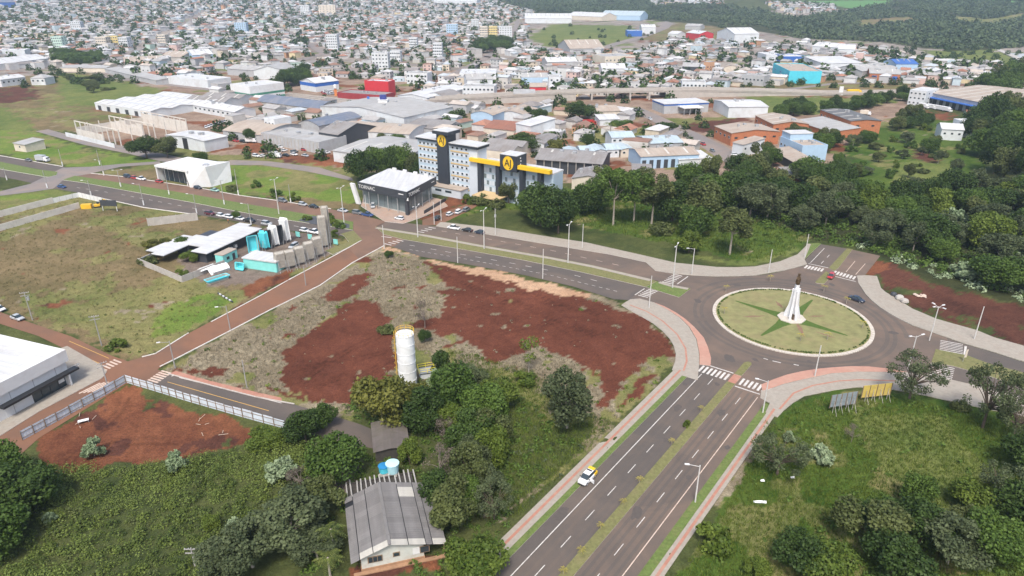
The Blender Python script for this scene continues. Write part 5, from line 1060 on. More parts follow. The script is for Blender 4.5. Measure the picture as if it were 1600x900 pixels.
p = g(127, 327); t = thing('yellow_container', 'small yellow container at the end of the lower field wall', 'container', (p.x, p.y, 0), .2); t.scale = (.75, .75, .75); MB().box(0, 0, 0, 5, 2.4, 2.4).build('body', EXC, t); MB().box(.2, -.05, .2, 1.4, .02, 2.2).build('door', YEL, t)
p = g(172, 330); t = thing('field_billboard', 'grey billboard on posts seen from behind beside the excavator', 'billboard', (p.x, p.y, 0), -.1); MB().box(-3.5, -.1, 2.2, 3.5, .1, 4.6).build('panel', DARKG, t)
for x in (-3, 3): MB().tube((x, .2, 0), (x, .2, 4.5), .12, .12, 6).build('post', WHITE, t)
# ---------------------------------------------------------------- house with the sheet roof, plank shed, tanks
c0, c1 = g(566, 893), g(663, 872)
u = (c1 - c0).normalized(); v = Vector((-u.y, u.x)); hw = (c1 - c0).length; hd = 14.2
fib = ribbed('old_fibre_sheet', (.2, .192, .185), .18, (.14, .13, .125), .9, .8, .2); fib2 = ribbed('lighter_fibre_sheet', (.225, .216, .208), .18, (.18, .17, .16), .9, .8, .15); fibn = ribbed('new_fibre_sheet', (.55, .53, .47), .18, (.4, .38, .33), .8, .4, .1)
wallp = paint('weathered_white_boards', (.5, .52, .48), .85, .12, .7, (.36, .24, .15), .6); orangef = paint('orange_stain', (.32, .19, .11), .9, .25, 1, (.22, .13, .08), .6)
ho = thing('timber_house', 'pale boarded house under an old grey sheet roof at the bottom edge', 'house', (c0.x, c0.y, 0), math.atan2(u.y, u.x)); FOOT.append([tuple(c0 - u*3), tuple(c0 + u*(hw+5)), tuple(c0 + u*(hw+5) + v*hd), tuple(c0 - u*3 + v*hd)])
EH, RH = 2.9, 4.9
MB().box(0, 0, .5, hw, hd - 1, EH).build('wall', wallp, ho); MB().box(-.12, -.12, -.1, hw + .12, hd - .9, .5).build('foundation', orangef, ho); MB().box(-1.3, -.8, -.1, hw + 4, -.13, .12).build('terrace', orangef, ho)
MB().add([(0, 0, EH), (hw, 0, EH), (hw * .46, 0, RH - .15)], [(0, 1, 2)]).build('gable', wallp, ho)
for x0, x1, z0, z1 in ((1.1, 3.2, 1.5, 2.5), (5.0, 5.9, 1.75, 2.4), (9.2, 10.6, 1.35, 2.5)):
    f = MB().box(-.1, -.08, -.1, x1 - x0 + .1, .0, z1 - z0 + .1).build('window', paint('wood_frame', (.2, .14, .09), .8, .2, 2), ho, (x0, 0, z0)); n_ = 3 if x1 - x0 > 2 else 1
    for k in range(n_): MB().box(k * (x1-x0)/n_ + .05, -.04, .03, (k+1) * (x1-x0)/n_ - .05, .02, z1 - z0 - .03).build('pane', GLASS, f, (0, -.07, 0))
MB().box(8.0, -.1, 1.3, 9.1, -.02, 2.5).build('shutter', WHITE, ho)
def rsheet(name, x0, x1, y0, y1, slope, m, lift=0):
    xr = hw * .46
    def zz(x): return (RH - (RH - EH + .25) * (abs(x - xr) / (xr + 1.6 if slope < 0 else hw + 3.6 - xr))) + .12
    mb = MB(); n_ = 7; y1 += .08
    vs = []
    for k in range(n_):
        y = y0 + (y1 - y0) * k / (n_ - 1); dz = .03 * (k % 2)
        vs += [(x0, y, zz(x0) + dz + lift), (x1, y, zz(x1) + dz + lift)]
    fs = [(2*k, 2*k+1, 2*k+3, 2*k+2) if x1 > x0 else (2*k, 2*k+2, 2*k+3, 2*k+1) for k in range(n_ - 1)]
    mb.add(vs, fs); b = [(a_, b_, c_ - .04) for a_, b_, c_ in vs]; mb.add(b, [f[::-1] for f in fs])
    return mb.build(name, m, ho)
xr = hw * .46
nrow = 12
for sl, cols in ((-1, [xr, xr * .5 - .3, -.3 * xr * 0 - .15, -1.6]), (1, [xr, xr + 2.9, xr + 5.6, hw + 1.4, hw + 3.6])):
    for ci in range(len(cols) - 1):
        for r in range(nrow):
            y0 = -.9 + r * (hd + .9) / nrow; y1 = y0 + (hd + .9) / nrow
            if sl < 0 and r in (10,) and ci == 2: continue
            m_ = fibn if (sl > 0 and ((r == 0 and ci in (0, 1)) or (r == 0 and ci == 3) or (r in (9, 10) and ci == 1))) or (sl < 0 and r == 0 and ci < 2) else (fib if rng.random() < .6 else fib2)
            rsheet('roof_sheet', cols[ci] - sl * -.06, cols[ci+1] - sl * .06, y0 + .03, y1, sl, m_, .02 * ((ci + r) % 2) + (0.012 * ci))
for sl, xa, xb in ((-1, -1.5, xr), (1, xr, hw + 3.5)):
    za = lambda x: RH - (RH - EH + .25) * (abs(x - xr) / (xr + 1.6 if sl < 0 else hw + 3.6 - xr)) + .02
    MB().add([(xa, -.8, za(xa)), (xb, -.8, za(xb)), (xb, hd - .2, za(xb)), (xa, hd - .2, za(xa))], [(0,1,2,3)]).build('roof_deck', MATS['black_trim'], ho)
mb = MB()
for r in range(7): mb.obox((xr, -.9 + r * 2.15, RH + .2), (xr, 1.2 + r * 2.15, RH + .2), .5, .08)
mb.build('ridge_cap', fib2, ho)
for y in (-.5, 6.5, 13): MB().tube((hw + 3.2, y, -.1), (hw + 3.2, y, EH - .3), .09, .09, 6).build('porch_post', orangef, ho)
so = c0 + v * (hd + .3)
sd = thing('slatted_shed', 'collapsing slatted shed behind the grey roofed house', 'shed', (so.x, so.y, 0), math.atan2(u.y, u.x))
MB().box(-.8, .1, 0, hw + 1, 5.0, 1.6).build('wall', paint('dark_boards', (.05, .045, .04), .95, .3, 2), sd)
for k in range(15):
    x = -1 + (hw + 2.2) * k / 14 + rng.uniform(-.1, .1); mb = MB(); mb.obox((x, -.1, 2.35), (x + rng.uniform(-.15, .15), 5.4 + rng.uniform(-.5, .4), 2.0), .24, .07); mb.build('slat', paint('grey_plank', (.33, .32, .3), .9, .25, 2), sd)
for y in (.4, 4.6): MB().box(-1, y, 1.6, hw + 1.2, y + .2, 1.95).build('beam', MATS['dark_boards'], sd)
# two water tanks on stands, and the back shed
def tank(px, py, label, r0, r1, h, mt, lid, z):
    p = g(px, py, z); t = thing('water_tank', label, 'water tank', (p.x, p.y, 0), 0, 'water tanks behind the house')
    MB().box(-r0 * .9, -r0 * .9, 0, r0 * .9, r0 * .9, z).build('stand', CONC, t)
    MB().lathe([(r0, z), (r0 + .05, z + .1), ((r0 + r1)/2, z + h/2), (r1, z + h)], 24).build('tub', mt, t, smooth=False); MB().lathe([(r1 + .06, z + h), (r1 + .06, z + h + .08), (r1 * .5, z + h + .16), (.2, z + h + .2)], 24).build('lid', lid, t)
tank(600, 737, 'bright blue open water tank on a block stand', .8, .95, 1.3, WALLS['turq'], paint('deep_blue', (.02, .2, .42), .5), 2.3)
tank(614, 737, 'larger pale blue water tank beside the bright blue one', .95, 1.2, 1.9, paint('pale_tank_blue', (.4, .66, .72), .5, .05, 1), paint('pale_lid', (.46, .7, .74), .5, .05, 1), 2.1)
bo = g(588, 722); bs_ = thing('back_shed', 'small shed with a mossy dark sheet roof behind the water tanks', 'shed', (bo.x, bo.y, 0), math.atan2(u.y, u.x) - .05)
MB().box(0, 0, 0, 6.2, 9, 2.4).build('wall', MATS['dark_boards'], bs_); FOOT.append([tuple(bo), tuple(bo + u*6), tuple(bo + u*6 + v*9), tuple(bo + v*9)])
mossy = ribbed('mossy_fibre_sheet', (.15, .13, .12), .18, (.09, .085, .05), .95, .9, .25)
for ci in range(4):
    for r in range(6):
        if ci == 3 and r == 5: m_ = fibn
        else: m_ = mossy
        z0 = 2.55 + (.22 * ci if ci < 2 else .44 - .22 * (ci - 2)); z1 = 2.55 + (.22 * (ci+1) if ci < 2 else .44 - .22 * (ci - 1)); x0, x1 = -.4 + 1.75 * ci, -.4 + 1.75 * (ci+1); y0, y1 = -.4 + r * 1.65, -.4 + (r+1) * 1.65 + .06; dz = .02 * ((r + ci) % 2)
        MB().add([(x0,y0,z0+dz),(x1,y0,z1+dz),(x1,y1,z1+dz),(x0,y1,z0+dz),(x0,y0,z0+dz-.05),(x1,y0,z1+dz-.05),(x1,y1,z1+dz-.05),(x0,y1,z0+dz-.05)], [(0,1,2,3),(7,6,5,4),(0,4,5,1),(1,5,6,2),(2,6,7,3),(3,7,4,0)]).build('roof_sheet', m_, bs_)

# ---------------------------------------------------------------- silo
sp_ = g(638, 603)
si = thing('water_silo', 'tall white cylindrical water silo with yellow top railing in the red lot', 'silo', (sp_.x, sp_.y, 0))
silo_m = paint('silo_white', (.76, .78, .78), .6, .06, .7, (.42, .42, .38), .5); yrail = paint('railing_yellow', (.66, .42, .05), .6, .12, 2)
SR, SHT = 2.0, 13.4
for k in range(6): MB().lathe([(SR, SHT * k / 6), (SR, SHT * (k+1) / 6 - .12), (SR + .07, SHT * (k+1) / 6 - .1), (SR + .07, SHT * (k+1) / 6 - .01)], 40).build('shell_ring', silo_m, si, smooth=False)
MB().lathe([(SR - .02, SHT), (1.2, SHT + .25), (.1, SHT + .35)], 32).build('top_dome', silo_m, si); MB().lathe([(.35, SHT + .25), (.35, SHT + .5)], 16).build('hatch', WHITE, si)
for hgt in (.55, 1.1):
    mb = MB(); n_ = 24
    for i in range(n_): a0, a1 = 2*math.pi*i/n_, 2*math.pi*(i+1)/n_; mb.tube(((SR+.05)*math.cos(a0), (SR+.05)*math.sin(a0), SHT + hgt), ((SR+.05)*math.cos(a1), (SR+.05)*math.sin(a1), SHT + hgt), .045, .045, 5)
    mb.build('rail', yrail, si)
for i in range(12): a0 = 2*math.pi*i/12; MB().tube(((SR+.05)*math.cos(a0), (SR+.05)*math.sin(a0), SHT), ((SR+.05)*math.cos(a0), (SR+.05)*math.sin(a0), SHT + 1.1), .045, .045, 5).build('rail_post', yrail, si)
MB().tube((0, .2, SHT + .3), (0, .2, SHT + 2.6), .04, .03, 5).build('antenna', METAL, si)
lad = MB()
for s in (-.25, .25): lad.tube((-SR - .35, s, 0), (-SR - .35, s, SHT + .6), .04, .04, 5)
for k in range(22): lad.tube((-SR - .35, -.25, .5 + k * .58), (-SR - .35, .25, .5 + k * .58), .025, .025, 4)
lad.build('ladder', yrail, si)
cg = MB()
for k in range(9):
    z = 2.4 + k * 1.25
    for i in range(5): a0, a1 = rad(90 + 36*i), rad(126 + 36*i); cg.tube((-SR - .35 + .42*math.cos(a0), .42*math.sin(a0), z), (-SR - .35 + .42*math.cos(a1), .42*math.sin(a1), z), .025, .025, 4)
cg.build('ladder_cage', yrail, si)
pp = g(667, 588); pl = thing('railed_platform', 'low pump platform with bright yellow railings beside the silo', 'platform', (pp.x, pp.y, 0), .3)
yr2 = paint('bright_yellow_rail', (.7, .6, .04), .6, .1, 2)
MB().box(-1.6, -1, 0, 1.6, 1, 1.6).build('tank_body', WHITE2, pl); MB().box(-1.9, -1.3, 1.6, 1.9, 1.3, 1.7).build('deck', METAL, pl)
for x, y in ((-1.9,-1.3),(0,-1.3),(1.9,-1.3),(1.9,1.3),(0,1.3),(-1.9,1.3)): MB().tube((x, y, 1.7), (x, y, 2.8), .06, .06, 5).build('rail_post', yr2, pl)
for z in (2.2, 2.8):
    mb = MB(); q = [(-1.9,-1.3),(1.9,-1.3),(1.9,1.3),(-1.9,1.3)]
    for i in range(4): mb.tube((*q[i], z), (*q[(i+1)%4], z), .06, .06, 5)
    mb.build('rail', yr2, pl)

# ---------------------------------------------------------------- sheet-metal hoarding round the red pit
zinc = paint('zinc_sheet', (.56, .63, .7), .5, .15, .6, (.3, .27, .26), .4); tim = paint('raw_timber', (.2, .14, .09), .9, .2, 2)
def hoarding(label, pts, h):
    p = gl(pts); o = thing('sheet_hoarding', label, 'hoarding', (p[0].x, p[0].y, 0))
    for a_, b_ in zip(p[:-1], p[1:]):
        n_ = max(1, int((b_ - a_).length / 2.2))
        for k in range(n_):
            q0, q1 = a_ + (b_ - a_) * (k/n_) - p[0], a_ + (b_ - a_) * ((k+1)/n_) - p[0]; lean = rng.uniform(-.06, .06); dd = (q1 - q0).normalized() * .02; nn = Vector((dd.y, -dd.x)).normalized()
            if nn.y > 0: nn = -nn
            h2 = h + rng.uniform(-.1, .1)
            mb = MB(); vs = []
            for j in range(9):
                q = q0 + dd + (q1 - q0 - dd * 2) * (j / 8) + nn * (.03 * (j % 2)); vs += [(q.x, q.y, 0), (q.x + nn.x * lean, q.y + nn.y * lean, h2)]
            fs = [(2*j, 2*j+2, 2*j+3, 2*j+1) for j in range(8)]; mb.add(vs, fs); mb.add([(x - nn.x*.02, y - nn.y*.02, z) for x, y, z in vs], [f[::-1] for f in fs]); mb.build('metal_sheet', zinc, o)
            MB().box(q0.x + nn.x*.1 - .06, q0.y + nn.y*.1 - .06, -.1, q0.x + nn.x*.1 + .06, q0.y + nn.y*.1 + .06, h + .1).build('post', tim, o)
        for z in (.5, h - .4): mb = MB(); mb.obox((*(a_ - p[0] + nn * .09), z), (*(b_ - p[0] + nn * .09), z), .06, .1); mb.build('rail', tim, o)
    return o
hoarding('zinc sheet hoarding along the left side of the red pit', [(35,688),(90,658),(130,636),(165,617),(197,598)], 2.1)
hoarding('zinc sheet hoarding along the street side of the red pit', [(198,598),(232,608),(300,629),(380,652),(446,670)], 2.1)
p = g(131, 660); t = thing('white_table', 'white folding table lying in the red pit', 'table', (p.x, p.y, 0), .5); MB().box(-1, -.45, .5, 1, .45, .56).build('top', WHITE, t)
for x, y in ((-.9, -.4), (.9, -.4), (.9, .4), (-.9, .4)): MB().box(x - .03, y - .03, 0, x + .03, y + .03, .5).build('leg', METAL, t)
for k in range(12):
    x, y = ((rng.uniform(110, 150), rng.uniform(640, 672)) if k < 5 else (rng.uniform(280, 350), rng.uniform(648, 682))); p = g(x, y); a_ = rng.uniform(0, 3); l_ = rng.uniform(.8, 2.0)
    o = MB().box(-l_/2, -.04, .02, l_/2, .04, .08).build('timber_plank', paint('pale_plank', (.5, .42, .32), .9, .2, 2), None, (p.x, p.y, .18), a_); tag(o, 'loose pale plank on the red soil inside the hoarding' if k < 5 else 'loose pale plank at the right bank of the red pit', 'plank', 'loose planks in the red pit')

# ---------------------------------------------------------------- billboards seen from behind on the right
def billboard(px, py, label, panel_m, W, H, z0, rz, nb):
    p = g(px, py); t = thing('billboard', label, 'billboard', (p.x, p.y, 0), rz, 'billboards by the roundabout')
    for k in range(nb): MB().box(-W/2 + W*k/nb + .03, -.04, z0, -W/2 + W*(k+1)/nb - .03, .04, z0 + H).build('panel', panel_m, t)
    for k in range(nb + 1): MB().box(-W/2 + W*k/nb - .07, -.14, z0 - .1, -W/2 + W*k/nb + .07, -.045, z0 + H + .05).build('batten', tim, t)
    for x in (-W*.36, -W*.12, W*.14, W*.4): MB().tube((x, -.2, 0), (x, -.2, z0 + H * .6), .06, .06, 6).build('post', CONC, t); MB().tube((x, -1.6, 0), (x, -.2, z0 + H * .35), .045, .045, 6).build('brace', CONC, t)
billboard(1366, 625, 'rear of a yellow billboard on posts beside the pavement', paint('faded_yellow_board', (.5, .38, .09), .8, .2, 1, (.4, .28, .14), .5), 7.0, 3.0, 1.0, rad(10), 4)
billboard(1314, 642, 'rear of a weathered grey billboard in the grass', paint('grey_board', (.2, .24, .26), .8, .3, 1.5, (.32, .33, .33), .5), 6.4, 3.0, 1.4, rad(14), 5)
p = g(1187, 786); o = MB().add([(-1.1, -.2, .12), (1.1, -.3, .1), (1.2, .25, .2), (.1, .2, .32), (-1.1, .3, .15)], [(0, 1, 2, 3, 4)]).build('plastic_sheet', SHELLW, None, (p.x, p.y, .1)); tag(o, 'crumpled white plastic sheet in the grass beside the avenue', 'litter')
for i, (x, y) in enumerate(((1191, 753), (1238, 748))):
    p = g(x, y); o = MB().add([(-.4, -.15, .1), (.4, -.2, .1), (.35, .25, .3), (-.3, .2, .2)], [(0, 1, 2, 3)]).build('plastic_scrap', SHELLW, None, (p.x, p.y, .15)); tag(o, ['small white scrap above the crumpled plastic sheet', 'small white scrap right of the crumpled sheet'][i], 'litter')
# rubble and concrete blocks on the red bank
for k, (x, y, s, lb) in enumerate(((1405,468,1.3,'pale concrete block with a chamfered edge on the pavement edge'),(1413,473,1.2,'second pale concrete block touching the first at the pavement edge'),(1396,462,1.0,'dark lump of rubble beside the concrete blocks'))):
    p = g(x, y); mb = MB(); mb.lathe([(s*.7, 0), (s*.95, s*.3), (s*.85, s*.75), (s*.5, s)], 7); o = mb.build('concrete_block', CONC if k < 2 else DARKG, None, (p.x, p.y, .05), k); tag(o, lb, 'block')
for k in range(16):
    x, y = rng.uniform(1428, 1448), rng.uniform(460, 466); p = g(x, y); s = rng.uniform(.3, .7); mb = MB(); mb.lathe([(s*.7, 0), (s, s*.3), (s*.6, s*.7)], 6); o = mb.build('rubble_piece', paint('pale_rubble', (.5, .4, .33), .9, .2, 2), None, (p.x, p.y, -.02), rng.uniform(0, 6)); tag(o, 'pale rubble piece in the heap on the red bank', 'rubble', 'rubble heap on the red bank')
# pipe rack in the meadow
p = g(352, 466); t = thing('striped_barrier', 'black and white striped bar lying in the green meadow', 'barrier', (p.x, p.y, .15), -.75)
for k in range(9): MB().box(-4.5 + k, -.18, 0, -3.55 + k, .18, .3).build('bar_segment', WHITE if k % 2 else DARKG, t)

# ---------------------------------------------------------------- viaduct
vp = gl([(430,150),(530,162),(620,166),(700,165),(800,161),(900,157),(1000,155),(1100,152),(1200,150),(1300,149.5),(1420,146),(1700,135)])
vcon = paint('viaduct_concrete', (.4, .37, .335), .9, .12, .3, (.3, .25, .2), .5)
vh = [.4, .6, 2.0, 4.5, 5.5, 6.0, 6.0, 5.5, 3.5, 1.5, .5, .4]
vi = thing('viaduct', 'long pale concrete viaduct crossing below the city', 'viaduct', (vp[4].x, vp[4].y, 0))
o0 = vp[4]
def vstrip(name, off0, off1, zt, zb, mt):
    mb = MB(); n_ = len(vp); vs = []
    for i, p in enumerate(vp):
        d_ = (vp[min(i+1, n_-1)] - vp[max(i-1, 0)]).normalized(); q = Vector((-d_.y, d_.x)); z = vh[i]
        a_, b_ = p + q*off0 - o0, p + q*off1 - o0; zb_ = -.5 if zb is None else z + zb
        vs += [(a_.x, a_.y, zb_), (b_.x, b_.y, zb_), (b_.x, b_.y, z + zt), (a_.x, a_.y, z + zt)]
    fs = []
    for i in range(n_ - 1):
        for k in range(4): fs.append((4*i+k, 4*(i+1)+k, 4*(i+1)+(k+1)%4, 4*i+(k+1)%4)[::-1])
    mb.add(vs, fs); return mb.build(name, mt, vi)
vstrip('deck', 0, 13, 0, -1.1, vcon); vstrip('road_surface', .5, 12.5, .03, -.02, asp_far); vstrip('parapet', -.2, .25, .95, -.2, vcon); vstrip('parapet', 12.75, 13.2, .95, -.2, vcon); vstrip('barrier', 6.3, 6.7, .8, .02, vcon)
sv_vp, sv_vh = vp, vh
vp, vh = sv_vp[2:6], sv_vh[2:6]; vstrip('retaining_wall', .3, 12.7, -1.1, None, vcon); vp, vh = sv_vp[6:], sv_vh[6:]; vp = [g(1040,154)] + vp[1:]; vstrip('retaining_wall', .3, 12.7, -1.1, None, vcon); vp, vh = sv_vp, sv_vh
for x in (925, 950, 985, 1015):
    q = g(x, 157) - o0
    for dy in (2, 10): MB().tube((q.x, q.y + dy, 0), (q.x, q.y + dy, 5.0), .8, .8, 10).build('pier', vcon, vi)
for k in range(12):
    x = 560 + k * 55; q = g(x, 164 - k * 1.2); o = MB(); 
# upper bank road right of the viaduct, and the white and blue road signs
strip('bank_road', gl([(1180,146),(1300,131),(1420,127),(1600,131)]), 8, asp_far, .06, None)['kind'] = 'structure'
strip('highway', gl([(150,118),(330,140),(430,150),(430,156)]), 10, asp_far, .05, None)['kind'] = 'structure'
p = g(1313, 149); t = thing('white_pylon_sign', 'tall blank white pylon sign beside the highway', 'sign', (p.x, p.y, 0)); MB().box(-1.6, -.3, 0, 1.6, .3, 7).build('panel', WHITE, t); MB().box(-1.8, -.5, 0, 1.8, .5, .5).build('base', CONC, t)
p = g(577, 173); t = thing('pylon_sign', 'tall blue and white pylon sign in front of the red store wing', 'sign', (p.x, p.y, 0)); MB().tube((0, 0, 0), (0, 0, 8), .25, .25, 8).build('post', WHITE, t); MB().box(-.9, -.2, 4, .9, .2, 10).build('panel', WALLS['blue'], t)
p = g(601, 184); t = thing('water_tower', 'white block water tower with a dark blue top on the large warehouse', 'water tower', (p.x, p.y, 0)); MB().box(-3, -3, 0, 3, 3, 12).build('body', WHITE, t); MB().box(-2, -2, 12, 2, 2, 15).build('tank', paint('navy_paint', (.03, .04, .2), .6), t); MB().box(-3.3, -3.3, 12, 3.3, 3.3, 12.3).build('cap', WHITE, t)
p = g(525, 150); t = thing('totem_sign', 'orange and white totem sign left of the red store', 'sign', (p.x, p.y, 0)); MB().box(-1, -.3, 0, 1, .3, 6).build('panel', paint('orange_sign', (.6, .2, .06), .6), t); MB().lathe([(1.3, 6), (1.3, 8.5), (.6, 9)], 12).build('top', WHITE, t)
# ---------------------------------------------------------------- vehicles
def loft(secs, m=0):                       # closed sections along x: list of (x, [(y,z)...])
    mb = MB(); k = len(secs[0][1]); vs = []
    for x, s in secs: vs += [(x, y, z) for y, z in s]
    fs = [(i*k+j, i*k+(j+1)%k, (i+1)*k+(j+1)%k, (i+1)*k+j) for i in range(len(secs)-1) for j in range(k)]
    fs += [tuple(range(k-1, -1, -1)), tuple(range((len(secs)-1)*k, len(secs)*k))]
    return mb.add(vs, fs, m)
def sec(w, z0, z1, b=.12): return [(-w+b, z0), (w-b, z0), (w, z0+b), (w, z1-b), (w-b*1.2, z1), (-w+b*1.2, z1), (-w, z1-b), (-w, z0+b)]
def trap(w0, w1, z0, z1): return [(-w0, z0), (w0, z0), (w1, z1), (-w1, z1)]
CARM = {}
SPEC = dict(hatch=(4.0, .84, .92, [(-1.85,.9,.60,1.0),(-1.5,.9,.62,1.42),(.25,.9,.62,1.46),(1.05,.9,.62,.98)]), sedan=(4.5, .86, .9, [(-1.6,.9,.6,.95),(-.95,.9,.62,1.38),(.3,.9,.62,1.42),(1.15,.9,.62,.96)]), suv=(4.4, .9, 1.02, [(-2.0,1.0,.66,1.1),(-1.75,1.0,.68,1.62),(.4,1.0,.68,1.66),(1.15,1.0,.68,1.08)]), pickup=(5.1, .92, 1.0, [(-.55,1.0,.68,1.1),(-.4,1.0,.68,1.7),(.75,1.0,.68,1.72),(1.4,1.0,.68,1.08)]))
HEADL = paint('headlight_lens', (.7, .7, .68), .2, .03, 1); TAILL = paint('tail_light_red', (.35, .02, .02), .3, .03, 1); PLATE = paint('bumper_plastic', (.03, .03, .032), .7, .05, 2)
for k, (ln, hw_, zb, cab) in SPEC.items():
    L2 = ln / 2
    body = loft([(-L2, sec(hw_*.86, .32, zb*.86)), (-L2+.25, sec(hw_*.97, .24, zb)), (-L2+1.2, sec(hw_, .22, zb+.02)), (L2-1.5, sec(hw_, .22, zb+.02)), (L2-.5, sec(hw_*.96, .24, zb*.9)), (L2-.08, sec(hw_*.82, .34, zb*.74))])
    gl_ = loft([(cab[0][0], trap(hw_*.86, hw_*.84, zb-.05, zb+.03)), (cab[1][0], trap(hw_*.88, hw_*.7, zb-.05, cab[1][3])), (cab[2][0], trap(hw_*.88, hw_*.7, zb-.05, cab[2][3])), (cab[3][0], trap(hw_*.84, hw_*.82, zb-.05, zb+.03))])
    rf = MB(); x0, x1, z0, z1, w_ = cab[1][0] - .06, cab[2][0] + .06, cab[1][3], cab[2][3], hw_ * .72
    rf.add([(x0,-w_,z0-.01),(x1,-w_,z1-.01),(x1,w_,z1-.01),(x0,w_,z0-.01),(x0+.08,-w_+.08,z0+.05),(x1-.08,-w_+.08,z1+.05),(x1-.08,w_-.08,z1+.05),(x0+.08,w_-.08,z0+.05)], [(4,5,6,7),(0,1,5,4),(1,2,6,5),(2,3,7,6),(3,0,4,7),(0,3,2,1)])
    wh = MB(); r = .33 if k in ('suv', 'pickup') else .3
    wh.tube((0, -.11, 0), (0, .11, 0), r, r, 14); wr = MB(); wr.tube((0, -.13, 0), (0, .13, 0), r * .6, r * .6, 10)
    CARM[k] = dict(body=body.mesh('car_body', WHITE), glass=gl_.mesh('car_glass', GLASS), roof=rf.mesh('car_roof', WHITE), wheel=wh.mesh('car_tyre', TYRE), rim=wr.mesh('car_rim', METAL), r=r, L=L2, hw=hw_, zb=zb,
        head=MB().box(-.1, -.2, -.07, .06, .2, .07).mesh('car_headlight', HEADL), tail=MB().box(-.05, -.14, -.1, .1, .14, .1).mesh('car_tail', TAILL), mir=MB().box(-.08, -.1, -.06, .08, .1, .06).mesh('car_mirror', PLATE), bump=MB().box(-.08, -hw_*.7, -.1, .08, hw_*.7, .1).mesh('car_bumper', PLATE))
CARC = dict(white=(.72,.73,.74), silver=(.42,.44,.46), grey=(.16,.17,.18), black=(.018,.019,.022), blue=(.03,.07,.2), navy=(.025,.035,.06), red=(.4,.03,.03), maroon=(.1,.015,.03), green=(.3,.5,.45))
def carpaint(c): 
    nm = 'car_paint_' + c
    if nm in MATS: return MATS[nm]
    m, nt, bs, N, L = nodes(nm); bs.inputs['Base Color'].default_value = (*CARC[c], 1); bs.inputs['Roughness'].default_value = .3; bs.inputs['Coat Weight'].default_value = .5; MATS[nm] = m; return m
def matobj(name, me, mt, parent, loc=(0,0,0)):
    o = new_obj(name, me, parent, loc)
    if mt is not None: o.material_slots[0].link = 'OBJECT'; o.material_slots[0].material = mt
    return o
def car(px, py, tx, ty, kind, colr, label, group=None, simple=False, z=.03, name='car', ang=None):
    p = g(px, py); q = g(tx, ty); d = q - p; a_ = math.atan2(d.y, d.x) if ang is None else ang; M_ = CARM[kind]; cp = carpaint(colr)
    t = thing(name, label, 'pickup' if kind == 'pickup' else 'car', (p.x, p.y, z + gz(p)), a_, group)
    matobj('body', M_['body'], cp, t); new_obj('window_glass', M_['glass'], t); matobj('roof_panel', M_['roof'], cp, t)
    r = M_['r']
    for x in (-M_['L'] * .62, M_['L'] * .62):
        for y in (-1, 1):
            w_ = new_obj('wheel', M_['wheel'], t, (x, y * (M_['hw'] - .1), r))
            if not simple: new_obj('rim', M_['rim'], w_)
    if not simple:
        for y in (-1, 1): new_obj('headlight', M_['head'], t, (M_['L'] - .16, y * M_['hw'] * .6, M_['zb'] * .66)); new_obj('tail_light', M_['tail'], t, (-M_['L'] + .02, y * M_['hw'] * .66, M_['zb'] * .74)); new_obj('mirror', M_['mir'], t, (M_['L'] * .38, y * (M_['hw'] + .06), M_['zb'] + .08))
        new_obj('bumper', M_['bump'], t, (M_['L'] - .06, 0, .38)); new_obj('bumper', M_['bump'], t, (-M_['L'] + .06, 0, .4))
    if kind == 'pickup': MB().box(-M_['L'] + .25, -M_['hw'] * .8, M_['zb'] - .02, -.6, M_['hw'] * .8, M_['zb'] + .035).build('load_bed', PLATE, t)
    return t
t = car(0, 0, 1, 0, 'suv', 'white', 'white car with a yellow rear and its driver door open on the avenue', ang=0)
p = g(917, 750); t.location = (p.x, p.y, .03); t.rotation_euler[2] = math.atan2(-SD.y, -SD.x)
mb = MB(); mb.obox((.15, 0, .75), (-.05, -.95, .75), .06, .8); o = mb.build('open_door', carpaint('white'), t, (.5, CARM['suv']['hw'], 0)); o.rotation_euler = (0, 0, math.pi * .98); 
MB().box(-2.24, -.92, .5, -1.2, .92, 1.06).build('yellow_rear_panel', YEL, t); MB().box(-1.95, -.63, 1.6, -1.2, .63, 1.73).build('yellow_roof_panel', YEL, t); MB().box(-.9, -.5, 1.72, -.65, .5, 1.82).build('light_bar', BLACKP, t)
car(1338, 470, 1352, 475, 'sedan', 'navy', 'dark blue sedan driving round the roundabout')
car(1298, 434, 1291, 442, 'hatch', 'red', 'red hatchback waiting at the crossing beside the median tip')
car(709, 358, 690, 355, 'pickup', 'white', 'white pickup parked at the avenue pavement, left of two dark cars'); car(730, 361.5, 710, 358, 'sedan', 'black', 'black sedan parked between the white pickup and a dark blue car'); car(749, 365, 730, 361.5, 'hatch', 'navy', 'dark blue hatchback parked last in the row at the avenue pavement')
car(684, 343, 690, 338, 'suv', 'black', 'black car parked between two poles beside the hotel lane'); car(703, 336.5, 712, 332, 'hatch', 'white', 'white hatchback in the hotel lane, nearest the black car'); car(717, 333, 726, 328, 'suv', 'white', 'white car parked in front of a grey car in the hotel lane'); car(729, 329.5, 737, 325, 'suv', 'grey', 'grey car parked last in the hotel lane')
car(624, 343, 606, 340, 'hatch', 'white', 'white hatchback parked on the showroom apron by the dark column'); car(583, 324, 582, 334, 'suv', 'silver', 'silver car facing out in front of the showroom glass')
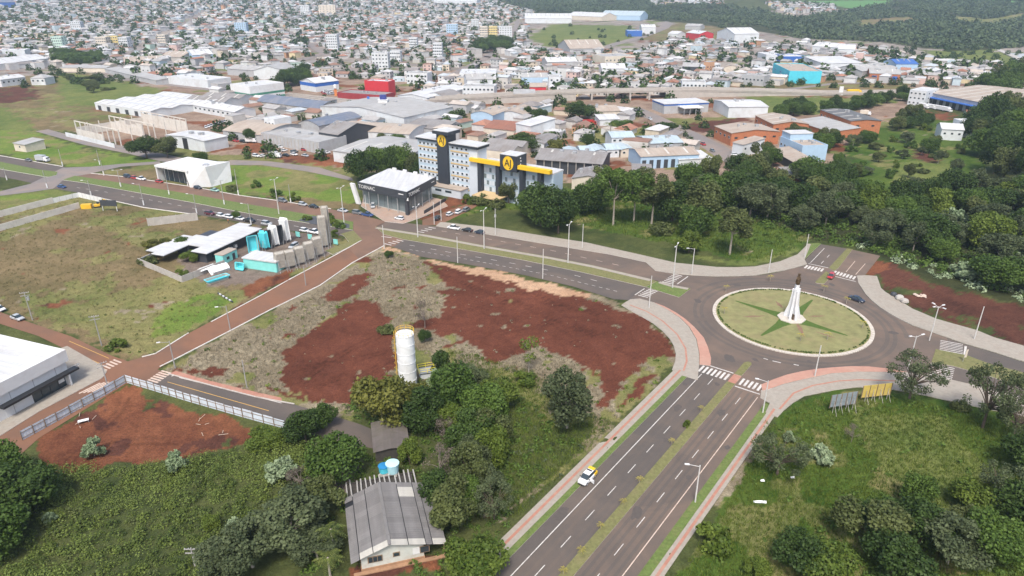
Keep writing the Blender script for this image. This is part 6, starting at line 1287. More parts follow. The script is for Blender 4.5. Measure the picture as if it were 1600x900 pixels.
for px_, py_, kd, cc, lb in ((441.7,315.5,'suv','grey','grey car beside the median lamp, leftmost of three on the dusty carriageway'),(473.4,321,'hatch','silver','silver car parked alone left of the black car on the dusty carriageway'),(490,324.5,'sedan','black','black sedan right of the silver car on the dusty carriageway'),(536,331,'sedan','silver','silver sedan beside the double lamp near the showroom'),(558.5,334.3,'suv','grey','dark grey car parked behind the blue car at the junction'),(574.3,337.5,'pickup','blue','dark blue pickup leading the row at the junction'),(309.4,295,'hatch','navy','dark car parked beside the white wedge building'),(336,299,'sedan','green','pale green sedan parked right of the dark car near the wedge building'),(249.4,285.5,'hatch','red','red hatchback alone in front of the wedge building'),(200,277.5,'suv','navy','dark car at the left end of the three parked by the wedge building'),(210.7,279.5,'hatch','red','red hatchback between the dark car and the white pickup'),(221,281,'pickup','white','white pickup parked right of the red hatchback')):
    car(px_, py_, px_ + 14, py_ + 2.4, kd, cc, lb)
for px_, py_, kd, cc, lb in ((328,335.5,'suv','maroon','maroon car, leftmost of the row parked on the grey carriageway'),(346,338.5,'hatch','white','white hatchback second from the left in the kerb row'),(359,340.8,'hatch','white','white hatchback third from the left in the kerb row'),(375,343.5,'sedan','white','white sedan under a small tree in the kerb row'),(389.7,346.5,'pickup','black','black pickup beside the lamp post in the kerb row'),(417,351.5,'suv','silver','silver car parked in front of the tall white pool shells'),(476.6,362,'hatch','white','white hatchback parked before the pool yard signs'),(491,364.5,'pickup','white','white pickup parked right of the white hatchback by the pool yard'),(97,293.5,'sedan','blue','blue sedan stopped at the left crossing')):
    car(px_, py_, px_ + 14, py_ + 2.4, kd, cc, lb)
car(459, 387, 450, 392, 'suv', 'silver', 'silver car parked inside the pool yard on the gravel'); car(45, 252, 60, 255, 'sedan', 'grey', 'grey sedan behind the lorry on the far left carriageway'); car(28, 499, 45, 505, 'sedan', 'silver', 'silver sedan parked on the dirt street by the white store'); car(0, 485, 15, 490, 'hatch', 'white', 'white car at the left edge on the dirt street')
def lorry(px, py, ang, label, cabc, boxc, L=7, group=None):
    p = g(px, py); t = thing('lorry', label, 'lorry', (p.x, p.y, .03 + gz(p)), ang, group)
    MB().box(-L/2, -1.2, .9, L/2 - 2, 1.2, 3.3).build('cargo_box', boxc, t); c = loft([(L/2 - 1.9, sec(1.15, .5, 2.6)), (L/2 - .5, sec(1.15, .5, 2.5)), (L/2, sec(1.1, .5, 1.5))]); c.build('cab', cabc, t); MB().box(L/2 - .45, -1.0, 1.55, L/2 - .1, 1.0, 2.3).build('windscreen', GLASS, t); MB().box(-L/2, -.5, .5, L/2 - .5, .5, .9).build('chassis', PLATE, t)
    for x in (-L*.32, L*.32):
        for y in (-1, 1): MB().tube((x, y*1.15 - .15, .45), (x, y*1.15 + .15, .45), .45, .45, 12).build('wheel', TYRE, t)
    return t
lorry(67.6, 252.5, math.atan2(-.25, 1), 'white lorry with a dark rear on the far left carriageway', carpaint('white'), carpaint('silver'))
for k, (x, y, lb) in enumerate(((890,196,'red trailer left of two below the viaduct'),(917,195,'red trailer with white lettering stripe right of two below the viaduct'))): lorry(x, y, 0.05, lb, carpaint('red'), carpaint('red'), 12, 'red trailers below the viaduct')
for k, (x, y) in enumerate(((1443,169),(1455,170.5),(1467,172.5),(1478,174.5))): lorry(x, y, -1.2, ['white van at the depot office end of the loading row', 'second white lorry from the depot office', 'third white lorry in the loading row', 'white lorry at the right end of the loading row'][k], carpaint('white'), WHITE, 8, 'lorries at the depot')
lorry(1352, 180, -.5, 'cream lorry parked beside the right brick warehouse', carpaint('white'), CREAM); lorry(1334, 146, .05, 'long yellow bus on the highway', YEL, YEL, 12); lorry(1233, 149, .05, 'white tanker lorry on the highway', carpaint('white'), WHITE, 9)
ind_cars = [(436.7,231,'white'),(444,236.5,'white'),(475.5,235.5,'red'),(460,238.5,'grey'),(459.5,242.5,'white'),(447,244,'black'),(412,245,'white'),(400,245,'white'),(477,244.5,'silver'),(510.5,240,'white'),(380,222.5,'black'),(369,221.5,'red')]
nth = ['first', 'second', 'third', 'fourth', 'fifth', 'sixth', 'seventh', 'eighth', 'ninth', 'tenth', 'eleventh', 'twelfth']
for k, (x, y, cc) in enumerate(ind_cars): car(x, y, x + 12, y + rng.choice((-2, 2)), rng.choice(('hatch', 'sedan', 'suv')), cc, ['white car nearest the depot wall in the yard', 'white car just below the one nearest the depot wall', 'red car against the depot wall', 'grey car left of the red car at the depot', 'white car on the yard road below the grey car', 'black car beside the white van on the yard road', 'white car left of the van on the yard road', 'white car farthest left on the yard road', 'silver car right on the yard road', 'white car at the depot corner', 'black car under the small round tree by the depot', 'red car left of the black car by the depot'][k], 'cars in the depot yard', True)
lorry(431, 246.5, -.1, 'white van parked on the yard road below the depot', carpaint('white'), WHITE, 6); lorry(393, 223, .0, 'white van beside the round tree at the depot', carpaint('white'), WHITE, 6)
for k, (x, y, tx, ty, cc, lb) in enumerate(((998,174,1004,177,'black','dark car under the viaduct on the side street'),(987,176,993,179,'white','white car just left of the viaduct underpass'),(1016,187,1022,190,'white','white car heading down the upper side street'),(1051,206,1056,209,'grey','grey car halfway down the side street'),(1056,218,1061,221,'silver','silver car beside the blue roofed hall'),(1058,224,1064,227,'white','white car next to the blue roofed hall'),(1092,224,1098,227,'white','white car opposite, left of the red pickup'),(1098,226.5,1104,229,'red','red pickup at the hedge of the side street'),(1113,237,1119,240,'grey','dark car at the foot of the hedge'),(1148,243,1156,244,'white','white car before the blue cornered workshop'))): car(x, y, tx, ty, 'pickup' if 'pickup' in lb else 'hatch', cc, lb, 'cars on the side street', True)
for k in range(8): car(1082 + k * 4.6, 236 + k * 2.6, 1087 + k * 4.6, 234 + k * 2.6, 'hatch', rng.choice(('white', 'white', 'silver')), nth[k] + ' car from the top in the row parked by the striped warehouse', 'row of cars by the striped warehouse', True)
for k in range(9): car(322 + k * 4.2, 200 - k * 1.35, 324 + k * 4.2, 203 - k * 1.35, 'hatch', rng.choice(('white', 'silver', 'grey')), nth[k] + ' car from the left in the row below the factory annex', 'row of cars by the factory annex', True)
cl4 = sorted([(k % 4, [(rng.uniform(396, 450), rng.uniform(171, 181)), (rng.uniform(500, 528), rng.uniform(143, 148)), (rng.uniform(1095, 1135), rng.uniform(128, 146)), (rng.uniform(895, 950), rng.uniform(116, 150))][k % 4]) for k in range(44)])
for n_, (k, (x, y)) in enumerate(cl4):
    car(x, y, x + rng.choice((-8, 8)), y + 1, 'hatch', rng.choice(('white', 'white', 'silver', 'black', 'red')), nth[n_ % 11] + ' small car from the left ' + ['in the lot beside the barrel roofed warehouse', 'in front of the blue fasciaed hall', 'in the yard beside the white office block', 'near the curving street'][k % 4], ['cars in the lot by the barrel roof', 'cars by the blue fascia', 'cars in the white office yard', 'cars near the curving street'][k % 4], True)

# ---------------------------------------------------------------- people
def person(px, py, ang, label, top, legs):
    p = g(px, py)
    vs = [(0,0,.95),(0,0,1.15),(0,0,1.4),(0,0,1.52),(0,.01,1.68),(.19,0,1.4),(.27,.02,1.12),(.29,.12,.88),(-.19,0,1.4),(-.27,.0,1.12),(-.28,.08,.86),(.1,0,.9),(.11,.03,.5),(.11,-.02,.08),(.11,.14,.04),(-.1,0,.9),(-.11,-.03,.5),(-.11,-.05,.08),(-.11,.1,.04)]
    es = [(0,1),(1,2),(2,3),(3,4),(2,5),(5,6),(6,7),(2,8),(8,9),(9,10),(0,11),(11,12),(12,13),(13,14),(0,15),(15,16),(16,17),(17,18)]
    rd = [.16,.15,.17,.065,.11,.075,.055,.045,.075,.055,.045,.1,.07,.05,.045,.1,.07,.05,.045]
    me = bpy.data.meshes.new('person'); me.from_pydata(vs, es, []); o = new_obj('person', me, None, (p.x, p.y, .14), ang)
    sk = o.modifiers.new('skin', 'SKIN'); ss = o.modifiers.new('sub', 'SUBSURF'); ss.levels = 1; ss.render_levels = 1
    for d_, r in zip(me.skin_vertices[0].data, rd): d_.radius = (r, r)
    me.skin_vertices[0].data[0].use_root = True
    m, nt, bs, N, L = nodes('clothing_' + label[:6]); tc = N('ShaderNodeTexCoord'); sx_ = N('ShaderNodeSeparateXYZ'); L(tc.outputs['Object'], sx_.inputs[0])
    r_ = N('ShaderNodeValToRGB'); mr = N('ShaderNodeMapRange'); L(sx_.outputs[2], mr.inputs[0]); mr.inputs[2].default_value = 1.8; L(mr.outputs[0], r_.inputs[0]); cr = r_.color_ramp; cr.interpolation = 'CONSTANT'
    cr.elements[0].color = (*legs, 1); e = cr.elements.new(.53); e.color = (*top, 1); e = cr.elements.new(.82); e.color = (.35, .2, .13, 1); cr.elements[-1].position = .97; cr.elements[-1].color = (.02, .015, .01, 1)
    L(r_.outputs[0], bs.inputs['Base Color']); me.materials.append(m); tag(o, label, 'person'); return o
person(590.5, 326.5, 2.0, 'person in dark clothes standing beside the silver car at the showroom', (.03,.035,.05), (.03,.03,.04)); person(357, 349, -1, 'person in an orange shirt walking behind the parked kerb row', (.6,.15,.03), (.05,.06,.1))

# ---------------------------------------------------------------- lamps and poles
polew = paint('pole_pale_concrete', (.52, .51, .49), .85, .1, 1.5); poleg = paint('pole_grey', (.3, .29, .28), .85, .12, 1.5)
LAMPM = {}
def pole(px, py, top, kind, label, group=None, ang=None, mt=None, white_base=False):
    p = g(px, py); h = hp(px, py, top); mt = mt or polew; ang = 0 if ang is None else ang
    t = thing('street_lamp' if kind in ('double', 'single', 'quad') else 'utility_pole', label, 'street lamp' if kind in ('double', 'single', 'quad') else 'pole', (p.x, p.y, 0), ang, group)
    MB().tube((0, 0, -.1), (0, 0, h), .19 if h > 10 else .15, .12 if h > 10 else .1, 10).build('pole', mt, t)
    if white_base: MB().tube((0, 0, -.1), (0, 0, 2.0), .24, .23, 10).build('painted_base', WHITE, t)
    def arm(a_, L_, zz=0.0):
        c, s = math.cos(a_), math.sin(a_); o = MB().tube((0, 0, h - .3 - zz), (c * L_, s * L_, h + .15 - zz), .06, .05, 6).build('arm', mt, t)
        mb = MB(); mb.obox((c * (L_ - .15), s * (L_ - .15), h + .17 - zz), (c * (L_ + .65), s * (L_ + .65), h + .22 - zz), .34, .14); mb.build('lamp_head', WHITE, o)
    if kind == 'double': arm(rad(15), 1.5); arm(rad(195), 1.5)
    if kind == 'single': arm(rad(190), 2.0)
    if kind == 'quad':
        for q in (20, 110, 200, 290): arm(rad(q), 1.3)
    if kind in ('cross', 'transformer'):
        for z in (.3, 1.1): MB().box(-1.1, -.06, h - z - .07, 1.1, .06, h - z + .07).build('crossarm', mt, t)
        for x in (-1, -.4, .5, 1): MB().tube((x, 0, h - .23), (x, 0, h), .05, .03, 6).build('insulator', WHITE, t)
    if kind == 'transformer': MB().tube((.45, .1, h - 2.6), (.45, .1, h - 1.6), .32, .32, 12).build('transformer', METAL, t)
    if kind == 'box': MB().box(-.35, -.35, h * .68, .35, .35, h * .68 + .9).build('equipment_box', METAL, t)
    return t
for a_ in ((756.5,389,328,'double','tall double armed lamp on the avenue median, behind the dark parked cars'),(887.4,411,350,'double','tall double armed lamp on the median, middle of the avenue'),(1050.5,450,383.5,'double','tall double armed lamp on the median tip beside the roundabout crossing'),(436,334.5,280,'double','double armed lamp on the median in front of the grey parked car'),(538,351.5,293,'double','double armed lamp at the planted median end near the showroom'),(653,371,322,'double','tall lamp pole on the median by the avenue crossing')): pole(*a_, group='double lamps on the median', ang=math.atan2(-.35, 1) + 1.2)
pole(1452, 532, 479, 'quad', 'tall lamp with four heads beside the right crossing'); pole(1418, 578, 525, 'double', 'lamp with two bright heads rising behind the pavement tree')
for a_ in ((600.6,388.6,352,'plain','pale pole at the corner of the red lot by the junction'),(678.6,350.5,316,'plain','pale pole at the pavement corner beside the black car, left of two'),(689.4,344.5,312,'plain','pale pole at the hotel lane, right of two'),(715.3,410.5,370,'plain','pale pole between avenue and red lot, left of two'),(774,367,326,'box','pale pole with an equipment box on the avenue pavement'),(848,435,389,'plain','pale pole between avenue and red lot, right of two'),(909.7,387.5,350,'plain','slim pale pole on the far avenue pavement'),(1014,481,431,'plain','pale pole on the curved pavement by the left crossing'),(1080.7,429,388,'single','pale pole with a short arm on the far side of the roundabout road'),(1200.8,426,390,'plain','pale pole on the pavement behind the monument, left of two'),(1257,402.5,366,'plain','pale pole at the left edge of the avenue stub'),(1273,588,540,'plain','pale pole on the pink pavement below the roundabout'),(1522,530,479,'plain','pale pole on the right pavement by the red bank'),(572,327,304,'plain','white pole in front of the slanted showroom fin')): pole(*a_)
pole(1191.7, 645, 595, 'single', 'lamp at the bottom crossing right of the avenue', ang=-.4); pole(1086, 785, 727, 'single', 'lamp beside the avenue verge, nearest to the bottom', ang=-.2)
for a_ in ((350.6,319.5,282,'double','median lamp right of the black pickup'),(264.5,304,262,'double','median lamp in front of the wedge building'),(189,292,266,'double','median lamp left of the wedge building'),(162.5,274,250,'single','lamp at the corner of the left crossing')): pole(*a_, group='lamps along the left avenue', white_base=True, mt=poleg)
for a_ in ((372.7,304,264,'plain','grey pole with white base in the grass right of the wedge building'),(454.5,317,288,'plain','grey pole behind the grey car on the dusty carriageway'),(392.6,351.5,318,'single','lamp between the black pickup and the silver car'),(307.6,333.5,303,'single','lamp at the end of the precast panel wall'),(11,281,262,'single','lamp at the far left median'),(74,293.5,266,'plain','grey pole at the left crossing by the blue sedan'),(98,259,233,'plain','grey pole behind the lorry'),(156,257,234,'plain','grey pole at the grass field beside the left crossing'),(142.6,305.5,282,'single','lamp on the near kerb right of the blue sedan'),(224.8,320.5,287,'single','lamp on the near kerb left of the panel wall'),(293.8,291,264,'plain','grey pole before the tilted white wall')): pole(*a_, group='poles along the left avenue', white_base=True, mt=poleg)
pole(51, 500, 456, 'transformer', 'timber utility pole with a transformer beside the dirt street', mt=poleg, ang=.4); pole(159, 540, 493, 'cross', 'utility pole with crossarms at the meadow corner', mt=poleg, ang=.4); pole(360, 516, 478, 'single', 'curved arm street lamp on the lot side of the dirt road', mt=poleg, ang=.3); pole(274, 576, 533, 'single', 'street lamp at the corner by the faded crossing', mt=poleg, ang=.3)
pole(169, 606, 566, 'cross', 'dark utility pole at the store pavement corner', mt=poleg, ang=.8); pole(386, 606, 563, 'plain', 'slim dark pole on the weedy pavement of the side street', mt=poleg); pole(478, 446, 415, 'plain', 'slim pole beside the dirt road by the red lot', mt=poleg); pole(305, 884, 856, 'transformer', 'utility pole with a white box standing in the scrub', mt=poleg)
p = g(1504, 566); t = thing('banner_post', 'small white banner post on the right median', 'sign', (p.x, p.y, .1), .3); MB().tube((0, 0, 0), (0, 0, 3.4), .05, .05, 6).build('post', METAL, t); MB().box(.06, -.03, 1.2, .75, .03, 3.3).build('banner', CREAM, t)
# ---------------------------------------------------------------- vegetation
def quads(P, Nn, size, asp=1.0, rs=nr):
    n = len(P); r = rs.normal(size=(n, 3)); t = np.cross(Nn, r); t /= np.linalg.norm(t, axis=1)[:, None] + 1e-9; b = np.cross(Nn, t)
    s = size * (.6 + .8 * rs.rand(n))[:, None]
    V = np.stack([P - t*s - b*s*asp, P + t*s*.8 - b*s*asp*.7, P + t*s + b*s*asp, P - t*s*.7 + b*s*asp*.8], 1).reshape(-1, 3)
    return V, np.arange(4 * n).reshape(n, 4)
def crown(seed, rx, rz, cz, nl, nleaf, leaf, lobe=(.2, .5), low=-.6, spread=.8, flat=1.0, vr=.35):
    rs = np.random.RandomState(seed); C = []
    while len(C) < nl:
        q = rs.uniform(-1, 1, 3)
        if np.linalg.norm(q) < 1 and q[2] > low: C.append(q)
    C = np.array(C); C /= np.maximum(np.linalg.norm(C, axis=1), .55)[:, None] ** .6
    C = C * np.array([rx, rx, rz]) * spread; R_ = rs.uniform(*lobe, nl) * rx; bri = rs.rand(nl)
    k = rs.choice(nl, nleaf, p=R_**2 / (R_**2).sum()); dd = rs.normal(size=(nleaf, 3)); dd /= np.linalg.norm(dd, axis=1)[:, None]
    rad_ = R_[k] * (.55 + .5 * rs.rand(nleaf) ** .5); P = C[k] + dd * rad_[:, None] * np.array([1, 1, flat]); 
    P += rs.normal(size=P.shape) * rx * .03
    keep = P[:, 2] > -rz * .95; P, dd, k = P[keep], dd[keep], k[keep]
    Nn = dd * .6 + rs.normal(size=dd.shape) * .55 + np.array([0, 0, .25]); Nn /= np.linalg.norm(Nn, axis=1)[:, None]
    V, Fq = quads(P, Nn, leaf, 1.0, rs); vv = np.clip(bri[k] * vr + rs.rand(len(P)) * .4 + .12, 0, 1)
    V[:, 2] += cz
    return V, Fq, np.repeat(vv, 4), C + np.array([0, 0, cz]), R_
def trunk(C, R_, cz, h0, r0, seed, nlimb=5, mt=None, lean=0.0, bare=False):
    rs = random.Random(seed); mb = MB(); top = Vector((lean, 0, cz * .85 if not bare else cz)); prev = Vector((0, 0, -.3)); r = r0; fork = Vector((lean * .5, .1, h0))
    mb.tube(prev, fork * .5 + Vector((.1 * r0, 0, 0)), r0, r0 * .85, 7, caps=False); mb.tube(fork * .5 + Vector((.1 * r0, 0, 0)), fork, r0 * .85, r0 * .7, 7, caps=False)
    idx = sorted(range(len(C)), key=lambda i: -R_[i])[:nlimb]
    for i in idx:
        c = Vector(C[i]); m1 = fork.lerp(c, .5) + Vector((rs.uniform(-.3, .3), rs.uniform(-.3, .3), .3)); mb.tube(fork, m1, r0 * .45, r0 * .28, 6, caps=False); mb.tube(m1, c, r0 * .28, r0 * .1, 5, caps=False)
        if bare:
            for k in range(4):
                e = c + Vector((rs.uniform(-1, 1), rs.uniform(-1, 1), rs.uniform(.1, 1))) * R_[i]; q = m1.lerp(c, .3 + .2 * k); mb.tube(q, e, r0 * .16, r0 * .05, 4, caps=False)
                for j in range(3): e2 = q.lerp(e, .4 + .2 * j) + Vector((rs.uniform(-1, 1), rs.uniform(-1, 1), rs.uniform(-.2, .8))) * R_[i] * .5; mb.tube(q.lerp(e, .3 + .2 * j), e2, r0 * .08, r0 * .03, 3, caps=False)
    return mb
bark = paint('bark_brown', (.1, .075, .055), .95, .3, 1.5); barkp = paint('bark_pale', (.33, .29, .24), .9, .25, 1.2); twig = paint('twig_grey', (.2, .17, .15), .95, .2, 1.5)
FO = dict(dark=foliage('leaves_dark', (.012, .03, .006), (.068, .115, .022)), mid=foliage('leaves_mid', (.018, .046, .007), (.105, .17, .028)), light=foliage('leaves_light', (.035, .07, .008), (.15, .2, .03)), olive=foliage('leaves_olive', (.03, .046, .012), (.135, .16, .05)),
    grey=foliage('leaves_grey_green', (.03, .045, .018), (.125, .155, .07)), silver=foliage('leaves_silver', (.09, .14, .06), (.36, .44, .27), .15), yellow=foliage('leaves_yellowish', (.045, .062, .01), (.19, .19, .04)), twig=foliage('leaves_sparse_brown', (.06, .045, .035), (.2, .165, .13)), palm=foliage('palm_leaves', (.04, .07, .015), (.18, .21, .05)), ypalm=foliage('yellow_palm_leaves', (.2, .18, .03), (.5, .43, .08)))
TM = {}
def make(kind, seed, rx, rz, trunkh, nl, nleaf, leaf, fol, bk, r0, nlimb=5, lean=0.0, bare=False, **kw):
    cz = trunkh + rz * .75; V, Fq, vv, C, R_ = crown(seed, rx, rz, cz, nl, nleaf, leaf, **kw)
    cm = np_mesh(kind + '_crown', V, Fq, FO[fol], {'v': (vv, 'POINT')}); tm = trunk(C, R_, cz, trunkh, r0, seed, nlimb, None, lean, bare).mesh(kind + '_trunk', bk)
    TM.setdefault(kind, []).append((tm, cm, cz + rz, rx))
for s in range(3): make('dark', 10 + s, 5, 4.2, 2.6, 22 + s*4, 7500, .19, 'dark', bark, .3)
for s in range(3): make('mid', 20 + s, 5, 4.0, 2.6, 22 + s*4, 7500, .19, 'mid', bark, .28)
for s in range(2): make('light', 30 + s, 5, 3.8, 2.4, 16, 7000, .2, 'light', bark, .26)
for s in range(3): make('olive', 40 + s, 5, 4.4, 2.6, 18, 7000, .19, 'olive', bark, .28, lobe=(.26, .4))
for s in range(3): make('grey', 50 + s, 5, 4.6, 2.8, 26, 6500, .17, 'grey', barkp, .26, nlimb=9, lobe=(.2, .32), spread=.85)
for s in range(2): make('silver', 60 + s, 4, 2.6, 1.0, 22, 2600, .26, 'silver', barkp, .14, nlimb=8, lobe=(.16, .28), spread=.9, vr=.2)
for s in range(2): make('yellow', 70 + s, 5, 3.8, 2.4, 18, 6200, .19, 'yellow', barkp, .26, lobe=(.24, .4))
for s in range(3): make('tall', 80 + s, 5, 5.0, 7.5, 20, 6000, .2, 'olive' if s else 'mid', barkp, .3, nlimb=12, lobe=(.18, .36), low=-.7, spread=.88)
for s in range(2): make('bare', 90 + s, 4.5, 3.4, 2.2, 14, 900, .12, 'twig', twig, .2, nlimb=12, lobe=(.2, .34), spread=.9, bare=True)
for s in range(2): make('sparse', 95 + s, 5, 4.6, 3.6, 40, 4600, .12, 'grey', bark, .28, nlimb=26, lobe=(.1, .22), spread=1.0)
make('slim', 105, 2.0, 4.2, 2.6, 12, 420, .15, 'light', barkp, .15, nlimb=10, lobe=(.3, .5), spread=.8, bare=True)
for s in range(3): make('bush', 110 + s, 2.4, 1.5, .2, 10, 1300, .16, ('mid', 'olive', 'light')[s], bark, .07, nlimb=4)
for s in range(2): make('column', 120 + s, 2.2, 4.6, .6, 18, 3800, .17, ('dark', 'mid')[s], bark, .2, lobe=(.4, .6))
def palm_mesh(kind, h, n, L, fol, r):
    rs = np.random.RandomState(5); V = []; Fq = []; vv = []; b = 0
    for i in range(n):
        a_ = 2*math.pi*i/n + rs.uniform(-.2, .2); up = rs.uniform(.15, .9); 
        for k in range(11):
            t = k / 11; r_ = L * t; z = h + L * (up * t - (.75 + .3*up) * t * t)
            for s in (-1, 1):
                c = np.array([math.cos(a_) * r_, math.sin(a_) * r_, z]); side = np.array([-math.sin(a_), math.cos(a_), 0]) * s; w_ = L * .2 * math.sin(math.pi * min(.95, t * .9 + .1)); f = np.array([math.cos(a_), math.sin(a_), 0])
                e = c + side * w_ + f * w_ * .5 + np.array([0, 0, -w_ * .5]); V += [c, c + f * L * .05, e + f * L * .02, e]; Fq.append([b, b+1, b+2, b+3]); b += 4; vv += [rs.rand() * .7 + .1] * 4
    cm = np_mesh(kind + '_fronds', np.array(V), np.array(Fq), FO[fol], {'v': (np.array(vv), 'POINT')}); tm = MB().tube((0, 0, -.2), (0, 0, h), r * 1.3, r, 8).mesh(kind + '_stem', barkp); TM[kind] = [(tm, cm, h + 1, L)]
palm_mesh('palm', 5.5, 13, 2.8, 'palm', .16); palm_mesh('smallpalm', 1.5, 9, .95, 'ypalm', .05)
def tree(kind, p, dia, hgt, label, group=None, name=None, cat='tree', var=None):
    L_ = TM[kind]; tm, cm, H0, R0 = L_[rng.randrange(len(L_)) if var is None else var % len(L_)]
    nm = name or {'bush': 'shrub', 'silver': 'silver_shrub', 'palm': 'palm_tree', 'smallpalm': 'young_palm', 'bare': 'bare_tree'}.get(kind, 'broadleaf_tree')
    t = thing(nm, label, cat, (p[0], p[1], gz(p) - .05), rng.uniform(0, 6.28), group); s = dia / 2 / R0; sz = hgt / H0; t.scale = (s, s * rng.uniform(.92, 1.08), sz)
    new_obj('trunk', tm, t); new_obj('fronds' if 'palm' in kind else 'crown', cm, t); return t
TPOS = []
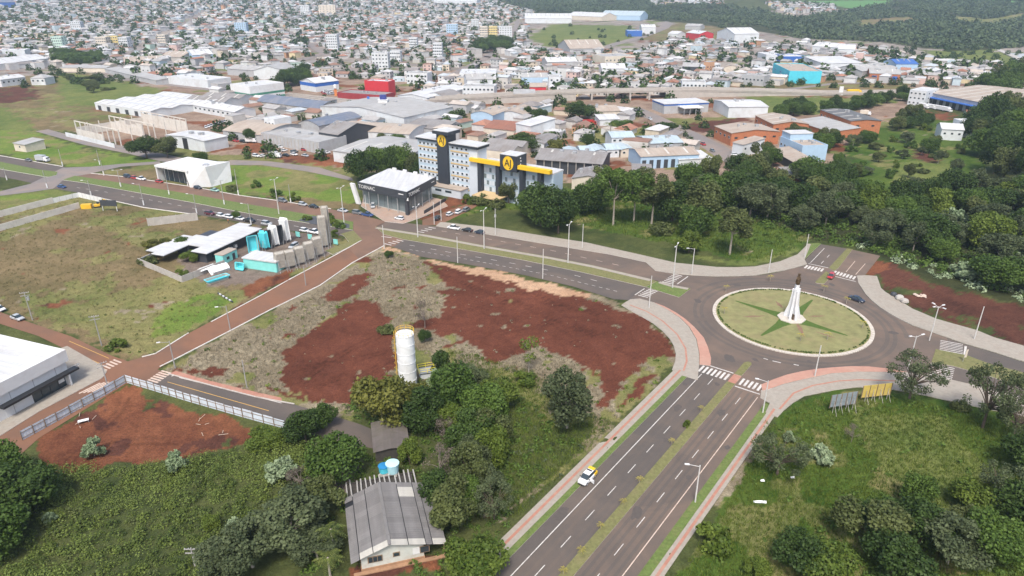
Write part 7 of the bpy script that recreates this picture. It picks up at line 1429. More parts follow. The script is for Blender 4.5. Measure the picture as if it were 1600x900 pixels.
NEAR = [ # kind, base px, crown diameter, height, label
 ('dark',32,800,12,9.5,'large glossy dark green tree at the left edge below the red pit'),('mid',-8,862,11,8,'dark green tree in the lower left corner'),('mid',5,760,9,8,'dark tree at the left edge above the corner tree'),
 ('mid',528,748,10,8.5,'round bright green tree left of the back shed'),('bare',525,757,5,5.5,'bare branched tree in front of the round green tree'),('dark',478,690,7.5,7,'dark tree at the end of the zinc hoarding'),('dark',505,668,6,5.5,'dark shrubby tree above the round green tree'),('yellow',598,668,12.5,11,'wide yellowish green tree with pale branches below the silo'),('yellow',648,640,7,6,'yellow green tree hiding the foot of the silo'),
 ('dark',660,668,9,9,'very dark tree right of the yellowish tree'),('mid',712,640,10,10,'green tree right of the silo platform'),('silver',690,612,6,5,'pale silvery shrub right of the silo foot'),('grey',735,612,8,6.5,'grey green tree above the dense cluster'),('mid',755,660,9,8,'green tree in the dense cluster right of the sheds'),('light',775,640,8,6.5,'loose pale green tree at the right of the cluster'),('dark',735,700,9,8.5,'dark tree in the middle of the cluster'),('olive',765,700,9,8,'olive tree at the right edge of the cluster'),('light',640,725,4.5,5.5,'small yellow green tree leaning over the back shed'),
 ('twig' if False else 'bare',688,742,7,6,'bare grey bush right of the water tanks'),('olive',712,822,9.5,9,'large olive green tree right of the grey roofed house'),('dark',690,790,7,7,'dark tree between the house and the large olive tree'),('sparse',772,812,7,7.5,'thin grey brown tree at the right of the olive tree'),('bare',700,690,6,5.5,'pale bare crown above the grey bush'),('olive',735,760,8,8,'dark olive tree behind the large olive tree'),
 ('grey',886,668,11,13,'tall grey green tree standing alone on the edge of the red soil'),('bush',818,596,6,2.6,'round shrub left of the tall grey green tree'),('slim',826,582,4.2,12,'slim young tree with few leaves in the red lot'),('bare',664,512,5.5,8,'pale bare tree behind the silo'),('column',688,588,4.2,7,'dense columnar green shrub right of the silo'),('dark',664,534,3,3.2,'small dark shrub at the foot of the bare tree'),('bush',604,520,4.5,2.2,'grey green shrub left of the silo top'),('dark',608,402,2.8,2.2,'small dark shrub at the corner of the red lot'),
 ('light',738,905,9,6,'bright green tree at the bottom edge right of the house'),('grey',455,850,13,9,'wide grey green tree left of the house'),('grey',395,885,11,8,'grey green tree at the bottom left of the house'),('olive',505,800,8,6.5,'olive tree beside the house wall'),('palm',522,868,5.2,6.5,'leaning palm beside the house wall'),('palm',516,900,5.4,4.5,'palm at the bottom edge left of the house'),('silver',440,748,5.5,4,'silvery shrub left of the bare branched tree'),('bare',470,760,5,4,'grey brown bush beside the silvery shrub'),('silver',278,735,4.5,3.6,'pale silvery shrub below the red pit'),('silver',148,712,4.5,3.4,'cream flowering shrub at the left rim of the red pit'),('silver',80,815,2.2,1.8,'small pale shrub in the lower left scrub'),('silver',345,890,4,3,'pale shrub beside the utility pole'),('silver',372,838,4,3,'pale shrub above the grey green tree'),('light',415,700,7,3.6,'bright green thicket at the end of the hoarding'),('light',330,825,3,2.2,'light shrub in the middle of the scrub'),
 ('sparse',1214,742,10,8.5,'feathery grey tree beside the avenue on the right'),('silver',1284,722,4.6,3.6,'silvery green shrub in the right field'),('sparse',1421,622,11,11,'tree with a thick trunk on the right pavement'),('sparse',1535,668,11,15,'tall many stemmed tree at the right edge, left of two'),('sparse',1580,690,8,12,'second tall tree at the right edge'),('bare',1330,690,3,4,'small dead tree in the right field'),('olive',1350,850,11,9,'wide dark olive tree at the bottom right'),('dark',1390,905,10,8,'dark tree at the bottom edge right'),('light',1405,880,5,4,'light green tree in front of the dark ones at bottom right'),('grey',1480,880,11,8,'grey green tree at the bottom right'),('mid',1545,875,10,8,'green tree in the lower right corner'),('dark',1600,840,11,9,'dark tree at the right edge below the pale trunk'),('sparse',1555,800,8,10,'pale trunked tree at the right edge'),('silver',1232,690,2.6,2,'small pale shrub near the grey feathery tree'),('bush',1500,640,4,2,'pale shrub at the right pavement'),('bush',1110,850,7,4,'round shrub beside the avenue at the bottom'),('light',1180,898,4,3,'light shrub at the bottom edge right of the avenue'),('dark',1600,740,9,9,'dark tree on the right edge'),
 ('dark',845,352,14,15,'dark dense tree at the left end of the tree row'),('dark',872,364,13,16,'dark tree in front of the row, pale trunk below'),('mid',828,340,10,11,'green tree beside the hotel canopy'),('olive',795,318,9,9,'thin olive tree in front of the hotel wing'),('tall',958,352,14,22,'tall umbrella tree with a long pale trunk'),('tall',990,348,12,20,'second tall tree with a pale trunk in the row'),('tall',1018,350,14,19,'tall tree with a bent pale trunk in the row'),('mid',925,330,13,12,'green tree behind the tall umbrella tree'),('dark',905,335,10,11,'dark tree between the umbrella tree and the left pair'),('dark',1050,345,15,15,'dark tree in the middle of the row'),('olive',1095,360,18,17,'broad olive tree right of the row'),('mid',1085,372,12,11,'dark tree under the broad olive tree'),('tall',1140,398,13,16,'dark umbrella tree standing before the others'),('light',1076,395,9,7,'light green tree at the edge of the grass'),('bush',1035,365,9,4,'dark shrub at the edge of the grass'),('dark',1150,330,14,14,'dark tree left of the dense wood'),('mid',1120,325,14,14,'green tree in the second row'),('olive',1000,305,12,12,'olive tree behind the pale trunks'),('mid',960,310,12,11,'leafy tree behind the tall umbrella tree row'),('olive',940,290,11,9,'small olive tree before the grey sheds'),('mid',1075,300,13,12,'green tree at the back of the row'),('bush',730,318,6,4,'shrub by the hotel entrance'),('bush',752,320,7,4.5,'shrub right of the hotel podium'),('bush',775,325,7,4,'shrub under the hotel wing'),
 ('dark',565,282,13,13,'dark tree left behind the showroom'),('mid',590,278,12,14,'green tree behind the showroom, second from the left'),('dark',610,277,12,13,'dark tree in the middle behind the showroom'),('mid',628,276,11,15,'tallest tree behind the showroom'),('olive',645,280,11,12,'olive tree right behind the showroom'),('dark',655,284,8,10,'dark tree between showroom and hotel'),('dark',230,247,15,10,'dark spreading tree behind the wedge building, left'),('olive',262,246,14,10,'dark spreading tree behind the wedge building, right'),('mid',315,254,8,5,'green bush right of the wedge building'),('bush',400,292,5,3,'shrub in the green field right of the wedge building'),('bush',430,306,6,3,'dark shrub beside the double lamp'),('bush',461,312,6,3,'green shrub behind the silver car'),('bush',362,298,5,2.6,'low shrub beside the grey pole in the field'),
 ('light',300,408,6,3.2,'round yellow green shrub in the pool yard garden'),('mid',286,388,5,4,'dark shrub by the pool office roof'),('bush',232,412,6,2.4,'shrub at the pool yard wall corner'),('bush',284,430,4.5,2,'shrub inside the pool yard wall'),('mid',370,343,3,3.4,'small street tree over the white sedan'),('yellow',240,392,6,4,'thin orange brown tree in the dry field'),('yellow',262,388,5,3.6,'second thin orange brown tree in the dry field'),('bush',185,545,6,2.4,'shrub at the meadow corner'),('bush',522,352,5,2.4,'shrub in the planted median end'),('bush',532,356,4,2,'low shrub at the tip of the planted median'),('bush',512,344,5,2.6,'dark shrub in the planted median bed'),('bush',478,344,4,2,'shrub beside the dark planted bed'),('bush',523,368,4,2,'shrub on the verge by the tall fibre shells'),
 ('dark',415,178,8,6,'round dark tree in the car lot beside the barrel roof'),('dark',390,222,8,7,'round dark tree at the left end of the depot'),('palm',472,196,9,9,'palm beside the white warehouse'),('palm',953,222,10,12,'palm standing in the small meadow'),('dark',918,230,7,7,'dark slim tree left of the palm'),('dark',826,188,10,9,'dark round tree left of the pair under the viaduct'),('dark',845,188,9,7,'smaller round tree right of the pair under the viaduct'),('dark',905,187,18,12,'big round dark tree in front of the viaduct'),('dark',818,234,18,9,'large round green tree right of the hotel tower'),('yellow',868,240,12,7,'yellowish thicket right of the round green tree'),('mid',858,222,8,6,'green tree beside the white box shed'),('olive',600,222,10,5,'green thicket on the low hall roof line'),('mid',622,224,9,5,'green thicket right of the hall'),('mid',700,185,10,5,'tree with white blossom beside the warehouse gable'),('palm',1063,212,8,8,'palm at the side street'),('dark',1040,205,12,5,'dark hedge tree at the meadow edge'),('mid',970,203,14,6,'green thicket right of the white shed')]
for kd, x, y, dia, hh, lb in NEAR:
    p = g(x, y); k = tree(kd, p, dia, hh, lb, cat='shrub' if kd in ('bush', 'silver') else 'palm' if kd == 'palm' else 'tree'); TPOS.append((p.x, p.y, dia / 2))
for k, (x, y) in enumerate(((1134,456),(1131,492),(1203,440),(1287,456),(1322,475),(1347,514),(1250,534),(1292,532))):
    tree('smallpalm', g(x, y), 2.4, 3.2, ['young yellow palm at the upper left rim of the roundabout', 'young yellow palm inside the left rim of the roundabout', 'young yellow palm behind the roundabout, left of the monument', 'young yellow palm beyond the roundabout, right of the monument', 'pale young palm at the upper right rim', 'young yellow palm at the right rim of the lawn', 'young yellow palm on the lawn below the monument', 'young yellow palm with a wide crown at the lower rim'][k], 'young palms of the roundabout', cat='palm').location.z = .28 if k not in (0, 2, 3, 4) else .02
for k, (x, y) in enumerate(((1095,642),(1073,668),(1049,694),(999,754),(973,789),(938,827),(908,866),(880,897))):
    tree('smallpalm' if k != 1 else 'bush', g(x, y), 1.7, 1.6, ['first young palm from the crossing on the avenue median', 'small green plant on the median between the first two palms', 'second young palm from the crossing on the median', 'third young palm on the median, level with the lamp', 'fourth young palm on the median', 'fifth young palm on the median', 'sixth young palm on the median near the bottom', 'last young palm on the median at the bottom edge'][k], 'young plants on the avenue median', cat='plant').location.z = .12
# hedge dots round the roundabout
def merge(parts):
    V, Fq, vv, b = [], [], [], 0
    for v_, f_, a_ in parts: V.append(v_); Fq.append(f_ + b); vv.append(a_); b += len(v_)
    return np.concatenate(V), np.concatenate(Fq), np.concatenate(vv)
def clump(seed, n, r, h, leaf, up=.4):
    rs = np.random.RandomState(seed); d_ = rs.normal(size=(n, 3)); d_[:, 2] = np.abs(d_[:, 2]); d_ /= np.linalg.norm(d_, axis=1)[:, None]; P = d_ * (.5 + .5 * rs.rand(n))[:, None] * np.array([r, r, h]); Nn = d_ + rs.normal(size=d_.shape) * .6 + np.array([0, 0, up]); Nn /= np.linalg.norm(Nn, axis=1)[:, None]
    V, Fq = quads(P, Nn, leaf, 1.0, rs); return V, Fq, np.repeat(rs.rand(n) * .55, 4)
def tuft(seed, n, h, w):
    rs = np.random.RandomState(seed); V = []; Fq = []; 
    for i in range(n):
        a_ = rs.uniform(0, 6.28); b_ = np.array([math.cos(a_), math.sin(a_), 0]); o = rs.normal(size=3) * [.28, .28, 0]; s = np.array([-b_[1], b_[0], 0]) * w; tp = o + b_ * rs.uniform(.1, .6) * h + [0, 0, h * rs.uniform(.6, 1.1)]; V += [o - s, o + s, tp + s * .3, tp - s * .3]; Fq.append([4*i, 4*i+1, 4*i+2, 4*i+3])
    return np.array(V), np.array(Fq), np.repeat(rs.rand(n) * .6, 4)
def scatter(name, label, cat, pts, tmpl, scale, fol, zoff=0.0, vvar=.45, kind='stuff', ns=9.0):
    out_v, out_f, out_a, b = [], [], [], 0
    if not pts: return
    pn = fbm(np.array([q[0] for q in pts]), np.array([q[1] for q in pts]), ns, 311, 3)
    for (x, y, z), nz_ in zip(pts, pn):
        V, Fq, A = tmpl[rng.randrange(len(tmpl))]; a_ = rng.uniform(0, 6.28); s = rng.uniform(*scale); c, sn = math.cos(a_) * s, math.sin(a_) * s; W = np.empty_like(V); W[:, 0] = V[:, 0]*c - V[:, 1]*sn + x; W[:, 1] = V[:, 0]*sn + V[:, 1]*c + y; W[:, 2] = V[:, 2]*s + z + zoff
        out_v.append(W); out_f.append(Fq + b); out_a.append(A + (rng.random() * .35 + 1.3 * max(0, nz_ - .25) * .65) * vvar * 1.2); b += len(V)
    if not out_v: return
    me = np_mesh(name, np.concatenate(out_v), np.concatenate(out_f), (FO.get(fol) or MATS[fol]) if isinstance(fol, str) else fol, {'v': (np.concatenate(out_a), 'POINT')})
    return tag(new_obj(name, me), label, cat, None, kind)
hp_ = [(RC.x + (RR - 1.5) * math.cos(t), RC.y + (RR - 1.5) * math.sin(t), .3) for t in np.arange(0, 6.283, .032) if rng.random() < .8]
scatter('border_plants', 'low clipped plants following the inner edge of the roundabout kerb', 'hedge', hp_, [clump(i, 14, .28, .32, .1) for i in range(3)], (.9, 1.5), 'mid')
def area(poly, spacing, avoid=1.0, classes=None, jit=.9, skip=0.0):
    w = [tuple(p) for p in gl(poly)]; xs = [p[0] for p in w]; ys_ = [p[1] for p in w]
    X, Y = np.meshgrid(np.arange(min(xs), max(xs), spacing), np.arange(min(ys_), max(ys_), spacing)); X = X.ravel() + (nr.rand(X.size) - .5) * spacing * jit * 2; Y = Y.ravel() + (nr.rand(Y.size) - .5) * spacing * jit * 2
    m = inside(w, X, Y); X, Y = X[m], Y[m]
    c, dl, z = gclass(X, Y); ok = ~dl
    if classes: ok &= np.isin(c, [names.index(k) for k in classes])
    if skip: ok &= nr.rand(len(X)) > skip
    for f in FOOT:
        if len(X): ok &= ~inside(f, X, Y)
    return list(zip(X[ok], Y[ok], z[ok]))
bushes = [clump(i, 46, .9, .95, .13) for i in range(5)]; feath = [clump(i + 200, 95, .85, 1.0, .075, .9) for i in range(5)]; feat2 = [clump(i + 230, 190, .85, 1.0, .04, .9) for i in range(5)]; bush_s = [clump(i + 9, 22, .5, .5, .11) for i in range(4)]
tufts = [tuft(i, 9, .55, .045) for i in range(5)]; tuftw = [tuft(i + 20, 8, .7, .06) for i in range(4)]; weeds = [clump(i + 40, 14, .42, .4, .1) for i in range(4)]
LOWL = [(-30,735),(75,725),(180,735),(260,725),(340,712),(395,690),(470,690),(490,720),(500,800),(430,830),(320,905),(-30,930)]
lowp = area(LOWL, 1.5, skip=.12); hn = fbm(np.array([p[0] for p in lowp]), np.array([p[1] for p in lowp]), 7, 905, 3)
scatter('scrub', 'taller bright bushes rising from the scrub of the lower left corner', 'scrub', [p for p, q in zip(lowp, hn) if q > .53], feat2, (1.3, 2.9), foliage('tall_scrub_leaves', (.02, .048, .007), (.16, .21, .045)), -.1, .8)
scatter('scrub', 'dense low green scrub filling the lower left corner', 'scrub', [p for p, q in zip(lowp, hn) if q <= .53], feath, (.7, 1.8), foliage('scrub_leaves', (.018, .042, .007), (.15, .195, .038)), -.1, .7)
scatter('scrub', 'brownish dry scrub between the green bushes of the lower left corner', 'scrub', area(LOWL, 2.8, skip=.45), feath, (.7, 1.4), 'olive', -.1, .6)
scatter('undergrowth', 'green undergrowth beneath the trees round the house and silo', 'undergrowth', area([(470,690),(500,640),(590,610),(690,600),(780,600),(860,650),(900,690),(800,800),(790,910),(690,910),(640,890),(560,900),(470,900)], 1.7, skip=.2), bushes, (.6, 1.3), 'mid', -.1, .6)
RF = [(1200,655),(1250,625),(1304,610),(1385,608),(1508,633),(1640,668),(1680,780),(1640,930),(1040,930),(1130,800)]
scatter('tall_grass', 'rough green grass of the field right of the avenue', 'grass', area(RF, .62), tufts, (.6, 1.3), foliage('field_blades', (.02, .055, .006), (.125, .168, .026)), 0, .8)
scatter('low_bushes', 'dark low bushes scattered in the grass right of the avenue', 'scrub', area(RF, 3.4, skip=.45), bush_s, (.8, 1.9), 'mid', -.05, .5)
scatter('undergrowth', 'leafy undergrowth under the trees in the lower right corner', 'undergrowth', area([(1300,790),(1400,780),(1500,800),(1620,760),(1680,930),(1230,930)], 1.8, skip=.2), bushes, (.7, 1.5), 'mid', -.1, .6)
LE = [(700,545),(830,580),(935,655),(965,660),(800,815),(780,800)]
scatter('tall_grass', 'rough grass between the tree cluster and the avenue pavement', 'grass', area(LE, .62), tufts, (.6, 1.3), 'field_blades', 0, .8); scatter('low_bushes', 'low pale bushes in the grass left of the avenue', 'scrub', area(LE, 3.2, skip=.4), bush_s, (.7, 1.6), 'grey', -.05, .5)
LOT = [(600,386),(660,402),(805,429),(960,469),(1035,517),(1056,565),(975,650),(940,670),(760,560),(620,640),(500,642),(285,590),(260,578),(423,485),(560,405)]
scatter('dry_weeds', 'pale dry weeds covering the unpaved edges of the red lot', 'weeds', area(LOT, .62, classes=('dry',)), tufts, (.5, 1.1), foliage('dry_weed', (.105, .088, .055), (.34, .295, .21), .1), 0, .5)
scatter('green_weeds', 'green weed clumps dotted over the weedy lot', 'weeds', area(LOT, 2.6, classes=('dry', 'meadow'), skip=.55), weeds, (.7, 2.0), 'light', -.05, .5)
scatter('soil_weeds', 'sparse pale weed clumps growing on the red soil', 'weeds', area(LOT, 4.2, classes=('red',), skip=.72), weeds, (.4, 1.2), foliage('dry_weed', (0,0,0), (0,0,0)), -.05, .5)
LM = [(-60,335),(120,306),(310,338),(280,380),(225,412),(285,442),(385,462),(243,552),(205,558),(112,524),(0,485),(-60,465)]
scatter('tall_grass', 'tufted grass of the brown and green field on the left', 'grass', area(LM, 2.0, classes=('brown', 'meadow', 'grass', 'bright')), tufts, (.6, 1.1), foliage('field_grass', (.085, .085, .03), (.19, .16, .07), .15), 0, .6)
scatter('meadow_clumps', 'green clumps in the left field and its meadow corner', 'grass', area(LM, 3.6, classes=('meadow', 'bright'), skip=.7), weeds, (.6, 1.3), 'light', -.05, .5)
scatter('tall_grass', 'grass beside the far avenue pavement below the trees', 'grass', area([(700,346),(780,324),(880,346),(1000,373),(1100,390),(1180,414),(1250,392),(1270,372),(1190,345),(1000,300),(800,292)], 1.3), tuftw, (.7, 1.6), 'light', 0, .5)
scatter('low_bushes', 'low bushes below the row of tall trees', 'scrub', area([(720,335),(800,325),(880,340),(1000,362),(1100,380),(1180,395),(1260,372),(1190,340),(1000,300),(800,292)], 3.6, skip=.4), bushes, (.7, 1.9), 'mid', -.1, .5)
# the wood on the right: every tree its own object
WOODS = [('dense', [(1090,290),(1200,262),(1300,272),(1335,320),(1330,376),(1265,372),(1180,345),(1110,330)], 11.8, ['dark','mid','dark','olive','dark','grey'], (10,16.5), (9,15), 'the wood behind the roundabout', 'trees of the wood behind the roundabout'),
 ('dense', [(1330,315),(1430,330),(1500,300),(1640,300),(1660,478),(1560,455),(1470,425),(1400,400),(1335,378)], 11.2, ['mid','dark','olive','grey','dark','silver','grey','light'], (9.5,16), (7,13), 'the right slope', 'trees of the wooded slope on the right'),
 ('tall', [(1535,150),(1605,120),(1620,300),(1560,300),(1520,275),(1500,215)], 16.5, ['dark','dark','mid','olive'], (13,20), (14,22), 'the right edge wood', 'tall trees on the right edge'),
 ('mix', [(1290,262),(1330,225),(1400,215),(1500,230),(1520,285),(1430,325),(1340,312)], 14.0, ['olive','mid','grey','bush','bush','bush'], (5,10), (3,8), 'the scrubby hillside', 'low trees on the scrubby slope'),
 ('hedge', [(1215,172),(1300,168),(1420,150),(1424,158),(1300,182),(1218,186)], 13.0, ['dark','mid','dark'], (9,13), (6,10), 'the highway hedge', 'hedge trees below the highway'),
 ('mid2', [(1120,240),(1142,232),(1210,255),(1230,280),(1190,265)], 10, ['dark','mid','olive'], (8,12), (7,11), 'the workshop trees', 'trees between the workshops and the wood'),
 ('mid3', [(1215,212),(1290,222),(1330,225),(1300,262),(1278,250),(1260,232)], 11, ['mid','olive','dark','grey'], (8,13), (7,11), 'the pale blue building grove', 'trees around the pale blue building'),
 ('city1', [(80,88),(150,92),(170,104),(110,108)], 14, ['dark','mid'], (14,20), (9,12), 'the left city grove', 'trees of the left city grove'), ('city2', [(735,72),(790,66),(800,82),(745,84)], 16, ['mid','dark'], (14,20), (9,13), 'the hillside grove', 'trees of the hillside grove'), ('city3', [(440,118),(482,118),(482,136),(442,136)], 13, ['dark','mid'], (12,16), (9,12), 'the trees beside the blue hall', 'trees beside the blue fasciaed hall'),
 ('yard', [(1390,185),(1450,178),(1452,205),(1400,210)], 10, ['dark','olive','bush'], (7,12), (5,9), 'the depot forecourt trees', 'trees below the depot forecourt'), ('grove', [(600,640),(700,606),(790,606),(810,690),(795,780),(745,805),(700,770),(665,705),(640,690)], 6.3, ['dark','mid','mid','olive','light','grey'], (5,8.5), (5,8.5), 'the grove right of the sheds', 'trees of the grove round the sheds'), ('corner', [(1290,820),(1380,770),(1480,815),(1600,770),(1625,905),(1230,912)], 7.4, ['mid','dark','light','olive','mid'], (6,9), (5,8), 'the lower right thicket', 'trees of the lower right thicket'), ('bottom', [(330,840),(430,800),(540,810),(545,905),(340,908)], 6.8, ['mid','grey','olive','mid'], (6,9), (5,7.5), 'the thicket left of the house', 'trees of the thicket left of the house'),
 ('field', [(100,122),(150,124),(185,142),(150,150)], 14, ['bush','olive'], (10,16), (3,6), 'the upper left field', 'bushes in the upper left field')]
nforest = 0
ORD = ['first', 'second', 'third', 'fourth', 'fifth', 'sixth', 'seventh', 'eighth', 'ninth', 'tenth', 'eleventh', 'twelfth', 'thirteenth', 'fourteenth', 'fifteenth', 'sixteenth', 'seventeenth', 'eighteenth', 'nineteenth', 'twentieth']
adj = {'dark': 'dark green', 'mid': 'green', 'olive': 'olive', 'grey': 'grey green feathery', 'silver': 'silvery', 'light': 'light green', 'bush': 'low', 'tall': 'tall'}
for _, poly, spc, kinds, dr, hr, lb, grp in WOODS:
    pts = [q for q in area(poly, spc, jit=.42) if abs(q[0]) / max(q[1], 1) < .86]
    nrow = max(1, min(9, len(pts) // 7)); pts.sort(key=lambda q: q[1]); rows_ = [sorted(pts[len(pts) * r // nrow: len(pts) * (r + 1) // nrow], key=lambda q: q[0] / q[1]) for r in range(nrow)]
    for x, y, z, place in [(*q, '%s from left, %s row of' % (ORD[i], ORD[r] if r else 'front')) for r, rw in enumerate(rows_) for i, q in enumerate(rw)]:
        kd = rng.choice(kinds); dia = rng.uniform(*dr); hh = rng.uniform(*hr)
        if kd in ('silver', 'bush'): dia *= .7; hh *= .55
        if any((x - a_)**2 + (y - b_)**2 < (r_ * .7)**2 for a_, b_, r_ in TPOS): continue
        tree(kd, (x, y), dia, hh, adj[kd] + ' tree, ' + place + ' ' + lb, grp, cat='tree'); nforest += 1
scatter('undergrowth', 'dark leafy undergrowth filling the wood on the right', 'undergrowth', area([(1090,290),(1200,262),(1300,268),(1340,312),(1430,326),(1520,285),(1660,280),(1660,480),(1500,440),(1400,405),(1265,374),(1110,335)], 3.0, skip=.1), bushes, (1.3, 3.0), 'mid', -.2, .6)
scatter('undergrowth', 'pale shrubs along the front edge of the wood', 'undergrowth', area([(1280,368),(1330,375),(1400,395),(1480,420),(1600,455),(1600,475),(1480,440),(1395,410),(1330,386)], 3.4, skip=.3), bushes, (1.2, 2.4), 'silver', -.2, .4)
# ---------------------------------------------------------------- the city: 300 nearest houses as objects, the rest one mass
CITY = [gl([(-60,2),(760,1),(840,20),(818,48),(822,74),(890,86),(990,84),(1050,64),(1090,64),(1200,70),(1300,74),(1400,82),(1425,94),(1560,106),(1640,114),(1640,134),(1430,126),(1400,118),(1200,128),(1150,132),(1090,150),(900,150),(700,148),(620,126),(520,126),(440,116),(350,108),(270,108),(190,100),(100,86),(0,104),(-60,104)]), gl([(1010,-4),(1130,-4),(1128,9),(1020,9)]), gl([(1195,5),(1298,7),(1308,19),(1232,22)]), gl([(130,108),(185,100),(330,112),(330,128),(260,128)]), gl([(1440,118),(1640,128),(1640,142),(1560,140),(1470,126)])]
seeds = [(g(x, y), rad(a_)) for x, y, a_ in ((60,80,62),(200,60,58),(330,90,70),(420,60,55),(560,90,38),(650,60,50),(700,110,80),(800,100,30),(930,110,65),(1050,100,48),(1200,90,35),(1400,100,60),(120,25,50),(350,25,66),(560,25,45),(720,25,58),(250,10,60),(600,8,52),(1080,5,50))]
sx_a = np.array([s_[0].x for s_ in seeds]); sy_a = np.array([s_[0].y for s_ in seeds]); HX, HY, HA = [], [], []
for k_, (o_, a_) in enumerate(seeds):
    i_, j_ = np.meshgrid(np.arange(-110, 110), np.arange(-110, 110)); i_, j_ = i_.ravel(), j_.ravel()
    u_ = (i_ // 2) * 34.0 + (i_ % 2) * 13.5 + nr.normal(size=len(i_)) * 1.1; v_ = j_ * 10.6 + (j_ // 9) * 9.0 + nr.normal(size=len(i_)) * 1.4
    X = o_.x + u_ * math.cos(a_) - v_ * math.sin(a_); Y = o_.y + u_ * math.sin(a_) + v_ * math.cos(a_)
    wx, wy = X + (fbm(X, Y, 80, 700, 2) - .5) * 120, Y + (fbm(X, Y, 80, 710, 2) - .5) * 160
    near_ = np.argmin((wx[:, None] - sx_a) ** 2 + ((wy[:, None] - sy_a) * .7) ** 2, 1) == k_
    HX.append(X[near_]); HY.append(Y[near_]); HA.append(np.full(near_.sum(), a_))
HX, HY, HA = np.concatenate(HX), np.concatenate(HY), np.concatenate(HA)
msk = np.zeros(len(HX), bool)

for c in CITY: msk |= inside([tuple(p) for p in c], HX, HY)
for f in FOOT: msk &= ~inside(f, HX, HY)
for i in (19, 20): msk &= ~inside([tuple(p) for p in road_list[i][1]], HX, HY)
grove = [[tuple(p) for p in gl(w_[1])] for w_ in WOODS if w_[0].startswith('city')]
for f in grove: msk &= ~inside(f, HX, HY)
gf = [tuple(p) for p in gl([(822,60),(860,38),(990,40),(1000,60),(950,76),(860,73)])]; msk &= ~inside(gf, HX, HY)
dens = fbm(HX, HY, 120, 501, 3)
R2 = np.hypot(HX, HY); msk &= (R2 < 2550) & (nr.rand(len(HX)) < np.where(dens < .36, .25, .9))
for t_ in apts: 
    q = g(t_[0] + t_[2] / 2, t_[1]); msk &= ~((HX - q.x)**2 + (HY - q.y - 6)**2 < 16**2)
HX, HY, HA = HX[msk], HY[msk], HA[msk]
cd_ = np.full(len(HX), 1e9); ns_ = 0
for a_, b_ in zip(CST[:-1], CST[1:]):
    e_ = b_ - a_
    if e_.length > 160: continue
    t_ = np.clip(((HX - a_.x) * e_.x + (HY - a_.y) * e_.y) / max(e_.length_squared, 1e-6), 0, 1); cd_ = np.minimum(cd_, np.hypot(HX - a_.x - t_ * e_.x, HY - a_.y - t_ * e_.y))
HX, HY, HA = HX[cd_ > 10], HY[cd_ > 10], HA[cd_ > 10]; order = np.argsort(np.hypot(HX, HY)); HX, HY, HA = HX[order], HY[order], HA[order]
wall_c = [((.56,.57,.57),'white'),((.52,.5,.47),'off-white'),((.55,.48,.38),'cream'),((.42,.42,.43),'grey'),((.45,.55,.6),'pale blue'),((.5,.28,.16),'brick'),((.6,.5,.3),'yellow'),((.42,.55,.48),'pale green'),((.55,.4,.36),'pink')]
wall_p = [.36,.22,.1,.15,.06,.03,.02,.03,.02]
roof_c = [((.33,.32,.31),'grey sheet'),((.24,.14,.1),'brown tiled'),((.33,.16,.105),'terracotta'),((.5,.5,.5),'white'),((.22,.2,.19),'dark'),((.43,.38,.33),'tan'),((.4,.44,.47),'blue grey')]
roof_p = [.36,.13,.07,.18,.12,.08,.06]
def house_geo(w, d, h, rt, mb):
    mb.add([(-w/2,-d/2,-1),(w/2,-d/2,-1),(w/2,d/2,-1),(-w/2,d/2,-1),(-w/2,-d/2,h),(w/2,-d/2,h),(w/2,d/2,h),(-w/2,d/2,h)], [(0,1,5,4),(1,2,6,5),(2,3,7,6),(3,0,4,7),(4,5,6,7)], 0)
    o = .5
    if rt == 0: r = w * .2; mb.add([(-w/2-o,-d/2-o,h),(w/2+o,-d/2-o,h),(w/2+o,d/2+o,h),(-w/2-o,d/2+o,h),(0,-d/2-o,h+r),(0,d/2+o,h+r)], [(0,4,5,3),(1,2,5,4),(0,1,4),(2,3,5)], 1)
    elif rt == 1: r = min(w, d) * .22; e = min(w, d) * .5; mb.add([(-w/2-o,-d/2-o,h),(w/2+o,-d/2-o,h),(w/2+o,d/2+o,h),(-w/2-o,d/2+o,h),(0,-d/2+e if d > w else 0,h+r),(0,d/2-e if d > w else 0.01,h+r)], [(0,4,5,3),(1,2,5,4),(0,1,4),(2,3,5)], 1)
    else: mb.box(-w/2, -d/2, h, w/2, d/2, h + .4, 1)
def pick(lst, pr):
    r = rng.random() * sum(pr); s = 0
    for a_, b_ in zip(lst, pr):
        s += b_
        if r < s: return a_
    return lst[-1]
NH = len(HX); bigV, bigF, bigC, nb = [], [], [], 0
LMK = [('the red store', g(600, 148)), ('the curving street', g(900, 115)), ('the viaduct', g(800, 158)), ('the car yard', g(1082, 146)), ('the turquoise building', g(1235, 122)), ('the blue roofed store', g(1415, 112)), ('the white market hall', g(745, 128)), ('the cream apartments', g(775, 63)), ('the five-storey block', g(595, 106)), ('the dark grove', g(125, 98)), ('the long tan hall', g(225, 106)), ('the white depot', g(295, 135)), ('the blue fasciaed hall', g(490, 140)), ('the green field', g(900, 75)), ('the cream domed hall', g(1142, 114)), ('the distribution depot', g(1500, 150))]
LMK2 = [('the barrel roofed warehouse', g(450, 170)), ('the large white warehouse', g(600, 185)), ('the grey depot', g(455, 228)), ('the hotel', g(710, 290)), ('the round green tree', g(818, 232)), ('the palm', g(953, 222)), ('the striped warehouse', g(1045, 260)), ('the fuel station', g(1070, 176)), ('the white house with blue roofs', g(972, 233)), ('the white banded building', g(400, 153)), ('the open warehouse', g(890, 268))]
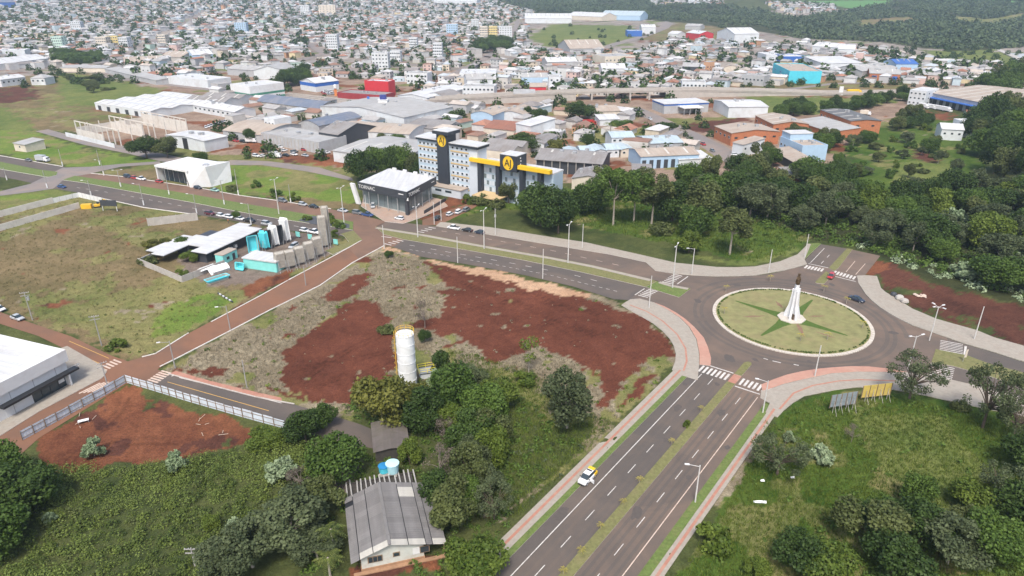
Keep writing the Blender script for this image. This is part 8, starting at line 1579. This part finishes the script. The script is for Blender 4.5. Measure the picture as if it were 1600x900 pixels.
for i in range(NH):
    x, y = HX[i], HY[i]; w, d = rng.uniform(6.5, 10.5), rng.uniform(8, 13.5); two = rng.random(); h = 3.4 if two < .68 else 6.2 if two < .96 else 9.4; rt = rng.choice((0, 0, 1, 1, 2)); (wc, wn_) = pick(wall_c, wall_p); (rc_, rn_) = pick(roof_c, roof_p); a_ = HA[i] + rng.choice((0, math.pi/2)) + rng.uniform(-.06, .06); z = terr(math.hypot(x, y))
    mb = MB(); house_geo(w, d, h, rt, mb)
    if i < 300:
        for s in (-1, 1):
            for k in range(2):
                for st_ in range(1 if h < 4 else 2): zc = 1.6 + st_ * 3; mb.box(s*w/4 - .7, (-1 if k else 1)*d/2 - .05, zc - .6, s*w/4 + .7, (-1 if k else 1)*d/2 + .05, zc + .6, 2); mb.box((-1 if k else 1)*w/2 - .05, s*d/4 - .7, zc - .6, (-1 if k else 1)*w/2 + .05, s*d/4 + .7, zc + .6, 2)
        dist = sorted((( (q - Vector((x, y))).length, nm_, q) for nm_, q in LMK), key=lambda e: e[0])[0]; dv = Vector((x, y)) - dist[2]
        where = ('by ' if dist[0] < 30 else 'behind ' if dv.y > abs(dv.x) else 'in front of ' if -dv.y > abs(dv.x) else 'right of ' if dv.x > 0 else 'left of ') + dist[1]
        o = mb.build('house', [col_mat('house_wall', wc, var=.1, scale=.4, dirt=(.35, .28, .22), damt=.35), col_mat('house_roof', rc_, var=.18, scale=.4, dirt=tuple(q * .6 for q in rc_), damt=.6), GLASS], None, (x, y, z), a_)
        tag(o, '%s %s house with %s %s roof %s' % ('low' if h < 4 else 'two-storey' if h < 7 else 'three-storey', wn_, rn_, ('gabled', 'hipped', 'flat')[rt], where), 'house', 'houses of the city')
    else:
        V = np.array(mb.v); c, s = math.cos(a_), math.sin(a_); W = np.stack([V[:, 0]*c - V[:, 1]*s + x, V[:, 0]*s + V[:, 1]*c + y, V[:, 2] + z], 1); bigV.append(W)
        j = rng.uniform(.8, 1.1)
        for f, m_ in zip(mb.f, mb.m):
            q = list(f) if len(f) == 4 else [f[0], f[1], f[2], f[2]]
            bigF.append([t_ + nb for t_ in f]); bigC.append(tuple(min(.8, t_ * j) for t_ in (wc if m_ == 0 else rc_)))
        nb += len(V)
def poly_mesh(name, V, Fs, cols, mt):
    me = bpy.data.meshes.new(name); me.from_pydata(V.tolist(), [], Fs); a_ = me.attributes.new('base', 'FLOAT_COLOR', 'FACE'); c = np.ones((len(Fs), 4), np.float32); c[:, :3] = np.array(cols); a_.data.foreach_set('color', c.ravel()); me.materials.append(mt); return me
# small workshops filling the industrial quarter
IQ = area([(335,140),(560,165),(700,170),(1000,172),(1075,200),(1110,232),(1085,245),(990,238),(860,262),(815,225),(700,225),(560,225),(420,203),(330,190)], 15.5, classes=('ind', 'orange', 'meadow', 'city'), jit=.4, skip=.12) + area([(0,86),(120,84),(260,104),(330,116),(330,132),(250,118),(100,110),(0,112)], 17, jit=.4, skip=.2) + area([(1000,150),(1180,135),(1400,130),(1560,138),(1600,142),(1600,120),(1420,100),(1180,112)], 16, jit=.4, skip=.3)
for x, y, z in IQ:
    if any((x - a_)**2 + (y - b_)**2 < (r_ + 4)**2 for a_, b_, r_ in TPOS) or any(((x - v_.x)**2 + (y - v_.y - 6)**2) < 24**2 for v_ in [vp[i_].lerp(vp[i_+1], f_) for i_ in range(len(vp) - 1) for f_ in (0, .2, .4, .6, .8)]): continue
    mb = MB(); rt = rng.choice((0, 0, 2, 1)); wc, wn_ = pick(wall_c, wall_p); rc_, rn_ = pick(roof_c, roof_p); h = rng.choice((3.2, 3.8, 4.5, 6)); house_geo(rng.uniform(6, 11), rng.uniform(8, 15), h, rt, mb)

    dist = min((((q - Vector((x, y))).length, i_) for i_, (nm_, q) in enumerate(LMK + LMK2)), key=lambda e: e[0]); nm_, q = (LMK + LMK2)[dist[1]]; dv = Vector((x, y)) - q
    where = ('by ' if dist[0] < 22 else 'behind ' if dv.y > abs(dv.x) else 'in front of ' if -dv.y > abs(dv.x) else 'right of ' if dv.x > 0 else 'left of ') + nm_
    o = mb.build('small_workshop', [col_mat('house_wall', wc, var=.1, scale=.4, dirt=(.35, .28, .22), damt=.35), col_mat('house_roof', rc_, var=.18, scale=.4, dirt=tuple(e * .6 for e in rc_), damt=.6)], None, (x, y, 0), rng.uniform(-.15, .15) + rng.choice((-.55, 1.02)))
    tag(o, '%s %s workshop with %s %s roof %s' % ('low' if h < 4 else 'taller', wn_, rn_, ('gabled', 'hipped', 'flat')[rt], where), 'workshop', 'small workshops of the industrial quarter')
m, nt, bs, N, L = nodes('far_houses'); at = N('ShaderNodeAttribute'); at.attribute_name = 'base'; n1 = noise(nt, .25, 4, .6, pos(nt)); hs = N('ShaderNodeMix'); hs.data_type = 'RGBA'; hs.blend_type = 'MULTIPLY'; hs.inputs[0].default_value = 1; L(at.outputs['Color'], hs.inputs[6]); L(mult(nt, n1, .8, 1.15), hs.inputs[7]); L(hs.outputs[2], bs.inputs['Base Color']); bs.inputs['Roughness'].default_value = .8
tag(new_obj('distant_houses', poly_mesh('distant_houses', np.concatenate(bigV), bigF, bigC, m)), 'dense pale mass of small houses covering the far slope', 'houses', None, 'stuff')
# streets of the city and trees between the houses
tc = [clump(i + 70, 40, 4.2, 8.5, .95) for i in range(5)]
ct = []
for k in range(NH):
    if rng.random() < .62: a_ = rng.uniform(0, 6.28); x, y = HX[k] + math.cos(a_) * 8.5, HY[k] + math.sin(a_) * 8.5; ct.append((x, y, terr(math.hypot(x, y))))
FTp = [tuple(p) for p in CITY[0]]
dn = fbm(np.array([p[0] for p in ct]), np.array([p[1] for p in ct]), 90, 801, 3); ct = [p for p, q in zip(ct, dn) if q > .33]
scatter('city_trees', 'small dark tree crowns scattered between the distant houses', 'trees', ct, tc, (.65, 1.6), 'dark', .2, .5)
FAR = [(780,-8),(1000,3),(1130,9),(1200,20),(1240,30),(1300,22),(1340,15),(1400,4),(1700,-8),(1700,78),(1600,73),(1500,79),(1440,75),(1380,66),(1250,60),(1190,50),(1060,36),(1000,28),(960,24),(850,18)]
fw = [tuple(p) for p in gl(FAR)]; xs = [p[0] for p in fw]; ys_ = [p[1] for p in fw]
X, Y = np.meshgrid(np.arange(min(xs), max(xs), 11.5), np.arange(min(ys_), max(ys_), 11.5)); X = X.ravel() + nr.normal(size=X.size) * 5; Y = Y.ravel() + nr.normal(size=Y.size) * 5
ok = inside(fw, X, Y) & (np.hypot(X, Y) < 2600) & ((fbm(X, Y, 90, 601, 4) > .4))
for f in (CITY[1], CITY[2], gl([(1480,24),(1545,30),(1600,20),(1600,30),(1550,40),(1490,34)]), gl([(1330,32),(1420,26),(1440,34),(1350,42)]), gl([(1235,-8),(1395,-8),(1385,9),(1335,14),(1285,4)])): ok &= ~inside([tuple(p) for p in f], X, Y)
fp = [(x, y, terr(math.hypot(x, y))) for x, y in zip(X[ok], Y[ok])]
wc_ = [clump(i + 90, 40, 5.5, 8, 1.25) for i in range(5)]
scatter('far_wood', 'dark bluish green wood covering the far valley', 'wood', fp, wc_, (.5, 1.6), foliage('far_leaves', (.03, .052, .024), (.1, .14, .06)), -.5, .9, ns=70.0)
extra = [(rng.uniform(1130, 1640), rng.uniform(76, 140)) for _ in range(260)] + [(rng.uniform(0, 700), rng.uniform(86, 140)) for _ in range(150)] + [(rng.uniform(820, 1050), rng.uniform(40, 80)) for _ in range(40)] + [(rng.uniform(340, 1110), rng.uniform(140, 250)) for _ in range(170)]
ep = []
for x, y in extra:
    p = g(x, y)
    if not any(inside(f, np.array([p.x]), np.array([p.y]))[0] for f in FOOT): ep.append((p.x, p.y, gz(p)))
scatter('scattered_trees', 'dark trees dotted between the halls and houses of the middle distance', 'trees', ep, [clump(i + 130, 120, 3.6, 5.5, .5) for i in range(5)], (.6, 1.4), 'dark', 0, .5)

by = {}
for o in bpy.data.objects:
    if o.parent is None and o.name.startswith(('house', 'small_workshop')) and 'label' in o: by.setdefault(o['label'], []).append(o)
for lb, os_ in by.items():
    if 1 < len(os_) < 7 and len(lb.split()) < 16:
        os_.sort(key=lambda o: o.location.x / o.location.y)
        for o, wd in zip(os_, {2: ('left', 'right'), 3: ('left', 'middle', 'right')}.get(len(os_), ('first', 'second', 'third', 'fourth', 'fifth', 'sixth'))): o['label'] = wd + ' ' + lb

# ---------------------------------------------------------------- the air
hz = MB().box(-5200, -60, -8, 5200, 4400, 130).build('haze', []); hz['kind'] = 'stuff'; hz['label'] = 'thin pale haze over the whole valley'
hm = bpy.data.materials.new('haze_air'); hm.use_nodes = True; nt = hm.node_tree; nt.nodes.clear(); out = nt.nodes.new('ShaderNodeOutputMaterial'); pv = nt.nodes.new('ShaderNodeVolumePrincipled'); pv.inputs['Color'].default_value = (.62, .78, .95, 1); pv.inputs['Density'].default_value = .00013; pv.inputs['Anisotropy'].default_value = .2; nt.links.new(pv.outputs[0], out.inputs['Volume'])
hz.data.materials.append(hm)
